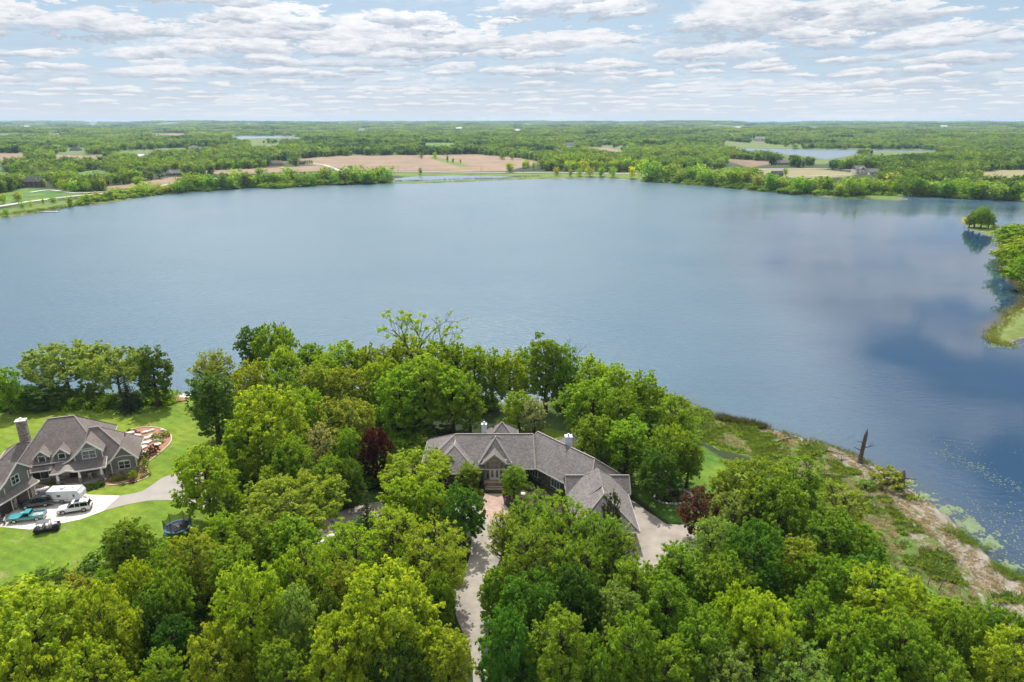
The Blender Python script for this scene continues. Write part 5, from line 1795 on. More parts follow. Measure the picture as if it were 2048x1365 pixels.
    (1008, 1068, 62, 9, 'airy', 'olive', 'wispy pale green tree hanging over the top of the wood drive'),
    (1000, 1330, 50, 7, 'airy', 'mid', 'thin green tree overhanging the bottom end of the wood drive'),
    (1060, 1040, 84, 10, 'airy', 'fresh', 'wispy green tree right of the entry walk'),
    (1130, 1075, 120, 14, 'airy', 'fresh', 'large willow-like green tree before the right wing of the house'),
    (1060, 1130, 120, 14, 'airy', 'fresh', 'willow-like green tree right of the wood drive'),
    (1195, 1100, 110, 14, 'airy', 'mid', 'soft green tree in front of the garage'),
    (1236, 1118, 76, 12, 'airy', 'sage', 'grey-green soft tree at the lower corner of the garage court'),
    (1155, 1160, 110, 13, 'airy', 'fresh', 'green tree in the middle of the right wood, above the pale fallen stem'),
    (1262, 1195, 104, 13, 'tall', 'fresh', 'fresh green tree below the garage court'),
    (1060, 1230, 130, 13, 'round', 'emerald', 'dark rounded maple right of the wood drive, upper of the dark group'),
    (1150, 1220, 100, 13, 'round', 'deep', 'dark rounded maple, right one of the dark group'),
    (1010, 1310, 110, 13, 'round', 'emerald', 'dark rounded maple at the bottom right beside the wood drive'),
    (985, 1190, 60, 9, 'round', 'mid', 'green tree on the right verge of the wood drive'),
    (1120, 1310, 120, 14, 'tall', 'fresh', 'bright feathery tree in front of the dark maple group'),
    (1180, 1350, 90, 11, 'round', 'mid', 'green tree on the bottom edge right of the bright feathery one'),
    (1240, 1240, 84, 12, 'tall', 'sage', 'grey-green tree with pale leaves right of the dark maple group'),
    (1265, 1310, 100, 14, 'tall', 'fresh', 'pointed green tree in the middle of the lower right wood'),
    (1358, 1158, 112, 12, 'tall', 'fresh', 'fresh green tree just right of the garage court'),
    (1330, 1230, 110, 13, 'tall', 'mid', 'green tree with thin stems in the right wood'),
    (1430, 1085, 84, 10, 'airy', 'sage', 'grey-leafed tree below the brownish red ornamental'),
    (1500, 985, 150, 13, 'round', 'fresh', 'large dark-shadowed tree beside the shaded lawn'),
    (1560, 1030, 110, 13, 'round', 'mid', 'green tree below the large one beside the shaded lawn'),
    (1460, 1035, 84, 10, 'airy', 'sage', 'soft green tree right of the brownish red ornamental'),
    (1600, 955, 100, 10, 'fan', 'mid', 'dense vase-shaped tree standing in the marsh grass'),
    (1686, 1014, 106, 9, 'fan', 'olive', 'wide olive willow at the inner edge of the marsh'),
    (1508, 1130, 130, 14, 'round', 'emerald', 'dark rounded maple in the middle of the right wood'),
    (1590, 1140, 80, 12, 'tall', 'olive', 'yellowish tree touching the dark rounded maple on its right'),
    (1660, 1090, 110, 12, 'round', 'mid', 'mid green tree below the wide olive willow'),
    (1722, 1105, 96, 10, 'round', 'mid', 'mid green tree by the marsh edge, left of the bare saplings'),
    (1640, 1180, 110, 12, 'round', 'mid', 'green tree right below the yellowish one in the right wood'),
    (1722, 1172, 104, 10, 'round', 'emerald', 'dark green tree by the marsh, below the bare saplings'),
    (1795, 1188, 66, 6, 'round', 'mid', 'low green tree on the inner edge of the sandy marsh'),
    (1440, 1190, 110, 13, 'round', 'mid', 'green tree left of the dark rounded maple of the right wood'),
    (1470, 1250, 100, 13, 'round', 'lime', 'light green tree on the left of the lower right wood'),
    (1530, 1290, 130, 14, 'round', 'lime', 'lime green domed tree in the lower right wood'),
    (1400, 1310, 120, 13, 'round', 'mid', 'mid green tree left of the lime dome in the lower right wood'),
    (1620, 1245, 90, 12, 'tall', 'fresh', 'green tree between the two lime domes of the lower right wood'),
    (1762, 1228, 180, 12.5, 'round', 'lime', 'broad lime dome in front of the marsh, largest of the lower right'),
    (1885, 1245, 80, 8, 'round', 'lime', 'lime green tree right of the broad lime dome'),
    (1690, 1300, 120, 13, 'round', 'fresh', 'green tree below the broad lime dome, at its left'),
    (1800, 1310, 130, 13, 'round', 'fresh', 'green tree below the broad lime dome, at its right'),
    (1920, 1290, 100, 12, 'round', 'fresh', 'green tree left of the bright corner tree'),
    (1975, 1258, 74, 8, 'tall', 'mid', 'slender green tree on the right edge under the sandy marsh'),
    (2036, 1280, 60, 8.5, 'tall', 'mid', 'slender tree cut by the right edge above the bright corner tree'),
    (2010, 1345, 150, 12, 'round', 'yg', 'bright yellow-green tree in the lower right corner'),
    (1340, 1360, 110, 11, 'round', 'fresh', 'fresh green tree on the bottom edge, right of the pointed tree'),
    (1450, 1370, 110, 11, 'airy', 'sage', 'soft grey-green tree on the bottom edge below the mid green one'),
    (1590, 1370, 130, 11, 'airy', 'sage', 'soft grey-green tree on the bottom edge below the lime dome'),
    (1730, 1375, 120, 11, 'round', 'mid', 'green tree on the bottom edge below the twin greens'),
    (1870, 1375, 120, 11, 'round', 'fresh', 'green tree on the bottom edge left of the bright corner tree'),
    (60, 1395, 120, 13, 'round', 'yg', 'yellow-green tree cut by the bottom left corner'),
    # right shore
    (1952, 436, 26, 11, 'tall', 'mid', 'leftmost bushy tree on the small wooded islet'),
    (1966, 432, 28, 14, 'tall', 'fresh', 'highest tree in the middle of the small wooded islet'),
    (1980, 440, 22, 9, 'round', 'mid', 'low bushy tree on the right of the small wooded islet'),
    (1941, 440, 20, 8, 'tall', 'olive', 'half-bare tree on the left tip of the small wooded islet'),
    (2030, 470, 80, 13, 'round', 'fresh', 'green tree on the right edge nearest to the islet'),
    (2060, 500, 110, 14, 'round', 'lime', 'bright tree on the right edge above the brown shallows, upper one'),
    (2036, 515, 60, 12, 'round', 'fresh', 'green tree overhanging the brown shallows at the right edge'),
    (2075, 540, 100, 14, 'round', 'fresh', 'lowest green tree on the right edge above the brown shallows'),
    (2095, 470, 90, 13, 'round', 'mid', 'mid green tree behind the right edge trees'),
]
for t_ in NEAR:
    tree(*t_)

# ------------------------------------------------------------------ far country
def far_crown(seed, n, size, H=12.0, Wd=9.0, lumps=9, flat=0.8):
    rg = np.random.default_rng(seed)
    c, r_ = [], []
    for i in range(lumps):
        a = i * 2.4 + rg.uniform(-.3, .3)
        e = rg.uniform(0, 1)
        z = H * (0.20 + 0.63 * (1 - (i / lumps)))
        rr = Wd * 0.30 * math.sqrt(max(0.02, 1 - ((z / H - 0.5) / 0.55) ** 2)) * (0.5 + 0.7 * e)
        c.append((rr * math.cos(a), rr * math.sin(a), z))
        r_.append(Wd * rg.uniform(0.22, 0.31))
    for q in (0.22, 0.42, 0.62):
        c.append((0, 0, H * q))
        r_.append(Wd * 0.36)
    w_ = np.array(r_) ** 2
    V, Q, D = leaf_cloud(rg, c, r_, np.maximum(3, w_ / w_.sum() * n).astype(int), size, flat=0.85, upbias=0.6, shell=0.55)
    V[:, 2] = np.maximum(V[:, 2], 0.1)
    return V, Q, D


_tk = MB().tube([(0, 0, -0.5), (0, 0, 5.5)], [0.28, 0.15], 5).build('trunk', BARK)
FAR_TRUNK = _tk.data
bpy.data.objects.remove(_tk)


def far_tree_mesh(seed, n=420, size=0.62, mat=None, H=12.0, Wd=9.0, lumps=9):
    V, Q, D = far_crown(seed, n, size, H, Wd, lumps)
    t = MB()
    t.tube([(0, 0, -0.5), (0, 0, H * 0.5)], [0.28, 0.15], 5)
    tq = np.array([f for f in t.f if len(f) == 4]) + len(V)
    me = fast_mesh('tree', np.vstack([V, np.array(t.v)]), np.vstack([Q, tq]), [mat or LEAF, BARK])
    mi = np.zeros(len(Q) + len(tq), np.int32)
    mi[len(Q):] = 1
    me.polygons.foreach_set('material_index', mi)
    a = me.attributes.new('leaf', 'FLOAT_COLOR', 'POINT')
    a.data.foreach_set('color', np.vstack([D, np.full((len(t.v), 4), 0.4)]).astype(np.float32).ravel())
    return me


FAR_MESH = [far_tree_mesh(100 + i, 520, 0.55, H=12, Wd=w_, lumps=l_) for i, (w_, l_) in enumerate(((10, 10), (9, 8), (11, 12), (7, 8), (8.5, 9)))]


def far_tree(x, y, H, Wd, col, label, group=None, name='deciduous_tree', z=None):
    i = random.randrange(len(FAR_MESH))
    o = bpy.data.objects.new(name, None)
    COL.objects.link(o)
    crn = link('crown', FAR_MESH[i], o)
    link('trunk', FAR_TRUNK, o)
    z = max(h1(x, y), 0.05) if z is None else z
    o.location = (x, y, z - 0.2)
    o.rotation_euler = (0, 0, random.uniform(0, 6.28))
    o.scale = (Wd / 9, Wd / 9, H / 12)
    j = [random.uniform(0.85, 1.15) for _ in range(3)]
    crn.color = (col[0] * j[0], col[1] * j[1], col[2] * j[2], 1)
    return tag(o, label, 'tree', group)


def far_at(px, py, wpx, hpx, col, label, group=None, name='deciduous_tree'):
    """px, py: foot of the tree in the photo; wpx, hpx its size there"""
    x, y, z = ground(px, py)
    depth = y * CP + (CAMH - z) * SP
    return far_tree(x, y, hpx * depth / FPX / CP, wpx * depth / FPX, COLS[col] if isinstance(col, str) else col, label, group, name, z)


WORDS = dict(forest='deep green', mid='mid green', fresh='fresh green', dark='dark green', sage='grey-green', lime='light green', olive='olive green')


def belt(pix, n, hpx, wpx, cols, label, group, spread=4.0, marks=()):
    """marks: (photo x, words) - the stretch of the belt that ends at x"""
    P = np.array(catmull(pix, 12))
    L = np.concatenate([[0], np.cumsum(np.hypot(*np.diff(P, axis=0).T))])
    for i in range(n):
        s_ = (i + random.uniform(0.2, 0.8)) / n * L[-1]
        px = np.interp(s_, L, P[:, 0])
        py = np.interp(s_, L, P[:, 1]) - abs(random.gauss(0, spread))
        k = random.uniform(0.72, 1.15)
        c_ = random.choice(cols)
        size = 'small' if k < 0.86 else ('tall' if k > 1.03 else 'medium')
        where = next((w for xx, w in marks if px < xx), '')
        lb = '%s %s tree %s' % (size, WORDS[c_], label.replace('#', where))
        far_at(px, py, wpx * k * random.uniform(0.9, 1.2), hpx * k, c_, ' '.join(lb.split()), group)


belt([(350, 385), (430, 379), (520, 373), (600, 370), (700, 368), (778, 364)], 40, 30, 32, ['mid', 'forest', 'forest', 'dark', 'fresh'],
     'in the far left shore belt, #', 'trees of the far left shore belt',
     marks=((420, 'nearest the brown triangle'), (480, 'left of the shore bay'), (550, 'below the grey ploughed strip'), (620, 'below the farm lane'), (690, 'below the lane bend'), (900, 'towards the pond')))
belt([(170, 405), (230, 398), (290, 391), (345, 384)], 16, 17, 20, ['mid', 'fresh', 'olive'],
     'on the bank below the far road, #', 'low trees on the far left bank',
     marks=((215, 'by the dock end'), (270, 'over the eroded bank'), (400, 'where the tall belt begins')))
belt([(1292, 360), (1380, 366), (1480, 374), (1580, 384), (1680, 391), (1800, 391), (1900, 396), (2046, 402)], 62, 34, 34, ['mid', 'forest', 'dark', 'sage', 'forest'],
     'in the far right shore belt, #', 'trees of the far right shore belt',
     marks=((1370, 'nearest the golden tree'), (1450, 'where the shore turns'), (1530, 'left of the barn'), (1610, 'below the barn'), (1690, 'left of the spit dock'), (1770, 'behind the grassy spit'), (1850, 'right of the spit'), (1940, 'below the pale meadow'), (2100, 'at the right edge')))
belt([(1040, 340), (1120, 343), (1210, 344), (1285, 345)], 20, 22, 16, ['lime', 'fresh'],
     'in the planted row behind the road, #', 'planted trees behind the road', 3.0,
     marks=((1100, 'nearest the ploughed field'), (1170, 'left half'), (1230, 'right half'), (1400, 'nearest the golden tree')))
belt([(1105, 354), (1160, 353), (1240, 354)], 6, 19, 16, ['mid', 'olive'],
     'between the road and the far shore, #', 'trees between road and far shore', 0.8,
     marks=((1140, 'left one'), (1190, 'in the middle'), (1400, 'near the golden tree')))
for a in ((841, 349, 9, 14, 'dark', 'lone dark tree beside the pond, across from the ploughed field'),
          (1020, 345, 24, 20, 'mid', 'round tree at the right end of the ploughed field, by the road'),
          (843, 318, 10, 14, 'dark', 'dark tree in a gap of the hedge at the top of the ploughed field'),
          (870, 318, 10, 13, 'mid', 'tree at the left end of the grass strip in the ploughed field'),
          (895, 325, 7, 15, 'dark', 'tall thin tree on the grass strip in the ploughed field'),
          (906, 326, 9, 10, 'mid', 'small tree right of the thin tree on the grass strip'),
          (921, 327, 7, 9, 'mid', 'smallest tree on the right of the grass strip in the ploughed field'),
          (1005, 320, 14, 16, 'dark', 'dark tree at the top right of the ploughed field'),
          (1024, 320, 13, 16, 'mid', 'green tree beside the dark one at the top right of the ploughed field'),
          (1264, 357, 20, 24, 'gold', 'bright golden yellow tree on the far shore'),
          (1570, 352, 16, 16, 'mid', 'round tree on the tan meadow beside the dark barn'),
          (1957, 361, 24, 22, 'fresh', 'round tree on the pale meadow at the far right'),
          (1905, 357, 18, 18, 'mid', 'round tree left of the pale meadow at the far right'),
          (37, 404, 26, 20, 'fresh', 'round tree on the far left lawn above the road'),
          (8, 408, 20, 22, 'lime', 'tree on the far left edge above the road'),
          (14, 433, 16, 16, 'mid', 'bushy tree at the far left waterline'),
          (62, 413, 10, 12, 'lime', 'small sapling tree on the verge below the far road, left one'),
          (45, 416, 12, 14, 'fresh', 'airy sapling tree on the verge below the far road, leftmost'),
          (87, 409, 6, 12, 'mid', 'thin sapling tree right by the far road bend'),
          (107, 406, 20, 13, 'mid', 'round bush-like tree below the far road'),
          (141, 414, 18, 22, 'olive', 'grey-green tree on the far left bank above the dock'),
          (38, 376, 28, 26, 'fresh', 'tree at the left end of the dark gabled lakeside house'),
          (18, 381, 22, 16, 'dark', 'low dark tree left of the dark gabled lakeside house'),
          (85, 374, 20, 18, 'lime', 'yellowish tree at the right end of the dark gabled lakeside house'),
          (113, 379, 16, 24, 'dark', 'tall dark evergreen-like tree on the far left lawn'),
          (130, 383, 24, 26, 'lime', 'yellow-green tree on the far left lawn, left of a twin'),
          (148, 384, 26, 24, 'lime', 'yellow-green tree on the far left lawn, right twin'),
          (172, 382, 24, 20, 'fresh', 'light tree on the far left lawn before the dark pair'),
          (190, 383, 20, 26, 'dark', 'dark tree at the edge of the triangular brown field, left of a pair'),
          (207, 382, 18, 28, 'mid', 'dark green tree at the corner of the triangular brown field'),
          (278, 372, 28, 20, 'mid', 'dome-shaped tree standing in the triangular brown field'),
          (225, 366, 30, 22, 'mid', 'green tree on the upper edge of the triangular brown field, left'),
          (255, 362, 30, 24, 'mid', 'green tree on the upper edge of the triangular brown field, right'),
          ):
    far_at(*a)
for px in (612, 616, 620, 624):
    far_at(px, 329, 5, 9, 'dark', 'small dark conifer in the tight row beside the farm lane', 'conifers beside the farm lane', 'conifer')


# ---- scattered woodland: instances of a few trees
def scatter(name, pts, scl, tints, meshes, rots=None, idx=None):
    """one stuff object that sets copies of the given meshes on the given points"""
    n = len(pts)
    me = bpy.data.meshes.new(name)
    me.vertices.add(n)
    me.vertices.foreach_set('co', np.asarray(pts, np.float32).ravel())
    a = me.attributes.new('scl', 'FLOAT_VECTOR', 'POINT')
    a.data.foreach_set('vector', np.asarray(scl, np.float32).ravel())
    a = me.attributes.new('rot', 'FLOAT_VECTOR', 'POINT')
    rv = np.zeros((n, 3))
    rv[:, 2] = rng.uniform(0, 6.28, n) if rots is None else rots
    a.data.foreach_set('vector', rv.astype(np.float32).ravel())
    a = me.attributes.new('pick', 'INT', 'POINT')
    a.data.foreach_set('value', (rng.integers(0, len(meshes), n) if idx is None else idx).astype(np.int32))
    a = me.attributes.new('tint', 'FLOAT_COLOR', 'POINT')
    a.data.foreach_set('color', np.concatenate([tints, np.ones((n, 1))], 1).astype(np.float32).ravel())
    ob = link(name, me)
    coll = bpy.data.collections.new(name + '_kinds')
    for i, m_ in enumerate(meshes):
        p = bpy.data.objects.new('%s_kind_%d' % (name, i), m_)
        coll.objects.link(p)
    ng = bpy.data.node_groups.new(name, 'GeometryNodeTree')
    ng.interface.new_socket('Geometry', in_out='INPUT', socket_type='NodeSocketGeometry')
    ng.interface.new_socket('Geometry', in_out='OUTPUT', socket_type='NodeSocketGeometry')
    N = ng.nodes
    gi, go = N.new('NodeGroupInput'), N.new('NodeGroupOutput')
    ci = N.new('GeometryNodeCollectionInfo')
    ci.inputs['Collection'].default_value = coll
    ci.inputs['Separate Children'].default_value = True
    ci.inputs['Reset Children'].default_value = True
    ip = N.new('GeometryNodeInstanceOnPoints')
    ip.inputs['Pick Instance'].default_value = True

    def attr(nm, ty):
        q = N.new('GeometryNodeInputNamedAttribute')
        q.data_type = ty
        q.inputs['Name'].default_value = nm
        return [o for o in q.outputs if o.enabled and o.name == 'Attribute'][0]
    L = ng.links.new
    L(gi.outputs[0], ip.inputs['Points'])
    L(ci.outputs[0], ip.inputs['Instance'])
    L(attr('pick', 'INT'), ip.inputs['Instance Index'])
    L(attr('rot', 'FLOAT_VECTOR'), ip.inputs['Rotation'])
    L(attr('scl', 'FLOAT_VECTOR'), ip.inputs['Scale'])
    L(ip.outputs[0], go.inputs[0])
    md_ = ob.modifiers.new('scatter', 'NODES')
    md_.node_group = ng
    return tag(ob, kind='stuff')


def project(x, y, z):
    f = y * CP - (z - CAMH) * SP
    u = y * SP + (z - CAMH) * CP
    return 1024 + FPX * x / f, 682.5 - FPX * u / f


OPEN_VIEW = [
    [(0, 307), (58, 307), (48, 320), (0, 325), (-80, 326), (-80, 308)], [(106, 310), (215, 313), (205, 318), (112, 318)], [(294, 267), (376, 267), (376, 273), (300, 272)],
    [(212, 375), (263, 366), (342, 355), (376, 353), (355, 365), (287, 375), (219, 384)], [(386, 343), (513, 337), (533, 336), (650, 331), (667, 339), (633, 343), (547, 346), (444, 349)],
    [(592, 318), (679, 312), (762, 311), (860, 310), (957, 309), (1048, 318), (1095, 326), (1012, 345), (1040, 356), (777, 364), (777, 343), (690, 343), (667, 335), (592, 327)],
    [(1167, 294), (1210, 296), (1268, 304), (1210, 306)], [(838, 286), (918, 286), (896, 294), (871, 296)], [(1418, 316), (1523, 322), (1562, 324), (1500, 336), (1468, 326)],
    [(1500, 337), (1640, 337), (1714, 345), (1702, 357), (1640, 360), (1540, 358)], [(1928, 349), (2006, 340), (2120, 341), (2120, 361), (1990, 358)], [(1445, 281), (1570, 291), (1560, 297), (1452, 296)],
    [(1453, 298), (1640, 298), (1714, 302), (1655, 321), (1616, 315), (1573, 311), (1500, 305)], [(1745, 299), (1877, 300), (1877, 304), (1745, 303)], [(455, 272), (602, 273), (600, 277), (479, 280)],
    [(1340, 341), (1440, 341), (1440, 348), (1340, 350)], [(500, 284), (560, 287), (560, 292), (500, 290)], [(236, 301), (310, 300), (312, 306), (236, 306)],
    [(335, 338), (370, 338), (370, 354), (335, 354)], [(536, 320), (580, 320), (580, 334), (536, 334)], [(592, 318), (630, 318), (630, 331), (592, 331)], [(130, 294), (175, 294), (175, 303), (130, 303)],
    [(272, 309), (296, 309), (296, 318), (272, 318)], [(374, 291), (402, 291), (402, 301), (374, 301)], [(706, 257), (738, 257), (738, 266), (706, 266)], [(905, 253), (932, 253), (932, 260), (905, 260)],
    [(1020, 257), (1048, 257), (1048, 265), (1020, 265)], [(1704, 334), (1762, 334), (1762, 351), (1704, 351)], [(1500, 274), (1532, 274), (1532, 284), (1500, 284)], [(1550, 322), (1582, 322), (1582, 331), (1550, 331)],
    [(1460, 251), (1496, 251), (1496, 258), (1460, 258)], [(1610, 253), (1645, 253), (1645, 259), (1610, 259)], [(1870, 253), (1900, 253), (1900, 260), (1870, 260)], [(36, 250), (68, 250), (68, 257), (36, 257)],
    [(168, 246), (204, 246), (204, 253), (168, 253)], [(104, 260), (128, 260), (128, 274), (104, 274)], [(1128, 286), (1152, 286), (1152, 293), (1128, 293)], [(0, 340), (11, 338), (14, 352), (0, 356)],
    [(0, 386), (51, 372), (90, 360), (154, 380), (172, 388), (345, 360), (345, 384), (60, 410), (0, 414)],
    [(150, 345), (200, 340), (230, 346), (160, 352)],
]


def in_view_of_open_land(x, y, z, hgt):
    b_ = np.zeros(x.shape, bool)
    for k in (0.15, 0.5, 0.85):
        px, py = project(x, y, z + hgt * k)
        for P in OPEN_VIEW:
            P = np.array(P, float)
            s_ = (px > P[:, 0].min()) & (px < P[:, 0].max()) & (py > P[:, 1].min()) & (py < P[:, 1].max())
            if s_.any():
                _, i_ = seg_dist(px[s_], py[s_], P)
                b_[np.where(s_)[0][i_]] = True
    return b_


def blocked(x, y):
    """true where a field, road, garden or water keeps the wood away"""
    b_ = np.zeros(x.shape, bool)
    for P, c, lw, fu, ed in COVERS:
        if P[:, 1].max() < 500:
            continue
        d, i_ = seg_dist(x, y, P)
        b_ |= i_ & (d > 2)
    for P, m_ in ((LAKE, 55), (POND, 45), (LAKE2, 12), (LAKE3, 14)):
        d, i_ = seg_dist(x, y, P)
        b_ |= i_ | (d < m_)
    for P in CLEAR:
        d, i_ = seg_dist(x, y, P)
        b_ |= i_
    return b_


CLEAR = [gpoly(p) for p in (
    [(480, 354), (700, 349), (700, 343), (480, 351)], [(690, 352), (1340, 356), (1340, 342), (690, 342)], [(1340, 352), (1660, 345), (1660, 334), (1340, 341)],
    [(-80, 430), (345, 384), (345, 366), (-80, 410)],
    [(1540, 340), (1730, 340), (1730, 358), (1540, 358)], [(200, 352), (370, 345), (370, 352), (205, 372)],
    [(10, 386), (240, 380), (180, 392), (10, 392)])]


def wave(x, y, L_, sd_):
    r2 = np.random.default_rng(sd_)
    s_ = 0
    for _ in range(5):
        th = r2.uniform(0, 6.28)
        l_ = L_ * r2.uniform(0.6, 1.6)
        s_ = s_ + np.sin((x * math.cos(th) + y * math.sin(th)) / l_ * 6.283 + r2.uniform(0, 6.28))
    return s_ / 2.2


FCOL = np.array([COLS['mid'], COLS['fresh'], COLS['dark'], COLS['olive'], COLS['lime'], COLS['deep'], COLS['mid'], COLS['sage']])


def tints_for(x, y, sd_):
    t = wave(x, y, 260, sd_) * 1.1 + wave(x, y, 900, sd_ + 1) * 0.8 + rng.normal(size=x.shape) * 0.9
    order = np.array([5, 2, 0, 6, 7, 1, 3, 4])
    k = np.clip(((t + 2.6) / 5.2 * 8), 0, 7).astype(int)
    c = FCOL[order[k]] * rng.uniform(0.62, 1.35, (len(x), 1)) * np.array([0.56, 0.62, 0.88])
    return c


# trees a kilometre or two away
sp0 = 9.5
pts = []
rr = 820.0
while rr < 3000:
    st = sp0 * (rr / 900.0) ** 0.5
    nth = int(R(84) * rr / st)
    th = (np.arange(nth) + rng.uniform(-.45, .45, nth)) / nth * R(84) - R(42)
    r_ = rr + rng.uniform(-.45, .45, nth) * st
    pts.append(np.stack([r_ * np.sin(th), r_ * np.cos(th)], 1))
    rr += st
pts = np.vstack(pts)
open_ = wave(pts[:, 0], pts[:, 1], 420, 5) + 0.5 * wave(pts[:, 0], pts[:, 1], 130, 6)
keep = ~blocked(pts[:, 0], pts[:, 1]) & (open_ > -0.62)
edge = rng.random(len(pts)) < 0.08
keep = keep | (edge & ~blocked(pts[:, 0], pts[:, 1]))
pts = pts[keep]
z = height(pts[:, 0], pts[:, 1])
ok_ = (z > 0.3) & ~in_view_of_open_land(pts[:, 0], pts[:, 1], z, 12.0)
pts, z = pts[ok_], z[ok_]
n = len(pts)
hk = rng.uniform(0.75, 1.35, n) * (1 + 0.18 * wave(pts[:, 0], pts[:, 1], 300, 9))
dist = np.hypot(pts[:, 0], pts[:, 1])
ws = (dist / 900) ** 0.35
scl = np.stack([hk * ws * 1.15, hk * ws * 1.15, np.clip(hk, 0.6, 1.6)], 1)
MID_MESH = [far_tree_mesh(200 + i, 260, 0.85, LEAFI, H=12, Wd=w_, lumps=l_) for i, (w_, l_) in enumerate(((10, 9), (9, 7), (11, 10), (7, 7)))]
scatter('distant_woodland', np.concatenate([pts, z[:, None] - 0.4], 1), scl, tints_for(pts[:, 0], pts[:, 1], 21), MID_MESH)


# woods towards the horizon: clumps of a dozen crowns
def grove_mesh(seed):
    rg = np.random.default_rng(seed)
    c, r_ = [], []
    for i in range(26):
        a, q = rg.uniform(0, 6.28), math.sqrt(rg.uniform(0, 1))
        c.append((26 * q * math.cos(a), 26 * q * math.sin(a), rg.uniform(6.5, 10.5)))
        r_.append(rg.uniform(4.0, 6.5))
    V, Q, D = leaf_cloud(rg, c, r_, np.full(26, 34), 1.7, flat=0.9, upbias=0.6, shell=0.6)
    V[:, 2] = np.maximum(V[:, 2], 0.2)
    return crown_mesh('grove', V, Q, D, LEAFI)


pts = []
rr = 2900.0
while rr < 16000:
    st = 34 * (rr / 2900.0) ** 1.0
    nth = int(R(86) * rr / (st * 1.15))
    th = (np.arange(nth) + rng.uniform(-.45, .45, nth)) / nth * R(86) - R(43)
    r_ = rr + rng.uniform(-.45, .45, nth) * st
    pts.append(np.stack([r_ * np.sin(th), r_ * np.cos(th)], 1))
    rr += st
pts = np.vstack(pts)
keep = ~blocked(pts[:, 0], pts[:, 1]) & (wave(pts[:, 0], pts[:, 1], 900, 15) + 0.6 * wave(pts[:, 0], pts[:, 1], 380, 16) > -0.6)
pts = pts[keep]
z = height(pts[:, 0], pts[:, 1])
ok_ = ~in_view_of_open_land(pts[:, 0], pts[:, 1], z, 14.0)
pts, z = pts[ok_], z[ok_]
n = len(pts)
sz = (np.hypot(pts[:, 0], pts[:, 1]) / 2900.0) ** 0.85 * rng.uniform(0.7, 1.25, n)
scl = np.stack([sz, sz, rng.uniform(0.8, 1.4, n) * sz ** 0.15], 1)
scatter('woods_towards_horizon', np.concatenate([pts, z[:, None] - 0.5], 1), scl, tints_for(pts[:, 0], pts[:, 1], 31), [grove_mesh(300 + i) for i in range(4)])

# pale fields between the far woods
# ---- far houses
ROOFS = dict(grey=simple('far_grey_roof', (0.16, 0.145, 0.135), 0.9, var=0.2, scale=0.8), dark=simple('far_dark_roof', (0.045, 0.05, 0.06), 0.9, var=0.2, scale=0.8),
             white=simple('far_white_roof', (0.72, 0.72, 0.70), 0.6, var=0.08), brown=simple('far_brown_roof', (0.14, 0.10, 0.08), 0.9, var=0.2))
WALLS = dict(white=simple('white_siding', (0.72, 0.71, 0.68), 0.7, var=0.06), tan=simple('tan_siding', (0.36, 0.31, 0.24), 0.8, var=0.1),
             grey=simple('grey_siding_far', (0.24, 0.24, 0.24), 0.8, var=0.1), brown=simple('brown_siding', (0.13, 0.10, 0.085), 0.8, var=0.1),
             red=simple('red_barn_board', (0.20, 0.05, 0.04), 0.85, var=0.15))
glass_far = simple('dark_window_glass', (0.02, 0.025, 0.03), 0.12, var=0.0)
frame_far = simple('white_window_frame', (0.7, 0.7, 0.68), 0.5, var=0.03)


def gable_wall(m, x0, x1, y0, y1, z0, ze, zr, axis='x', mi=0):
    """box walls carried up into the gables"""
    m.box(((x0 + x1) / 2, (y0 + y1) / 2, (z0 + ze) / 2), (x1 - x0, y1 - y0, ze - z0), 0, mi)
    if axis == 'x':
        c = (y0 + y1) / 2
        for x, s in ((x0, 1), (x1, -1)):
            m.mesh([(x, y0, ze), (x, y1, ze), (x, c, zr - 0.12), (x + s * .2, y0, ze), (x + s * .2, y1, ze), (x + s * .2, c, zr - 0.12)],
                   [(0, 1, 2), (5, 4, 3), (0, 2, 5, 3), (1, 4, 5, 2), (0, 3, 4, 1)], mi)
    else:
        c = (x0 + x1) / 2
        for y, s in ((y0, 1), (y1, -1)):
            m.mesh([(x0, y, ze), (x1, y, ze), (c, y, zr - 0.12), (x0, y + s * .2, ze), (x1, y + s * .2, ze), (c, y + s * .2, zr - 0.12)],
                   [(0, 1, 2), (5, 4, 3), (0, 2, 5, 3), (1, 4, 5, 2), (0, 3, 4, 1)], mi)
    return m


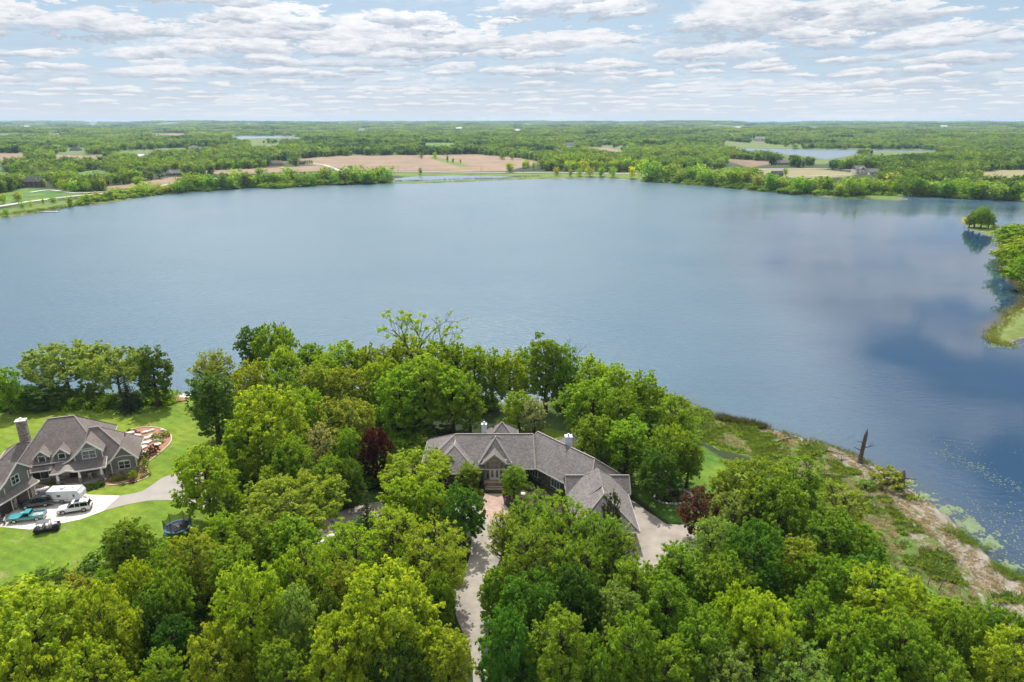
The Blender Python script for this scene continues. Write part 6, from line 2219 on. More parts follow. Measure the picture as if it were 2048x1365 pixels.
def far_house(px, py, w, d, h, wall, roof, label, rz=0.0, name='farmhouse', cat='house', wing=None, hip=0.0, nwin=4):
    x, y, z = ground(px, py)
    t = thing(name, label, cat, (x, y, z), rz)
    m = MB()
    gable_wall(m, -w / 2, w / 2, -d / 2, d / 2, -0.6, h, h + d * 0.36, 'x') if not hip else m.box((0, 0, h / 2 - 0.3), (w, d, h + 0.6))
    r_ = MB()
    prism_roof(r_, -w / 2, w / 2, -d / 2, d / 2, h, h + d * 0.36, 'x', 0.5, (hip, hip))
    if wing:
        wx, ww, wd, wh = wing
        if not hip:
            gable_wall(m, wx - ww / 2, wx + ww / 2, -d / 2 - wd, 0, -0.6, wh, wh + ww * 0.36, 'y')
        else:
            m.box((wx, -d / 2 - wd / 2, wh / 2 - 0.3), (ww, wd, wh + 0.6))
        prism_roof(r_, wx - ww / 2, wx + ww / 2, -d / 2 - wd, 0, wh, wh + ww * 0.36, 'y', 0.5, (hip * 0.8, 0))
    m.build('wall', WALLS[wall], t)
    r_.build('roof', ROOFS[roof], t)
    for i in range(nwin):
        wx_ = -w / 2 + w * (i + 0.5) / nwin
        if wing and abs(wx_ - wing[0]) < wing[1] / 2:
            f = MB().box((wx_, -d / 2 - wing[2] - 0.03, 1.6), (1.5, 0.1, 1.5))
            p = MB().box((wx_, -d / 2 - wing[2] - 0.09, 1.6), (1.2, 0.04, 1.2))
        else:
            f = MB().box((wx_, -d / 2 - 0.03, 1.6), (1.5, 0.1, 1.5))
            p = MB().box((wx_, -d / 2 - 0.09, 1.6), (1.2, 0.04, 1.2))
        fo = f.build('window', frame_far, t)
        p.build('pane', glass_far, fo)
    if h > 4.5:
        for i in range(nwin):
            wx_ = -w / 2 + w * (i + 0.5) / nwin
            if wing and abs(wx_ - wing[0]) < wing[1] / 2:
                continue
            fo = MB().box((wx_, -d / 2 - 0.03, 4.4), (1.4, 0.1, 1.4)).build('window', frame_far, t)
            MB().box((wx_, -d / 2 - 0.09, 4.4), (1.1, 0.04, 1.1)).build('pane', glass_far, fo)
    return t


far_house(63, 374, 24, 12, 6.0, 'brown', 'dark', 'dark gabled two-storey lakeside house at the far left', 0.25, 'lakeside_house', wing=(-6, 8, 4, 6.0), nwin=5)
far_house(350, 351, 20, 10, 3.2, 'grey', 'grey', 'grey ranch house beyond the triangular brown field', 0.2, wing=(-5, 8, 4, 3.2), hip=4, nwin=4)
far_house(553, 331, 22, 11, 3.4, 'tan', 'brown', 'brown-roofed house at the left end of the farm lane', 0.1, hip=4)
far_house(604, 329, 9, 6, 3.0, 'brown', 'dark', 'small dark shed beside the conifer row', 0.3, 'garden_shed', 'shed', nwin=1)
far_house(152, 302, 22, 11, 3.5, 'tan', 'dark', 'long dark-roofed house in the left woods above the brown strip', 0.1, hip=5)
far_house(282, 317, 16, 9, 4, 'white', 'white', 'white-roofed farm shed in the left woods', -0.2, 'farm_shed', 'shed', nwin=2)
far_house(388, 300, 20, 10, 4, 'grey', 'grey', 'grey-roofed house deep in the left woods', 0.2)
far_house(722, 265, 40, 16, 6, 'white', 'grey', 'white house on the wooded rise left of the middle', 0.1)
far_house(918, 259, 44, 18, 6, 'white', 'white', 'tiny white farmhouse near the horizon above the middle', 0.1, nwin=3)
far_house(1034, 264, 40, 18, 6, 'white', 'white', 'pair-roofed white farmhouse in the far woods right of the middle', 0.1, nwin=3)
far_house(1553, 354, 13, 9, 4, 'brown', 'dark', 'dark-roofed barn on the tan meadow', 0.1, 'barn', 'barn', nwin=2)
far_house(1716, 347, 14, 11, 6, 'white', 'grey', 'white gabled house behind the far right shore belt', 0.15, wing=(0, 6, 3, 6.0), nwin=3)
far_house(1748, 350, 13, 9, 4, 'white', 'grey', 'low white outbuilding right of the white gabled house', -0.2, 'outbuilding', 'outbuilding', nwin=2)
far_house(1516, 283, 34, 15, 5, 'white', 'grey', 'white house above the far right lake', 0.1, wing=(8, 10, 5, 5))
far_house(1565, 330, 22, 10, 3.5, 'grey', 'grey', 'long grey shed between the brown plot and the far lake', 0.1, 'farm_shed', 'shed', nwin=2)
far_house(1478, 257, 60, 22, 8, 'white', 'white', 'white farm building on the bare hill near the horizon', 0.1, 'farm_building', nwin=3)
far_house(1627, 258, 50, 20, 8, 'white', 'white', 'long pale farm building near the horizon on the right', 0.1, 'farm_building', nwin=3)
far_house(1886, 259, 50, 20, 8, 'white', 'white', 'pale farm building near the horizon at the far right', 0.1, 'farm_building', nwin=3)
far_house(52, 256, 60, 22, 8, 'white', 'white', 'pale farm building near the horizon at the far left', 0.1, 'farm_building', nwin=3)
far_house(186, 252, 70, 24, 9, 'white', 'white', 'white farm building just under the horizon on the left', 0.1, 'farm_building', nwin=3)
far_house(117, 267, 46, 18, 6, 'white', 'grey', 'white farmhouse at the end of the straight far lane', 0.1, nwin=3)
far_house(1140, 292, 30, 12, 4, 'white', 'grey', 'small pale house left of the tan clearing in the middle woods', 0.0, nwin=3)
ribbon('farm_lane', [(116, 262), (117, 268), (118, 274)], 8, gravel_m, 1.0)

# docks on the far shore
dock_m = simple('pale_dock_boards', (0.55, 0.52, 0.47), 0.8, var=0.15, scale=2)


def dock(px, py, L, w_, rz, label):
    x, y, _ = at(px, py, 0.5)
    t = thing('boat_dock', label, 'dock', (x, y, 0), rz)
    n = int(L / 2.4)
    for i in range(n):
        MB().box((i * L / n, 0, 0.55), (L / n - 0.08, w_, 0.12)).build('deck_panel', dock_m, t)
    for i in range(0, n + 1, 2):
        for s in (-1, 1):
            MB().cyl((i * L / n, s * w_ / 2, -0.2), 0.08, 1.9, 6).build('post', DEADWOOD, t)
    return t


dock(84, 423.5, 14, 2.4, 0.05, 'pale wooden dock at the far left shore')
dock(1682, 393, 14, 3.0, -0.2, 'pale wooden dock at the far right shore')
dock(1245, 360, 9, 2.4, -0.5, 'small pale dock left of the golden tree')

# ------------------------------------------------------------------ undergrowth filling the wood floor
def scrub_mesh(seed, n=420, size=0.16):
    rg = np.random.default_rng(seed)
    c = [(rg.uniform(-.9, .9), rg.uniform(-.9, .9), rg.uniform(0.3, 1.5)) for _ in range(9)]
    V, Q, D = leaf_cloud(rg, c, rg.uniform(0.45, 0.85, 9), np.full(9, n // 9), size, flat=0.8, upbias=0.6, shell=0.4)
    V[:, 2] = np.maximum(V[:, 2], 0.02)
    return crown_mesh('scrub', V, Q, D, LEAFI)


SCRUB = [scrub_mesh(400 + i) for i in range(4)]


def fill(name, poly_px, n, hmin, hmax, cols, avoid=(), wid=1.0, z0=3.0):
    P = np.array([at(a, b, z0)[:2] for a, b in poly_px])
    lo, hi_ = P.min(0), P.max(0)
    q = rng.uniform(lo, hi_, (n * 4, 2))
    _, i_ = seg_dist(q[:, 0], q[:, 1], P)
    q = q[i_]
    for A in avoid:
        A = np.array([at(a, b, 3.0)[:2] for a, b in A])
        d, i_ = seg_dist(q[:, 0], q[:, 1], A)
        q = q[~(i_ | (d < 1.0))]
    q = q[:n]
    z = height(q[:, 0], q[:, 1])
    q, z = q[z > 0.05], z[z > 0.05]
    k = rng.uniform(hmin, hmax, len(q)) / 2.0
    c = np.array([COLS[c_] for c_ in cols])[rng.integers(0, len(cols), len(q))] * rng.uniform(0.8, 1.1, (len(q), 1))
    return scatter(name, np.concatenate([q, z[:, None] - 0.05], 1), np.stack([k * wid * 1.3, k * wid * 1.3, k], 1), c, SCRUB)


DRIVE = [(905, 1400), (900, 1230), (935, 1100), (945, 1020), (1015, 1020), (1005, 1110), (985, 1230), (995, 1400)]
COURT = [(1250, 1090), (1230, 1000), (1262, 1000), (1333, 1049), (1395, 1051), (1440, 1060), (1400, 1120), (1290, 1160), (1220, 1150)]
CIRC = [(590, 1100), (640, 1030), (780, 990), (1010, 1000), (1010, 1040), (860, 1038), (700, 1060), (620, 1120)]
TRAMP = [(320, 1035), (395, 1030), (400, 1085), (320, 1090)]
fill('undergrowth', [(-300, 1240), (0, 1195), (150, 1150), (240, 1110), (300, 1090), (400, 1095), (440, 1040), (470, 960), (480, 880), (420, 800), (560, 795), (760, 800),
                     (860, 850), (850, 960), (700, 985), (640, 1030), (900, 1050), (920, 1400), (-300, 1500)], 2600, 1.2, 3.4, ['mid', 'dark', 'fresh', 'deep'], (DRIVE, CIRC, TRAMP))
fill('undergrowth', [(1000, 1060), (1100, 1040), (1250, 1120), (1400, 1080), (1420, 1060), (1500, 1000), (1600, 960), (1700, 1090), (1830, 1190), (2050, 1300), (2300, 1400), (2200, 1550), (990, 1500)],
     2400, 1.0, 3.0, ['mid', 'dark', 'fresh', 'deep'], (DRIVE, COURT))
fill('shore_thicket', [(-60, 800), (0, 796), (345, 792), (330, 806), (270, 812), (60, 816), (-60, 822)], 300, 1.5, 4.0, ['mid', 'dark', 'fresh', 'sage'])
fill('shore_thicket', [(450, 800), (760, 796), (960, 800), (1000, 806), (960, 826), (700, 840), (480, 840)], 420, 1.5, 4.0, ['mid', 'dark', 'fresh'])
fill('shore_thicket', [(1100, 800), (1340, 788), (1400, 830), (1390, 880), (1300, 880), (1290, 830), (1100, 815)], 240, 1.0, 3.0, ['mid', 'dark', 'fresh'])
fill('shore_thicket', [(1934, 438), (1990, 436), (2000, 462), (1975, 462), (1945, 450)], 60, 0.8, 2.2, ['mid', 'sage'], z0=0.5)
fill('shore_thicket', [(2000, 474), (2150, 470), (2200, 600), (2075, 592), (2030, 545), (2002, 515)], 200, 1.0, 3.4, ['mid', 'fresh', 'sage'], z0=1.0)
fill('far_bank_scrub', [(160, 409), (250, 396), (345, 384), (345, 378), (240, 392), (160, 402)], 160, 2, 5, ['mid', 'olive', 'forest'], wid=1.2, z0=1.5)
fill('far_bank_scrub', [(345, 384), (480, 378), (780, 369), (780, 362), (480, 370), (345, 376)], 420, 2.5, 6, ['mid', 'dark', 'forest'], wid=1.3, z0=1.5)
fill('far_bank_scrub', [(1290, 365), (1340, 364), (1440, 372), (1580, 386), (1690, 392), (1850, 391), (2048, 401), (2048, 394), (1850, 385), (1600, 380), (1440, 366), (1290, 358)], 620, 2.5, 6, ['mid', 'dark', 'forest'], wid=1.3, z0=1.5)

# ------------------------------------------------------------------ bare and sparse trees
def branchy(seed, H, spread, depth=4, r0=0.25, lean=(0, 0), nb=3, leafn=0, leaf_r=0.8, leaf_size=0.13, bare=0.0):
    rd = random.Random(seed)
    m = MB()
    tips = []

    def grow(p, d, L, r, k):
        q = p + d * L * 0.5 + Vector((rd.gauss(0, .06), rd.gauss(0, .06), rd.gauss(0, .05))) * L
        e = p + d * L + Vector((rd.gauss(0, .08), rd.gauss(0, .08), 0)) * L
        m.tube([p, q, e], [r, r * .8, r * .62], 6 if k > 2 else 4)
        if k == 0:
            tips.append(e)
            return
        if k <= 2:
            tips.append(q)
        for i in range(nb if k > 1 else nb + 1):
            a = 6.283 * i / nb + rd.uniform(-.6, .6)
            tilt = rd.uniform(0.35, 0.95) * spread
            b_ = d.orthogonal().normalized()
            nd = (d * math.cos(tilt) + (Matrix.Rotation(a, 3, d) @ b_) * math.sin(tilt))
            nd.z += 0.12
            grow(e if rd.random() < .6 else q, nd.normalized(), L * rd.uniform(.55, .82), r * .55, k - 1)
    grow(Vector((0, 0, 0)), Vector((lean[0], lean[1], 1)).normalized(), H * 0.34, r0, depth)
    crown = None
    if leafn:
        tips = [t for t in tips if rd.random() > bare]
        c = [tuple(t) for t in tips]
        r_ = [leaf_r * rd.uniform(.6, 1.3) for _ in tips]
        w_ = np.array(r_) ** 2
        V, Q, D = leaf_cloud(np.random.default_rng(seed), c, r_, np.maximum(3, w_ / w_.sum() * leafn).astype(int), leaf_size, flat=.7, upbias=.4, shell=.3)
        crown = crown_mesh('crown', V, Q, D, LEAF)
    return m, crown


def bare_tree(px, py, H, label, seed, name='dead_tree', z0=3.0, mat=None, rz=0.0, **kw):
    x, y, z = ground(px, py)
    t = thing(name, label, 'tree', (x, y, z - 0.1), rz)
    m, cr = branchy(seed, H, **kw)
    m.build('trunk', mat or DEADWOOD, t)
    return t, cr


def leafed(px, py, H, label, seed, col, name='deciduous_tree', **kw):
    t, cr = bare_tree(px, py, H, label, seed, name, mat=BARK, **kw)
    c = link('crown', cr, t)
    c.color = (*COLS[col], 1)
    return t


leafed(852, 800, 31, 'sparse high oak with reaching bare limbs standing above the headland trees', 5, 'lime', spread=1.0, depth=4, r0=.5, nb=3, leafn=7000, leaf_r=1.1, leaf_size=.15, bare=.35)
leafed(432, 795, 15, 'nearly leafless tree with fine upright twigs over the water beside the boulders', 9, 'pale', spread=.55, depth=4, r0=.22, nb=3, leafn=1600, leaf_r=.7, leaf_size=.10, bare=.3)
bare_tree(870, 935, 9, 'dead grey tree with tangled bare branches before the left roof hip', 12, spread=1.15, depth=4, r0=.2, nb=3)
bare_tree(1142, 812, 17, 'bare twigged tree at the right shoulder of the tallest dark green tree', 14, spread=.6, depth=4, r0=.25, nb=3)
bare_tree(1990, 470, 9, 'bare grey tree at the right end of the small wooded islet', 15, spread=.7, depth=3, r0=.16, nb=3)
bare_tree(1932, 446, 7, 'bare leaning tree on the waterline at the left tip of the islet', 16, spread=.8, depth=3, r0=.12, nb=3, lean=(-.4, 0))
bare_tree(418, 1330, 8, 'small bare grey tree in the hollow of the left wood', 17, spread=1.0, depth=4, r0=.15, nb=3)
bare_tree(1855, 1172, 9, 'leafless dark sapling at the edge of the sandy marsh, left one', 18, 'bare_sapling', spread=.35, depth=3, r0=.10, nb=2, lean=(.1, 0))
bare_tree(1877, 1180, 8.5, 'leafless dark sapling at the edge of the sandy marsh, middle one', 19, 'bare_sapling', spread=.35, depth=3, r0=.10, nb=2, lean=(.15, 0))
bare_tree(1920, 1170, 5.5, 'short leafless sapling on the sandy marsh, right one', 20, 'bare_sapling', spread=.35, depth=2, r0=.07, nb=2)

# broken snag on the bank, its stubs, a burnt stump and drift logs
x, y, z = ground(1719, 925)
t = thing('dead_snag', 'tall broken dead trunk with short side branches at the waterline', 'snag', (x, y, z - .1))
SN = simple('rotten_wood', (0.135, 0.100, 0.078), .95, var=.45, scale=2.5, bump=.8, bscale=8)
MB().tube([(0, 0, 0), (.05, 0, .7), (.12, 0, 2.4), (.28, .1, 4.6), (.40, .1, 6.4), (.52, .1, 7.3)], [.72, .48, .42, .40, .36, .22], 9).build('trunk', SN, t)
for p0, p1, r_ in (((.2, 0, 3.6), (2.6, -.2, 4.3), .09), ((.15, 0, 2.9), (-1.7, .2, 3.7), .08), ((.3, .1, 4.8), (-1.6, -.1, 5.2), .07), ((.1, 0, 2.0), (-1.2, -.5, 2.3), .06), ((1.5, -.1, 4.0), (2.3, .3, 4.9), .05)):
    MB().tube([p0, ((p0[0] + p1[0]) / 2, (p0[1] + p1[1]) / 2, (p0[2] + p1[2]) / 2 - .1), p1], [r_ * 1.8, r_ * 1.2, r_ * .5], 6).build('branch', SN, t)
MB().tube([(.5, .1, 7.2), (.62, .2, 8.1)], [.16, .02], 5).tube([(.35, -.1, 7.1), (.3, -.1, 7.7)], [.14, .02], 5).build('splinter', SN, t)
x, y, z = ground(1797, 968)
t = thing('tree_stump', 'jagged dark stump with a fallen limb at the waterline right of the olive bush', 'stump', (x, y, z - .1))
t.scale = (1.5, 1.5, 1.4)
MB().tube([(0, 0, 0), (.1, 0, .8), (.25, .1, 1.7), (.5, .1, 2.3)], [.9, .65, .48, .1], 8).tube([(.1, .1, .9), (.5, .3, 1.6), (.45, .4, 2.1)], [.2, .16, .05], 6).build('trunk', SN, t)
MB().tube([(.1, .1, 1.2), (1.4, .4, .7), (2.9, .9, .3)], [.14, .09, .04], 6).build('branch', SN, t)
LOGS = [(1575, 880, 6.5, .35, 'forked driftwood log nearest the cattails on the marsh edge', 3), (1622, 893, 5.0, -.5, 'pale bent driftwood log on the bank between the forked one and the snag', 2),
        (1660, 905, 5.5, -.55, 'pale driftwood log lying just left of the snag', 1), (1612, 905, 5.0, .45, 'thin bleached pole lying in the marsh grass inland of the snag', 0),
        (1687, 921, 2.2, .1, 'short pale driftwood chunk by the foot of the snag', 1), (1740, 975, 4.0, .05, 'bleached log lying below the olive bush on the marsh', 0),
        (1665, 952, 6.0, -.25, 'long grey log lying in the middle of the marsh grass', 1), (2008, 652, 4.0, .6, 'dark driftwood at the waterline of the right point, lower one', 2),
        (2034, 636, 3.0, .9, 'dark driftwood at the waterline of the right point, upper one', 1), (1996, 670, 3.0, -.3, 'pale driftwood on the tip of the right point', 0),
        (1135, 1222, 6.0, 1.0, 'pale fallen stem leaning in the right wood', 0), (590, 1330, 5.0, 1.2, 'pale broken stem standing among the trees of the left wood', 0)]
for px, py, L_, a, lb, nb_ in LOGS:
    x, y, z = ground(px, py)
    up = 5.5 if py > 1200 else 0.0
    t = thing('driftwood_log' if py < 1200 else 'fallen_stem', lb, 'log', (x, y, z + .12 + up), a)
    rd = random.Random(int(px))
    MB().tube([(-L_ / 2, 0, 0), (0, rd.uniform(-.3, .3), .18), (L_ / 2, 0, .05 + (2.5 if up else 0))], [.20, .16, .07], 7).build('trunk', DEADWOOD, t)
    for i in range(nb_):
        s_ = rd.uniform(-.3, .4) * L_
        MB().tube([(s_, 0, .1), (s_ + rd.uniform(-.6, .6), rd.uniform(-.7, .7), rd.uniform(.7, 1.6)), (s_ + rd.uniform(-1, 1), rd.uniform(-1, 1), rd.uniform(1.2, 2.4))], [.10, .07, .02], 5).build('branch', DEADWOOD, t)

# ------------------------------------------------------------------ shrubs one can pick out
SHR = [
    (1772, 955, 72, 3.4, 'olive', 'dense olive bush on the bank between the snag and the stump'),
    (1735, 968, 36, 1.6, 'mid', 'low green bush left of the olive bush on the bank'),
    (975, 1080 - 76, 0, 0, '', ''),
    (951, 978, 14, 1.0, 'gold', 'golden clipped shrub left of the entry steps, rear one'),
    (962, 983, 14, 1.1, 'yg', 'golden-green clipped shrub left of the entry steps, front one'),
    (1015, 985, 22, 1.1, 'yg', 'golden-green clipped shrub right of the entry steps'),
    (1078, 985, 26, 1.6, 'sage', 'blue-green shrub in the dark mulch below the right wing'),
    (1060, 972, 22, 1.4, 'mid', 'dark green shrub against the right wing wall'),
    (1105, 1000, 24, 1.5, 'mid', 'green shrub below the second window of the right wing'),
    (905, 985, 26, 1.5, 'mid', 'green shrub below the left windows of the brown-roofed house'),
    (926, 975, 20, 1.4, 'yg', 'yellowish shrub against the left wall by the entry'),
    (790, 985, 30, 1.4, 'brownred', 'brown leafless-looking shrub left of the brown-roofed house'),
    # grey house beds
    (226, 958, 12, 1.0, 'lime', 'bright small round shrub right of the porch corner'),
    (238, 956, 14, 1.2, 'mid', 'green round shrub below the right gable, left one'),
    (248, 953, 12, 1.2, 'mid', 'green round shrub below the right gable, right one'),
    (265, 950, 20, 1.9, 'lime', 'bright little standard shrub at the corner of the right gable'),
    (284, 952, 12, .9, 'mid', 'low green shrub at the tip of the mulch bed'),
    (296, 947, 12, .8, 'mid', 'low spreading shrub on the inner side of the bed edging'),
    (264, 962, 14, .8, 'brownred', 'low brownish shrub in front of the standard shrub'),
    (246, 966, 12, .7, 'olive', 'low yellowish ground shrub along the bed front'),
    (288, 935, 18, 1.5, 'mid', 'tall green shrub on the right flank of the grey house, lower'),
    (290, 922, 16, 1.4, 'fresh', 'light green shrub on the right flank of the grey house, middle'),
    (292, 908, 18, 1.8, 'dark', 'dark green shrub on the right flank of the grey house, upper'),
    (308, 898, 24, 1.9, 'brownred', 'purple-brown bush beside the limestone boulders'),
    (310, 873, 18, 1.6, 'fresh', 'fresh green shrub in the middle of the boulder bed'),
    (330, 868, 20, 1.4, 'olive', 'brownish-green shrub at the tip of the boulder bed'),
    (322, 882, 14, .8, 'yg', 'yellow low shrub below the green one in the boulder bed'),
    (268, 862, 9, .7, 'brownred', 'small dark shrub at the back of the boulder bed, left one'),
    (258, 860, 8, .6, 'dark', 'tiny dark shrub at the back of the boulder bed by the roof corner'),
    (276, 866, 9, .7, 'brownred', 'small dark shrub at the back of the boulder bed, right one'),
    (180, 972, 22, 1.1, 'dark', 'dark clipped shrub of the porch hedge, left one'),
    (196, 968, 22, 1.1, 'dark', 'dark clipped shrub of the porch hedge, middle one'),
    (104, 975, 24, 1.2, 'dark', 'dark shrub under the stone wall window behind the camper'),
    (122, 972, 20, 1.0, 'dark', 'dark shrub by the porch steps behind the camper'),
    # lakeside stones bed
    (331, 798, 8, .8, 'brownred', 'small brown shrub in the red mulch at the lake boulders, left'),
    (341, 799, 8, .8, 'mid', 'small green shrub in the red mulch at the lake boulders, middle'),
    (354, 799, 9, .8, 'brownred', 'small brown shrub in the red mulch at the lake boulders, right'),
    (350, 786, 22, 2.2, 'sage', 'light green shrub at the waterline beside the lake boulders'),
    # island bed
    (1330, 992, 18, 1.2, 'mid', 'green shrub inside the stone-ringed island bed, left'),
    (1344, 1000, 16, 1.0, 'olive', 'yellowish shrub inside the stone-ringed island bed, front'),
    (1352, 986, 16, 1.1, 'dark', 'dark shrub inside the stone-ringed island bed, back'),
    (1366, 996, 16, 1.0, 'yg', 'lime shrub inside the stone-ringed island bed, right'),
    (1318, 985, 14, 1.2, 'mid', 'green shrub at the left rim of the island bed'),
]
for px, py, w_, h_, c_, lb in SHR:
    if not lb:
        continue
    tree(px, py, w_, h_, 'shrub', c_, lb, cat='shrub', frac=.5)

# ------------------------------------------------------------------ beds, boulders and stone rings
slab('mulch_bed', catmull([(252, 868), (262, 860), (290, 855), (318, 857), (338, 866), (343, 880), (335, 893), (318, 908), (300, 922), (292, 932), (294, 940), (298, 952), (285, 960), (262, 966),
                           (235, 970), (214, 972), (207, 962), (225, 950), (262, 946), (280, 930), (284, 900), (280, 880)], 4), red_mulch, .03)
slab('mulch_bed', catmull([(316, 798), (330, 793), (350, 793), (372, 797), (370, 801), (345, 804), (325, 803)], 4), red_mulch, .03)
slab('mulch_bed', catmull([(160, 985), (166, 976), (206, 966), (208, 974), (175, 984)], 3), dark_mulch, .03)
slab('mulch_bed', catmull([(1312, 985), (1330, 978), (1360, 980), (1385, 990), (1380, 1003), (1350, 1010), (1325, 1006), (1310, 996)], 4), dark_mulch, .03)
EDG = simple('tan_bed_edging', (0.50, 0.40, 0.30), .8, var=.15)
ed = catmull([(262, 860), (290, 855), (318, 857), (338, 866), (343, 880), (335, 893), (318, 908), (300, 922), (292, 932), (294, 940), (298, 952), (285, 960), (262, 966), (235, 970), (214, 972)], 5)
m = MB()
pe = [ground(a, b_) for a, b_ in ed]
for a, b_ in zip(pe[:-1], pe[1:]):
    m.bar((a[0], a[1], a[2] + .08), (b_[0], b_[1], b_[2] + .08), .22, .14)
tag(m.build('bed_edging', EDG), 'curved tan edging round the red mulch bed of the grey house', 'edging')

LIME = simple('limestone', (0.62, 0.57, 0.50), .85, var=.22, scale=1.6, bump=.7, bscale=5)
GRANITE = simple('ring_stone', (0.46, 0.42, 0.38), .9, var=.3, scale=2.2, bump=.7, bscale=6)
_rocks = []
for sd_ in range(6):
    bm = bmesh.new()
    bmesh.ops.create_icosphere(bm, subdivisions=2, radius=1.0)
    rd = random.Random(sd_)
    ph = [rd.uniform(0, 6) for _ in range(4)]
    for v in bm.verts:
        c = v.co
        k = 1 + .16 * math.sin(3 * c.x + ph[0]) + .13 * math.sin(4 * c.y + ph[1]) + .10 * math.sin(5 * c.z + ph[2])
        v.co = Vector((max(-.86, min(.86, c.x * k)), max(-.84, min(.84, c.y * k)), max(-.7, min(.72, c.z * k))))
    me = bpy.data.meshes.new('boulder')
    bm.to_mesh(me)
    bm.free()
    _rocks.append(me)


def rock(x, y, z, sx, sy, sz, mat, label, cat='boulder', group=None, name='boulder'):
    me = _rocks[random.randrange(6)]
    key = (me.name, mat.name)
    if key not in _rk:
        m2 = me.copy()
        m2.materials.append(mat)
        _rk[key] = m2
    o = link(name, _rk[key])
    o.location = (x, y, z + sz * .35)
    o.scale = (sx, sy, sz)
    o.rotation_euler = (0, 0, random.uniform(0, 3.1))
    return tag(o, label, cat, group)


_rk = {}
BOUL = [(259, 868, 1.3, .8, 'pale boulder at the back of the bed beside the roof corner'), (275, 873, 1.1, .7, 'pale boulder in the upper row of the bed, second from the roof'),
        (292, 866, .9, .6, 'small pale boulder at the back rim of the bed, near its middle'), (303, 863, .8, .5, 'small pale boulder at the back rim of the bed, towards the tip'),
        (282, 880, 1.8, .8, 'long pale slab boulder across the middle of the bed'), (300, 875, 1.3, .7, 'pale boulder left of the fresh green shrub'),
        (270, 884, 1.2, .7, 'pale boulder in the lower row next to the roof edge'), (283, 889, 1.2, .8, 'pale boulder below the long slab'),
        (298, 886, 1.0, .7, 'pale boulder under the fresh green shrub'), (312, 882, .9, .6, 'pale boulder between the green and the yellow shrub'),
        (320, 876, .8, .5, 'small pale boulder at the yellow shrub'), (286, 897, 1.3, .9, 'blocky pale boulder beside the purple-brown bush'),
        (316, 891, .9, .8, 'upright pale boulder right of the purple-brown bush'), (284, 908, 1.1, .8, 'pale boulder at the house wall above the dark shrub'),
        (280, 916, .8, .6, 'small pale boulder at the house wall, lowest one'), (325, 862, .7, .5, 'small pale boulder at the far rim near the bed tip')]
for px, py, a, b_, lb in BOUL:
    x, y, z = ground(px, py)
    rock(x, y, z, a * .95, b_ * .85, .42, LIME, lb, group='limestone boulders of the garden bed')
for i in range(26):
    k = i / 26 * 6.283
    px, py = 1347 + 37 * math.cos(k), 995 + 14.5 * math.sin(k)
    x, y, z = ground(px, py)
    side = ' '.join(w for w in ('front' if math.sin(k) > .38 else ('back' if math.sin(k) < -.38 else 'middle'), 'right' if math.cos(k) > .38 else ('left' if math.cos(k) < -.38 else '')) if w)
    rock(x, y, z, random.uniform(.28, .5), random.uniform(.25, .4), random.uniform(.2, .34), GRANITE, 'rounded edging stone at the %s of the island bed ring' % side, 'stone', 'stones ringing the island bed', 'edging_stone')
for i in range(24):
    px, py = random.uniform(356, 400), random.uniform(787, 800)
    x, y, _q = at(px, py, .8)
    z = max(h1(x, y), -.1)
    where = 'left' if px < 372 else ('right' if px > 388 else 'middle')
    s_ = random.uniform(.45, 1.15)
    rock(x, y, z, s_, s_ * .75, s_ * .5, LIME, '%s pale shore rock at the %s of the lake boulders' % ('small' if s_ < .68 else ('large' if s_ > .92 else 'medium'), where), 'rock', 'pale rocks on the lake edge of the lawn', 'shore_rock')
for px, py, lb in ((1060, 978, 'flat pale rock in the dark mulch under the right wing'), (1046, 990, 'pale rock among shrubs right of the walk'), (930, 992, 'pale rock left of the brick walk, front'),
                   (895, 985, 'pale rock left of the brick walk, rear'), (840, 990, 'pale rock at the far left of the front bed')):
    x, y, z = ground(px, py)
    rock(x, y, z, .7, .45, .3, LIME, lb)

# ------------------------------------------------------------------ marsh growth, cattails, floating leaves
def tussock_mesh(seed, n=60, h=.55, wdt=.03, spread=.45):
    rg = np.random.default_rng(seed)
    a = rg.uniform(0, 6.28, n)
    r_ = spread * np.sqrt(rg.random(n))
    base = np.stack([r_ * np.cos(a), r_ * np.sin(a), np.zeros(n)], 1)
    out_ = np.stack([np.cos(a), np.sin(a), np.zeros(n)], 1)
    hh = h * rg.uniform(.5, 1.2, n)[:, None]
    tip = base + out_ * (hh * rg.uniform(.2, .8, (n, 1))) + np.array([0, 0, 1]) * hh
    sd2 = np.stack([-np.sin(a + rg.normal(size=n)), np.cos(a), np.zeros(n)], 1) * wdt
    mid = (base + tip) / 2 + np.array([0, 0, .12]) * hh
    V = np.stack([base, mid - sd2, tip, mid + sd2], 1).reshape(-1, 3)
    D = np.repeat(np.stack([np.clip(rg.normal(.5, .15, n), 0, 1), np.clip(rg.normal(.5, .2, n), 0, 1), np.zeros(n), np.ones(n)], 1), 4, axis=0)
    return crown_mesh('tussock', V, np.arange(n * 4).reshape(-1, 4), D, LEAFI)


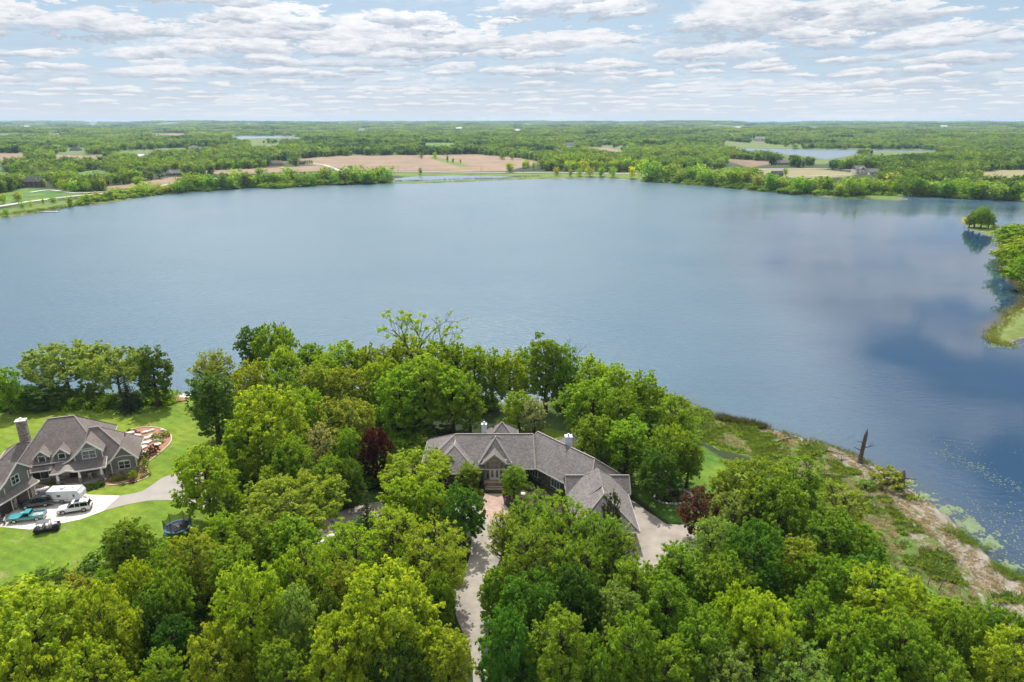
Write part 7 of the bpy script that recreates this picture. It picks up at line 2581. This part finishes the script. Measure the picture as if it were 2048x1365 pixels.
TUS = [tussock_mesh(600 + i, 70, .5, .035) for i in range(3)]
lo, hi_ = MARSH.min(0), MARSH.max(0)
q = rng.uniform(lo, hi_, (60000, 2))
d_, i_ = seg_dist(q[:, 0], q[:, 1], MARSH)
q = q[i_]
ld, li = seg_dist(q[:, 0], q[:, 1], LAKE)
s_ = np.where(li, -ld, ld)
zz = height(q[:, 0], q[:, 1])
patch = wave(q[:, 0], q[:, 1], 9, 41) + .7 * wave(q[:, 0], q[:, 1], 3.5, 42)
green = (patch > (-.1 + 1.5 * sst(q[:, 0], 56, 82) * (1 - .5 * sst(s_, 10, 26)) + .5 * sst(q[:, 0], 75, 100)))
keep = (zz > -.1) & (rng.random(len(q)) < np.where(green, .17, .12))
q, zz, green, s_ = q[keep][:7000], zz[keep][:7000], green[keep][:7000], s_[keep][:7000]
n = len(q)
k_ = rng.uniform(.7, 1.7, n) * np.where(green, 1.0, .7)
cg = np.array([.150, .225, .048]) * rng.uniform(.7, 1.5, (n, 1)) * np.array([1, 1, 1])
cs = np.array([.40, .33, .24]) * rng.uniform(.6, 1.2, (n, 1))
scatter('marsh_sedge', np.concatenate([q, zz[:, None] - .02], 1), np.stack([k_ * 1.3, k_ * 1.3, k_ * np.where(green, 1, .45)], 1), np.where(green[:, None], cg, cs), TUS)

REED = [tussock_mesh(650 + i, 40, 1.6, .03, .5) for i in range(2)]


def reeds(name, pix, n, h, col, width=3.0, z0=.2):
    P = np.array([at(a, b_, z0)[:2] for a, b_ in catmull(pix, 6)])
    k = rng.uniform(0, len(P) - 1.001, n)
    i = k.astype(int)
    f = (k - i)[:, None]
    p = P[i] * (1 - f) + P[i + 1] * f + rng.normal(size=(n, 2)) * width * .4
    z = np.maximum(height(p[:, 0], p[:, 1]), -.3)
    s = h * rng.uniform(.5, 1.2, n)
    c = np.array(col) * rng.uniform(.6, 1.3, (n, 1))
    return scatter(name, np.concatenate([p, z[:, None]], 1), np.stack([s, s, s], 1), c, REED)


reeds('cattails', [(1432, 836), (1480, 846), (1530, 857)], 170, .8, (.095, .11, .06), 1.3)
reeds('shore_reeds', [(1545, 862), (1640, 886), (1700, 908), (1740, 930)], 150, .45, (.14, .20, .05), 2.0)
reeds('shore_reeds', [(1900, 1062), (1930, 1080), (1965, 1100)], 120, .5, (.17, .27, .05), 3.0)
reeds('shore_reeds', [(1990, 1135), (2030, 1150), (2060, 1165)], 110, .5, (.17, .27, .05), 2.5)
reeds('pond_reeds', [(790, 362), (850, 361), (930, 358), (1000, 357), (1080, 355)], 260, 1.2, (.13, .18, .05), 5.0, .6)
reeds('far_shore_reeds', [(0, 434), (90, 422), (160, 410)], 320, 1.0, (.13, .20, .06), 6.0, .3)
reeds('far_shore_reeds', [(460, 377), (600, 370), (780, 365)], 300, 1.2, (.14, .20, .06), 6.0, .3)
reeds('far_shore_reeds', [(1300, 365), (1430, 374), (1580, 388), (1690, 396)], 200, 1.0, (.12, .18, .05), 5.0, .3)
reeds('shore_reeds', [(2040, 622), (2010, 645), (1988, 665), (1985, 682), (2020, 690)], 260, .7, (.19, .24, .06), 3.0, .3)

# floating leaves and algae on the calm water of the right bay
bm = bmesh.new()
bmesh.ops.create_circle(bm, cap_ends=True, segments=7, radius=.22)
padm = bpy.data.meshes.new('pad')
bm.to_mesh(padm)
bm.free()
lm, T = new_mat('floating_leaf')
cc = T.n('ShaderNodeAttribute', attribute_name='tint', attribute_type='INSTANCER').outputs['Color']
finish(T, T.n('ShaderNodeBsdfPrincipled', {'Base Color': cc, 'Roughness': .55}))
padm.materials.append(lm)
pts = []
for (px0, py0, px1, py1, sx, sy, n) in ((1880, 900, 2048, 985, 14, 4, 260), (1900, 1010, 2060, 1060, 50, 26, 260), (1950, 1050, 2080, 1120, 50, 25, 220), (1840, 880, 1990, 900, 40, 8, 60)):
    for _ in range(n):
        f = random.random()
        px, py = px0 + (px1 - px0) * f + random.gauss(0, sx), py0 + (py1 - py0) * f + random.gauss(0, sy)
        x, y, _q = at(px, py, 0)
        pts.append((x, y, .015 + random.random() * .01))
pts = np.array(pts)
ld, li = seg_dist(pts[:, 0], pts[:, 1], LAKE)
pts = pts[li]
n = len(pts)
k_ = rng.uniform(.5, 1.3, n)
scatter('lily_pads', pts, np.stack([k_ * .75, k_ * .5, k_], 1), np.array([.12, .16, .09]) * rng.uniform(.6, 1.2, (n, 1)), [padm])
pts = []
for (cx, cy, sx, sy, n) in ((1945, 1050, 16, 8, 420), (1985, 1085, 12, 8, 180), (1840, 996, 16, 5, 160), (1815, 968, 8, 4, 90), (2010, 1135, 16, 6, 140), (1900, 1020, 14, 5, 120), (2010, 690, 18, 4, 250)):
    for _ in range(n):
        x, y, _q = at(random.gauss(cx, sx), random.gauss(cy, sy), 0)
        pts.append((x, y, .012 + random.random() * .012))
pts = np.array(pts)
ld, li = seg_dist(pts[:, 0], pts[:, 1], LAKE)
pts = pts[li & (ld < 4.0 + 5 * (np.sin(pts[:, 0] * .55) * np.sin(pts[:, 1] * .4 + 1) > .15))]
n = len(pts)
k_ = rng.uniform(.5, 1.6, n)
scatter('algae_film', pts, np.stack([k_ * 1.2, k_, k_], 1), np.array([.13, .18, .075]) * rng.uniform(.7, 1.15, (n, 1)), [padm])

# utility poles along the far road
for i, (px, py, lb) in enumerate(((797, 346, 'wooden utility pole on the road above the pond, left one'), (962, 347, 'wooden utility pole on the road above the pond, right one'),
                                  (690, 345, 'wooden utility pole at the junction of the farm lane'), (1047, 350, 'wooden utility pole at the end of the pond'), (205, 386, 'wooden utility pole beside the triangular brown field'))):
    x, y, z = ground(px, py)
    t = thing('utility_pole', lb, 'pole', (x, y, z), 0, 'poles along the far road')
    MB().cyl((0, 0, 4.6), .16, 9.6, 6).build('post', DEADWOOD, t)
    MB().box((0, 0, 8.7), (2.2, .14, .16)).build('crossarm', DEADWOOD, t)
# pale paving round the turning circle: sunlit stones of its wall
for i, (px, py) in enumerate(((640, 1092), (648, 1086), (636, 1102), (655, 1095), (662, 1075), (630, 1112))):
    x, y, z = ground(px, py)
    rock(x, y, z, .8, .6, .5, LIME, ['highest', 'second highest', 'middle left', 'middle right', 'topmost right', 'lowest'][i] + ' pale stone seen between trees by the turning circle')

# ------------------------------------------------------------------ haze
hm, T = new_mat('haze')
pvn = T.n('ShaderNodeVolumePrincipled', {'Color': (0.56, 0.77, 1.0, 1), 'Density': 5.2e-5, 'Anisotropy': 0.2})
T.n('ShaderNodeOutputMaterial', {'Volume': pvn})
hb = MB()
hb.box((0, 9900, 46.0), (52000, 29000, 98.0))
hz_o = hb.build('haze', hm)
tag(hz_o, kind='stuff')
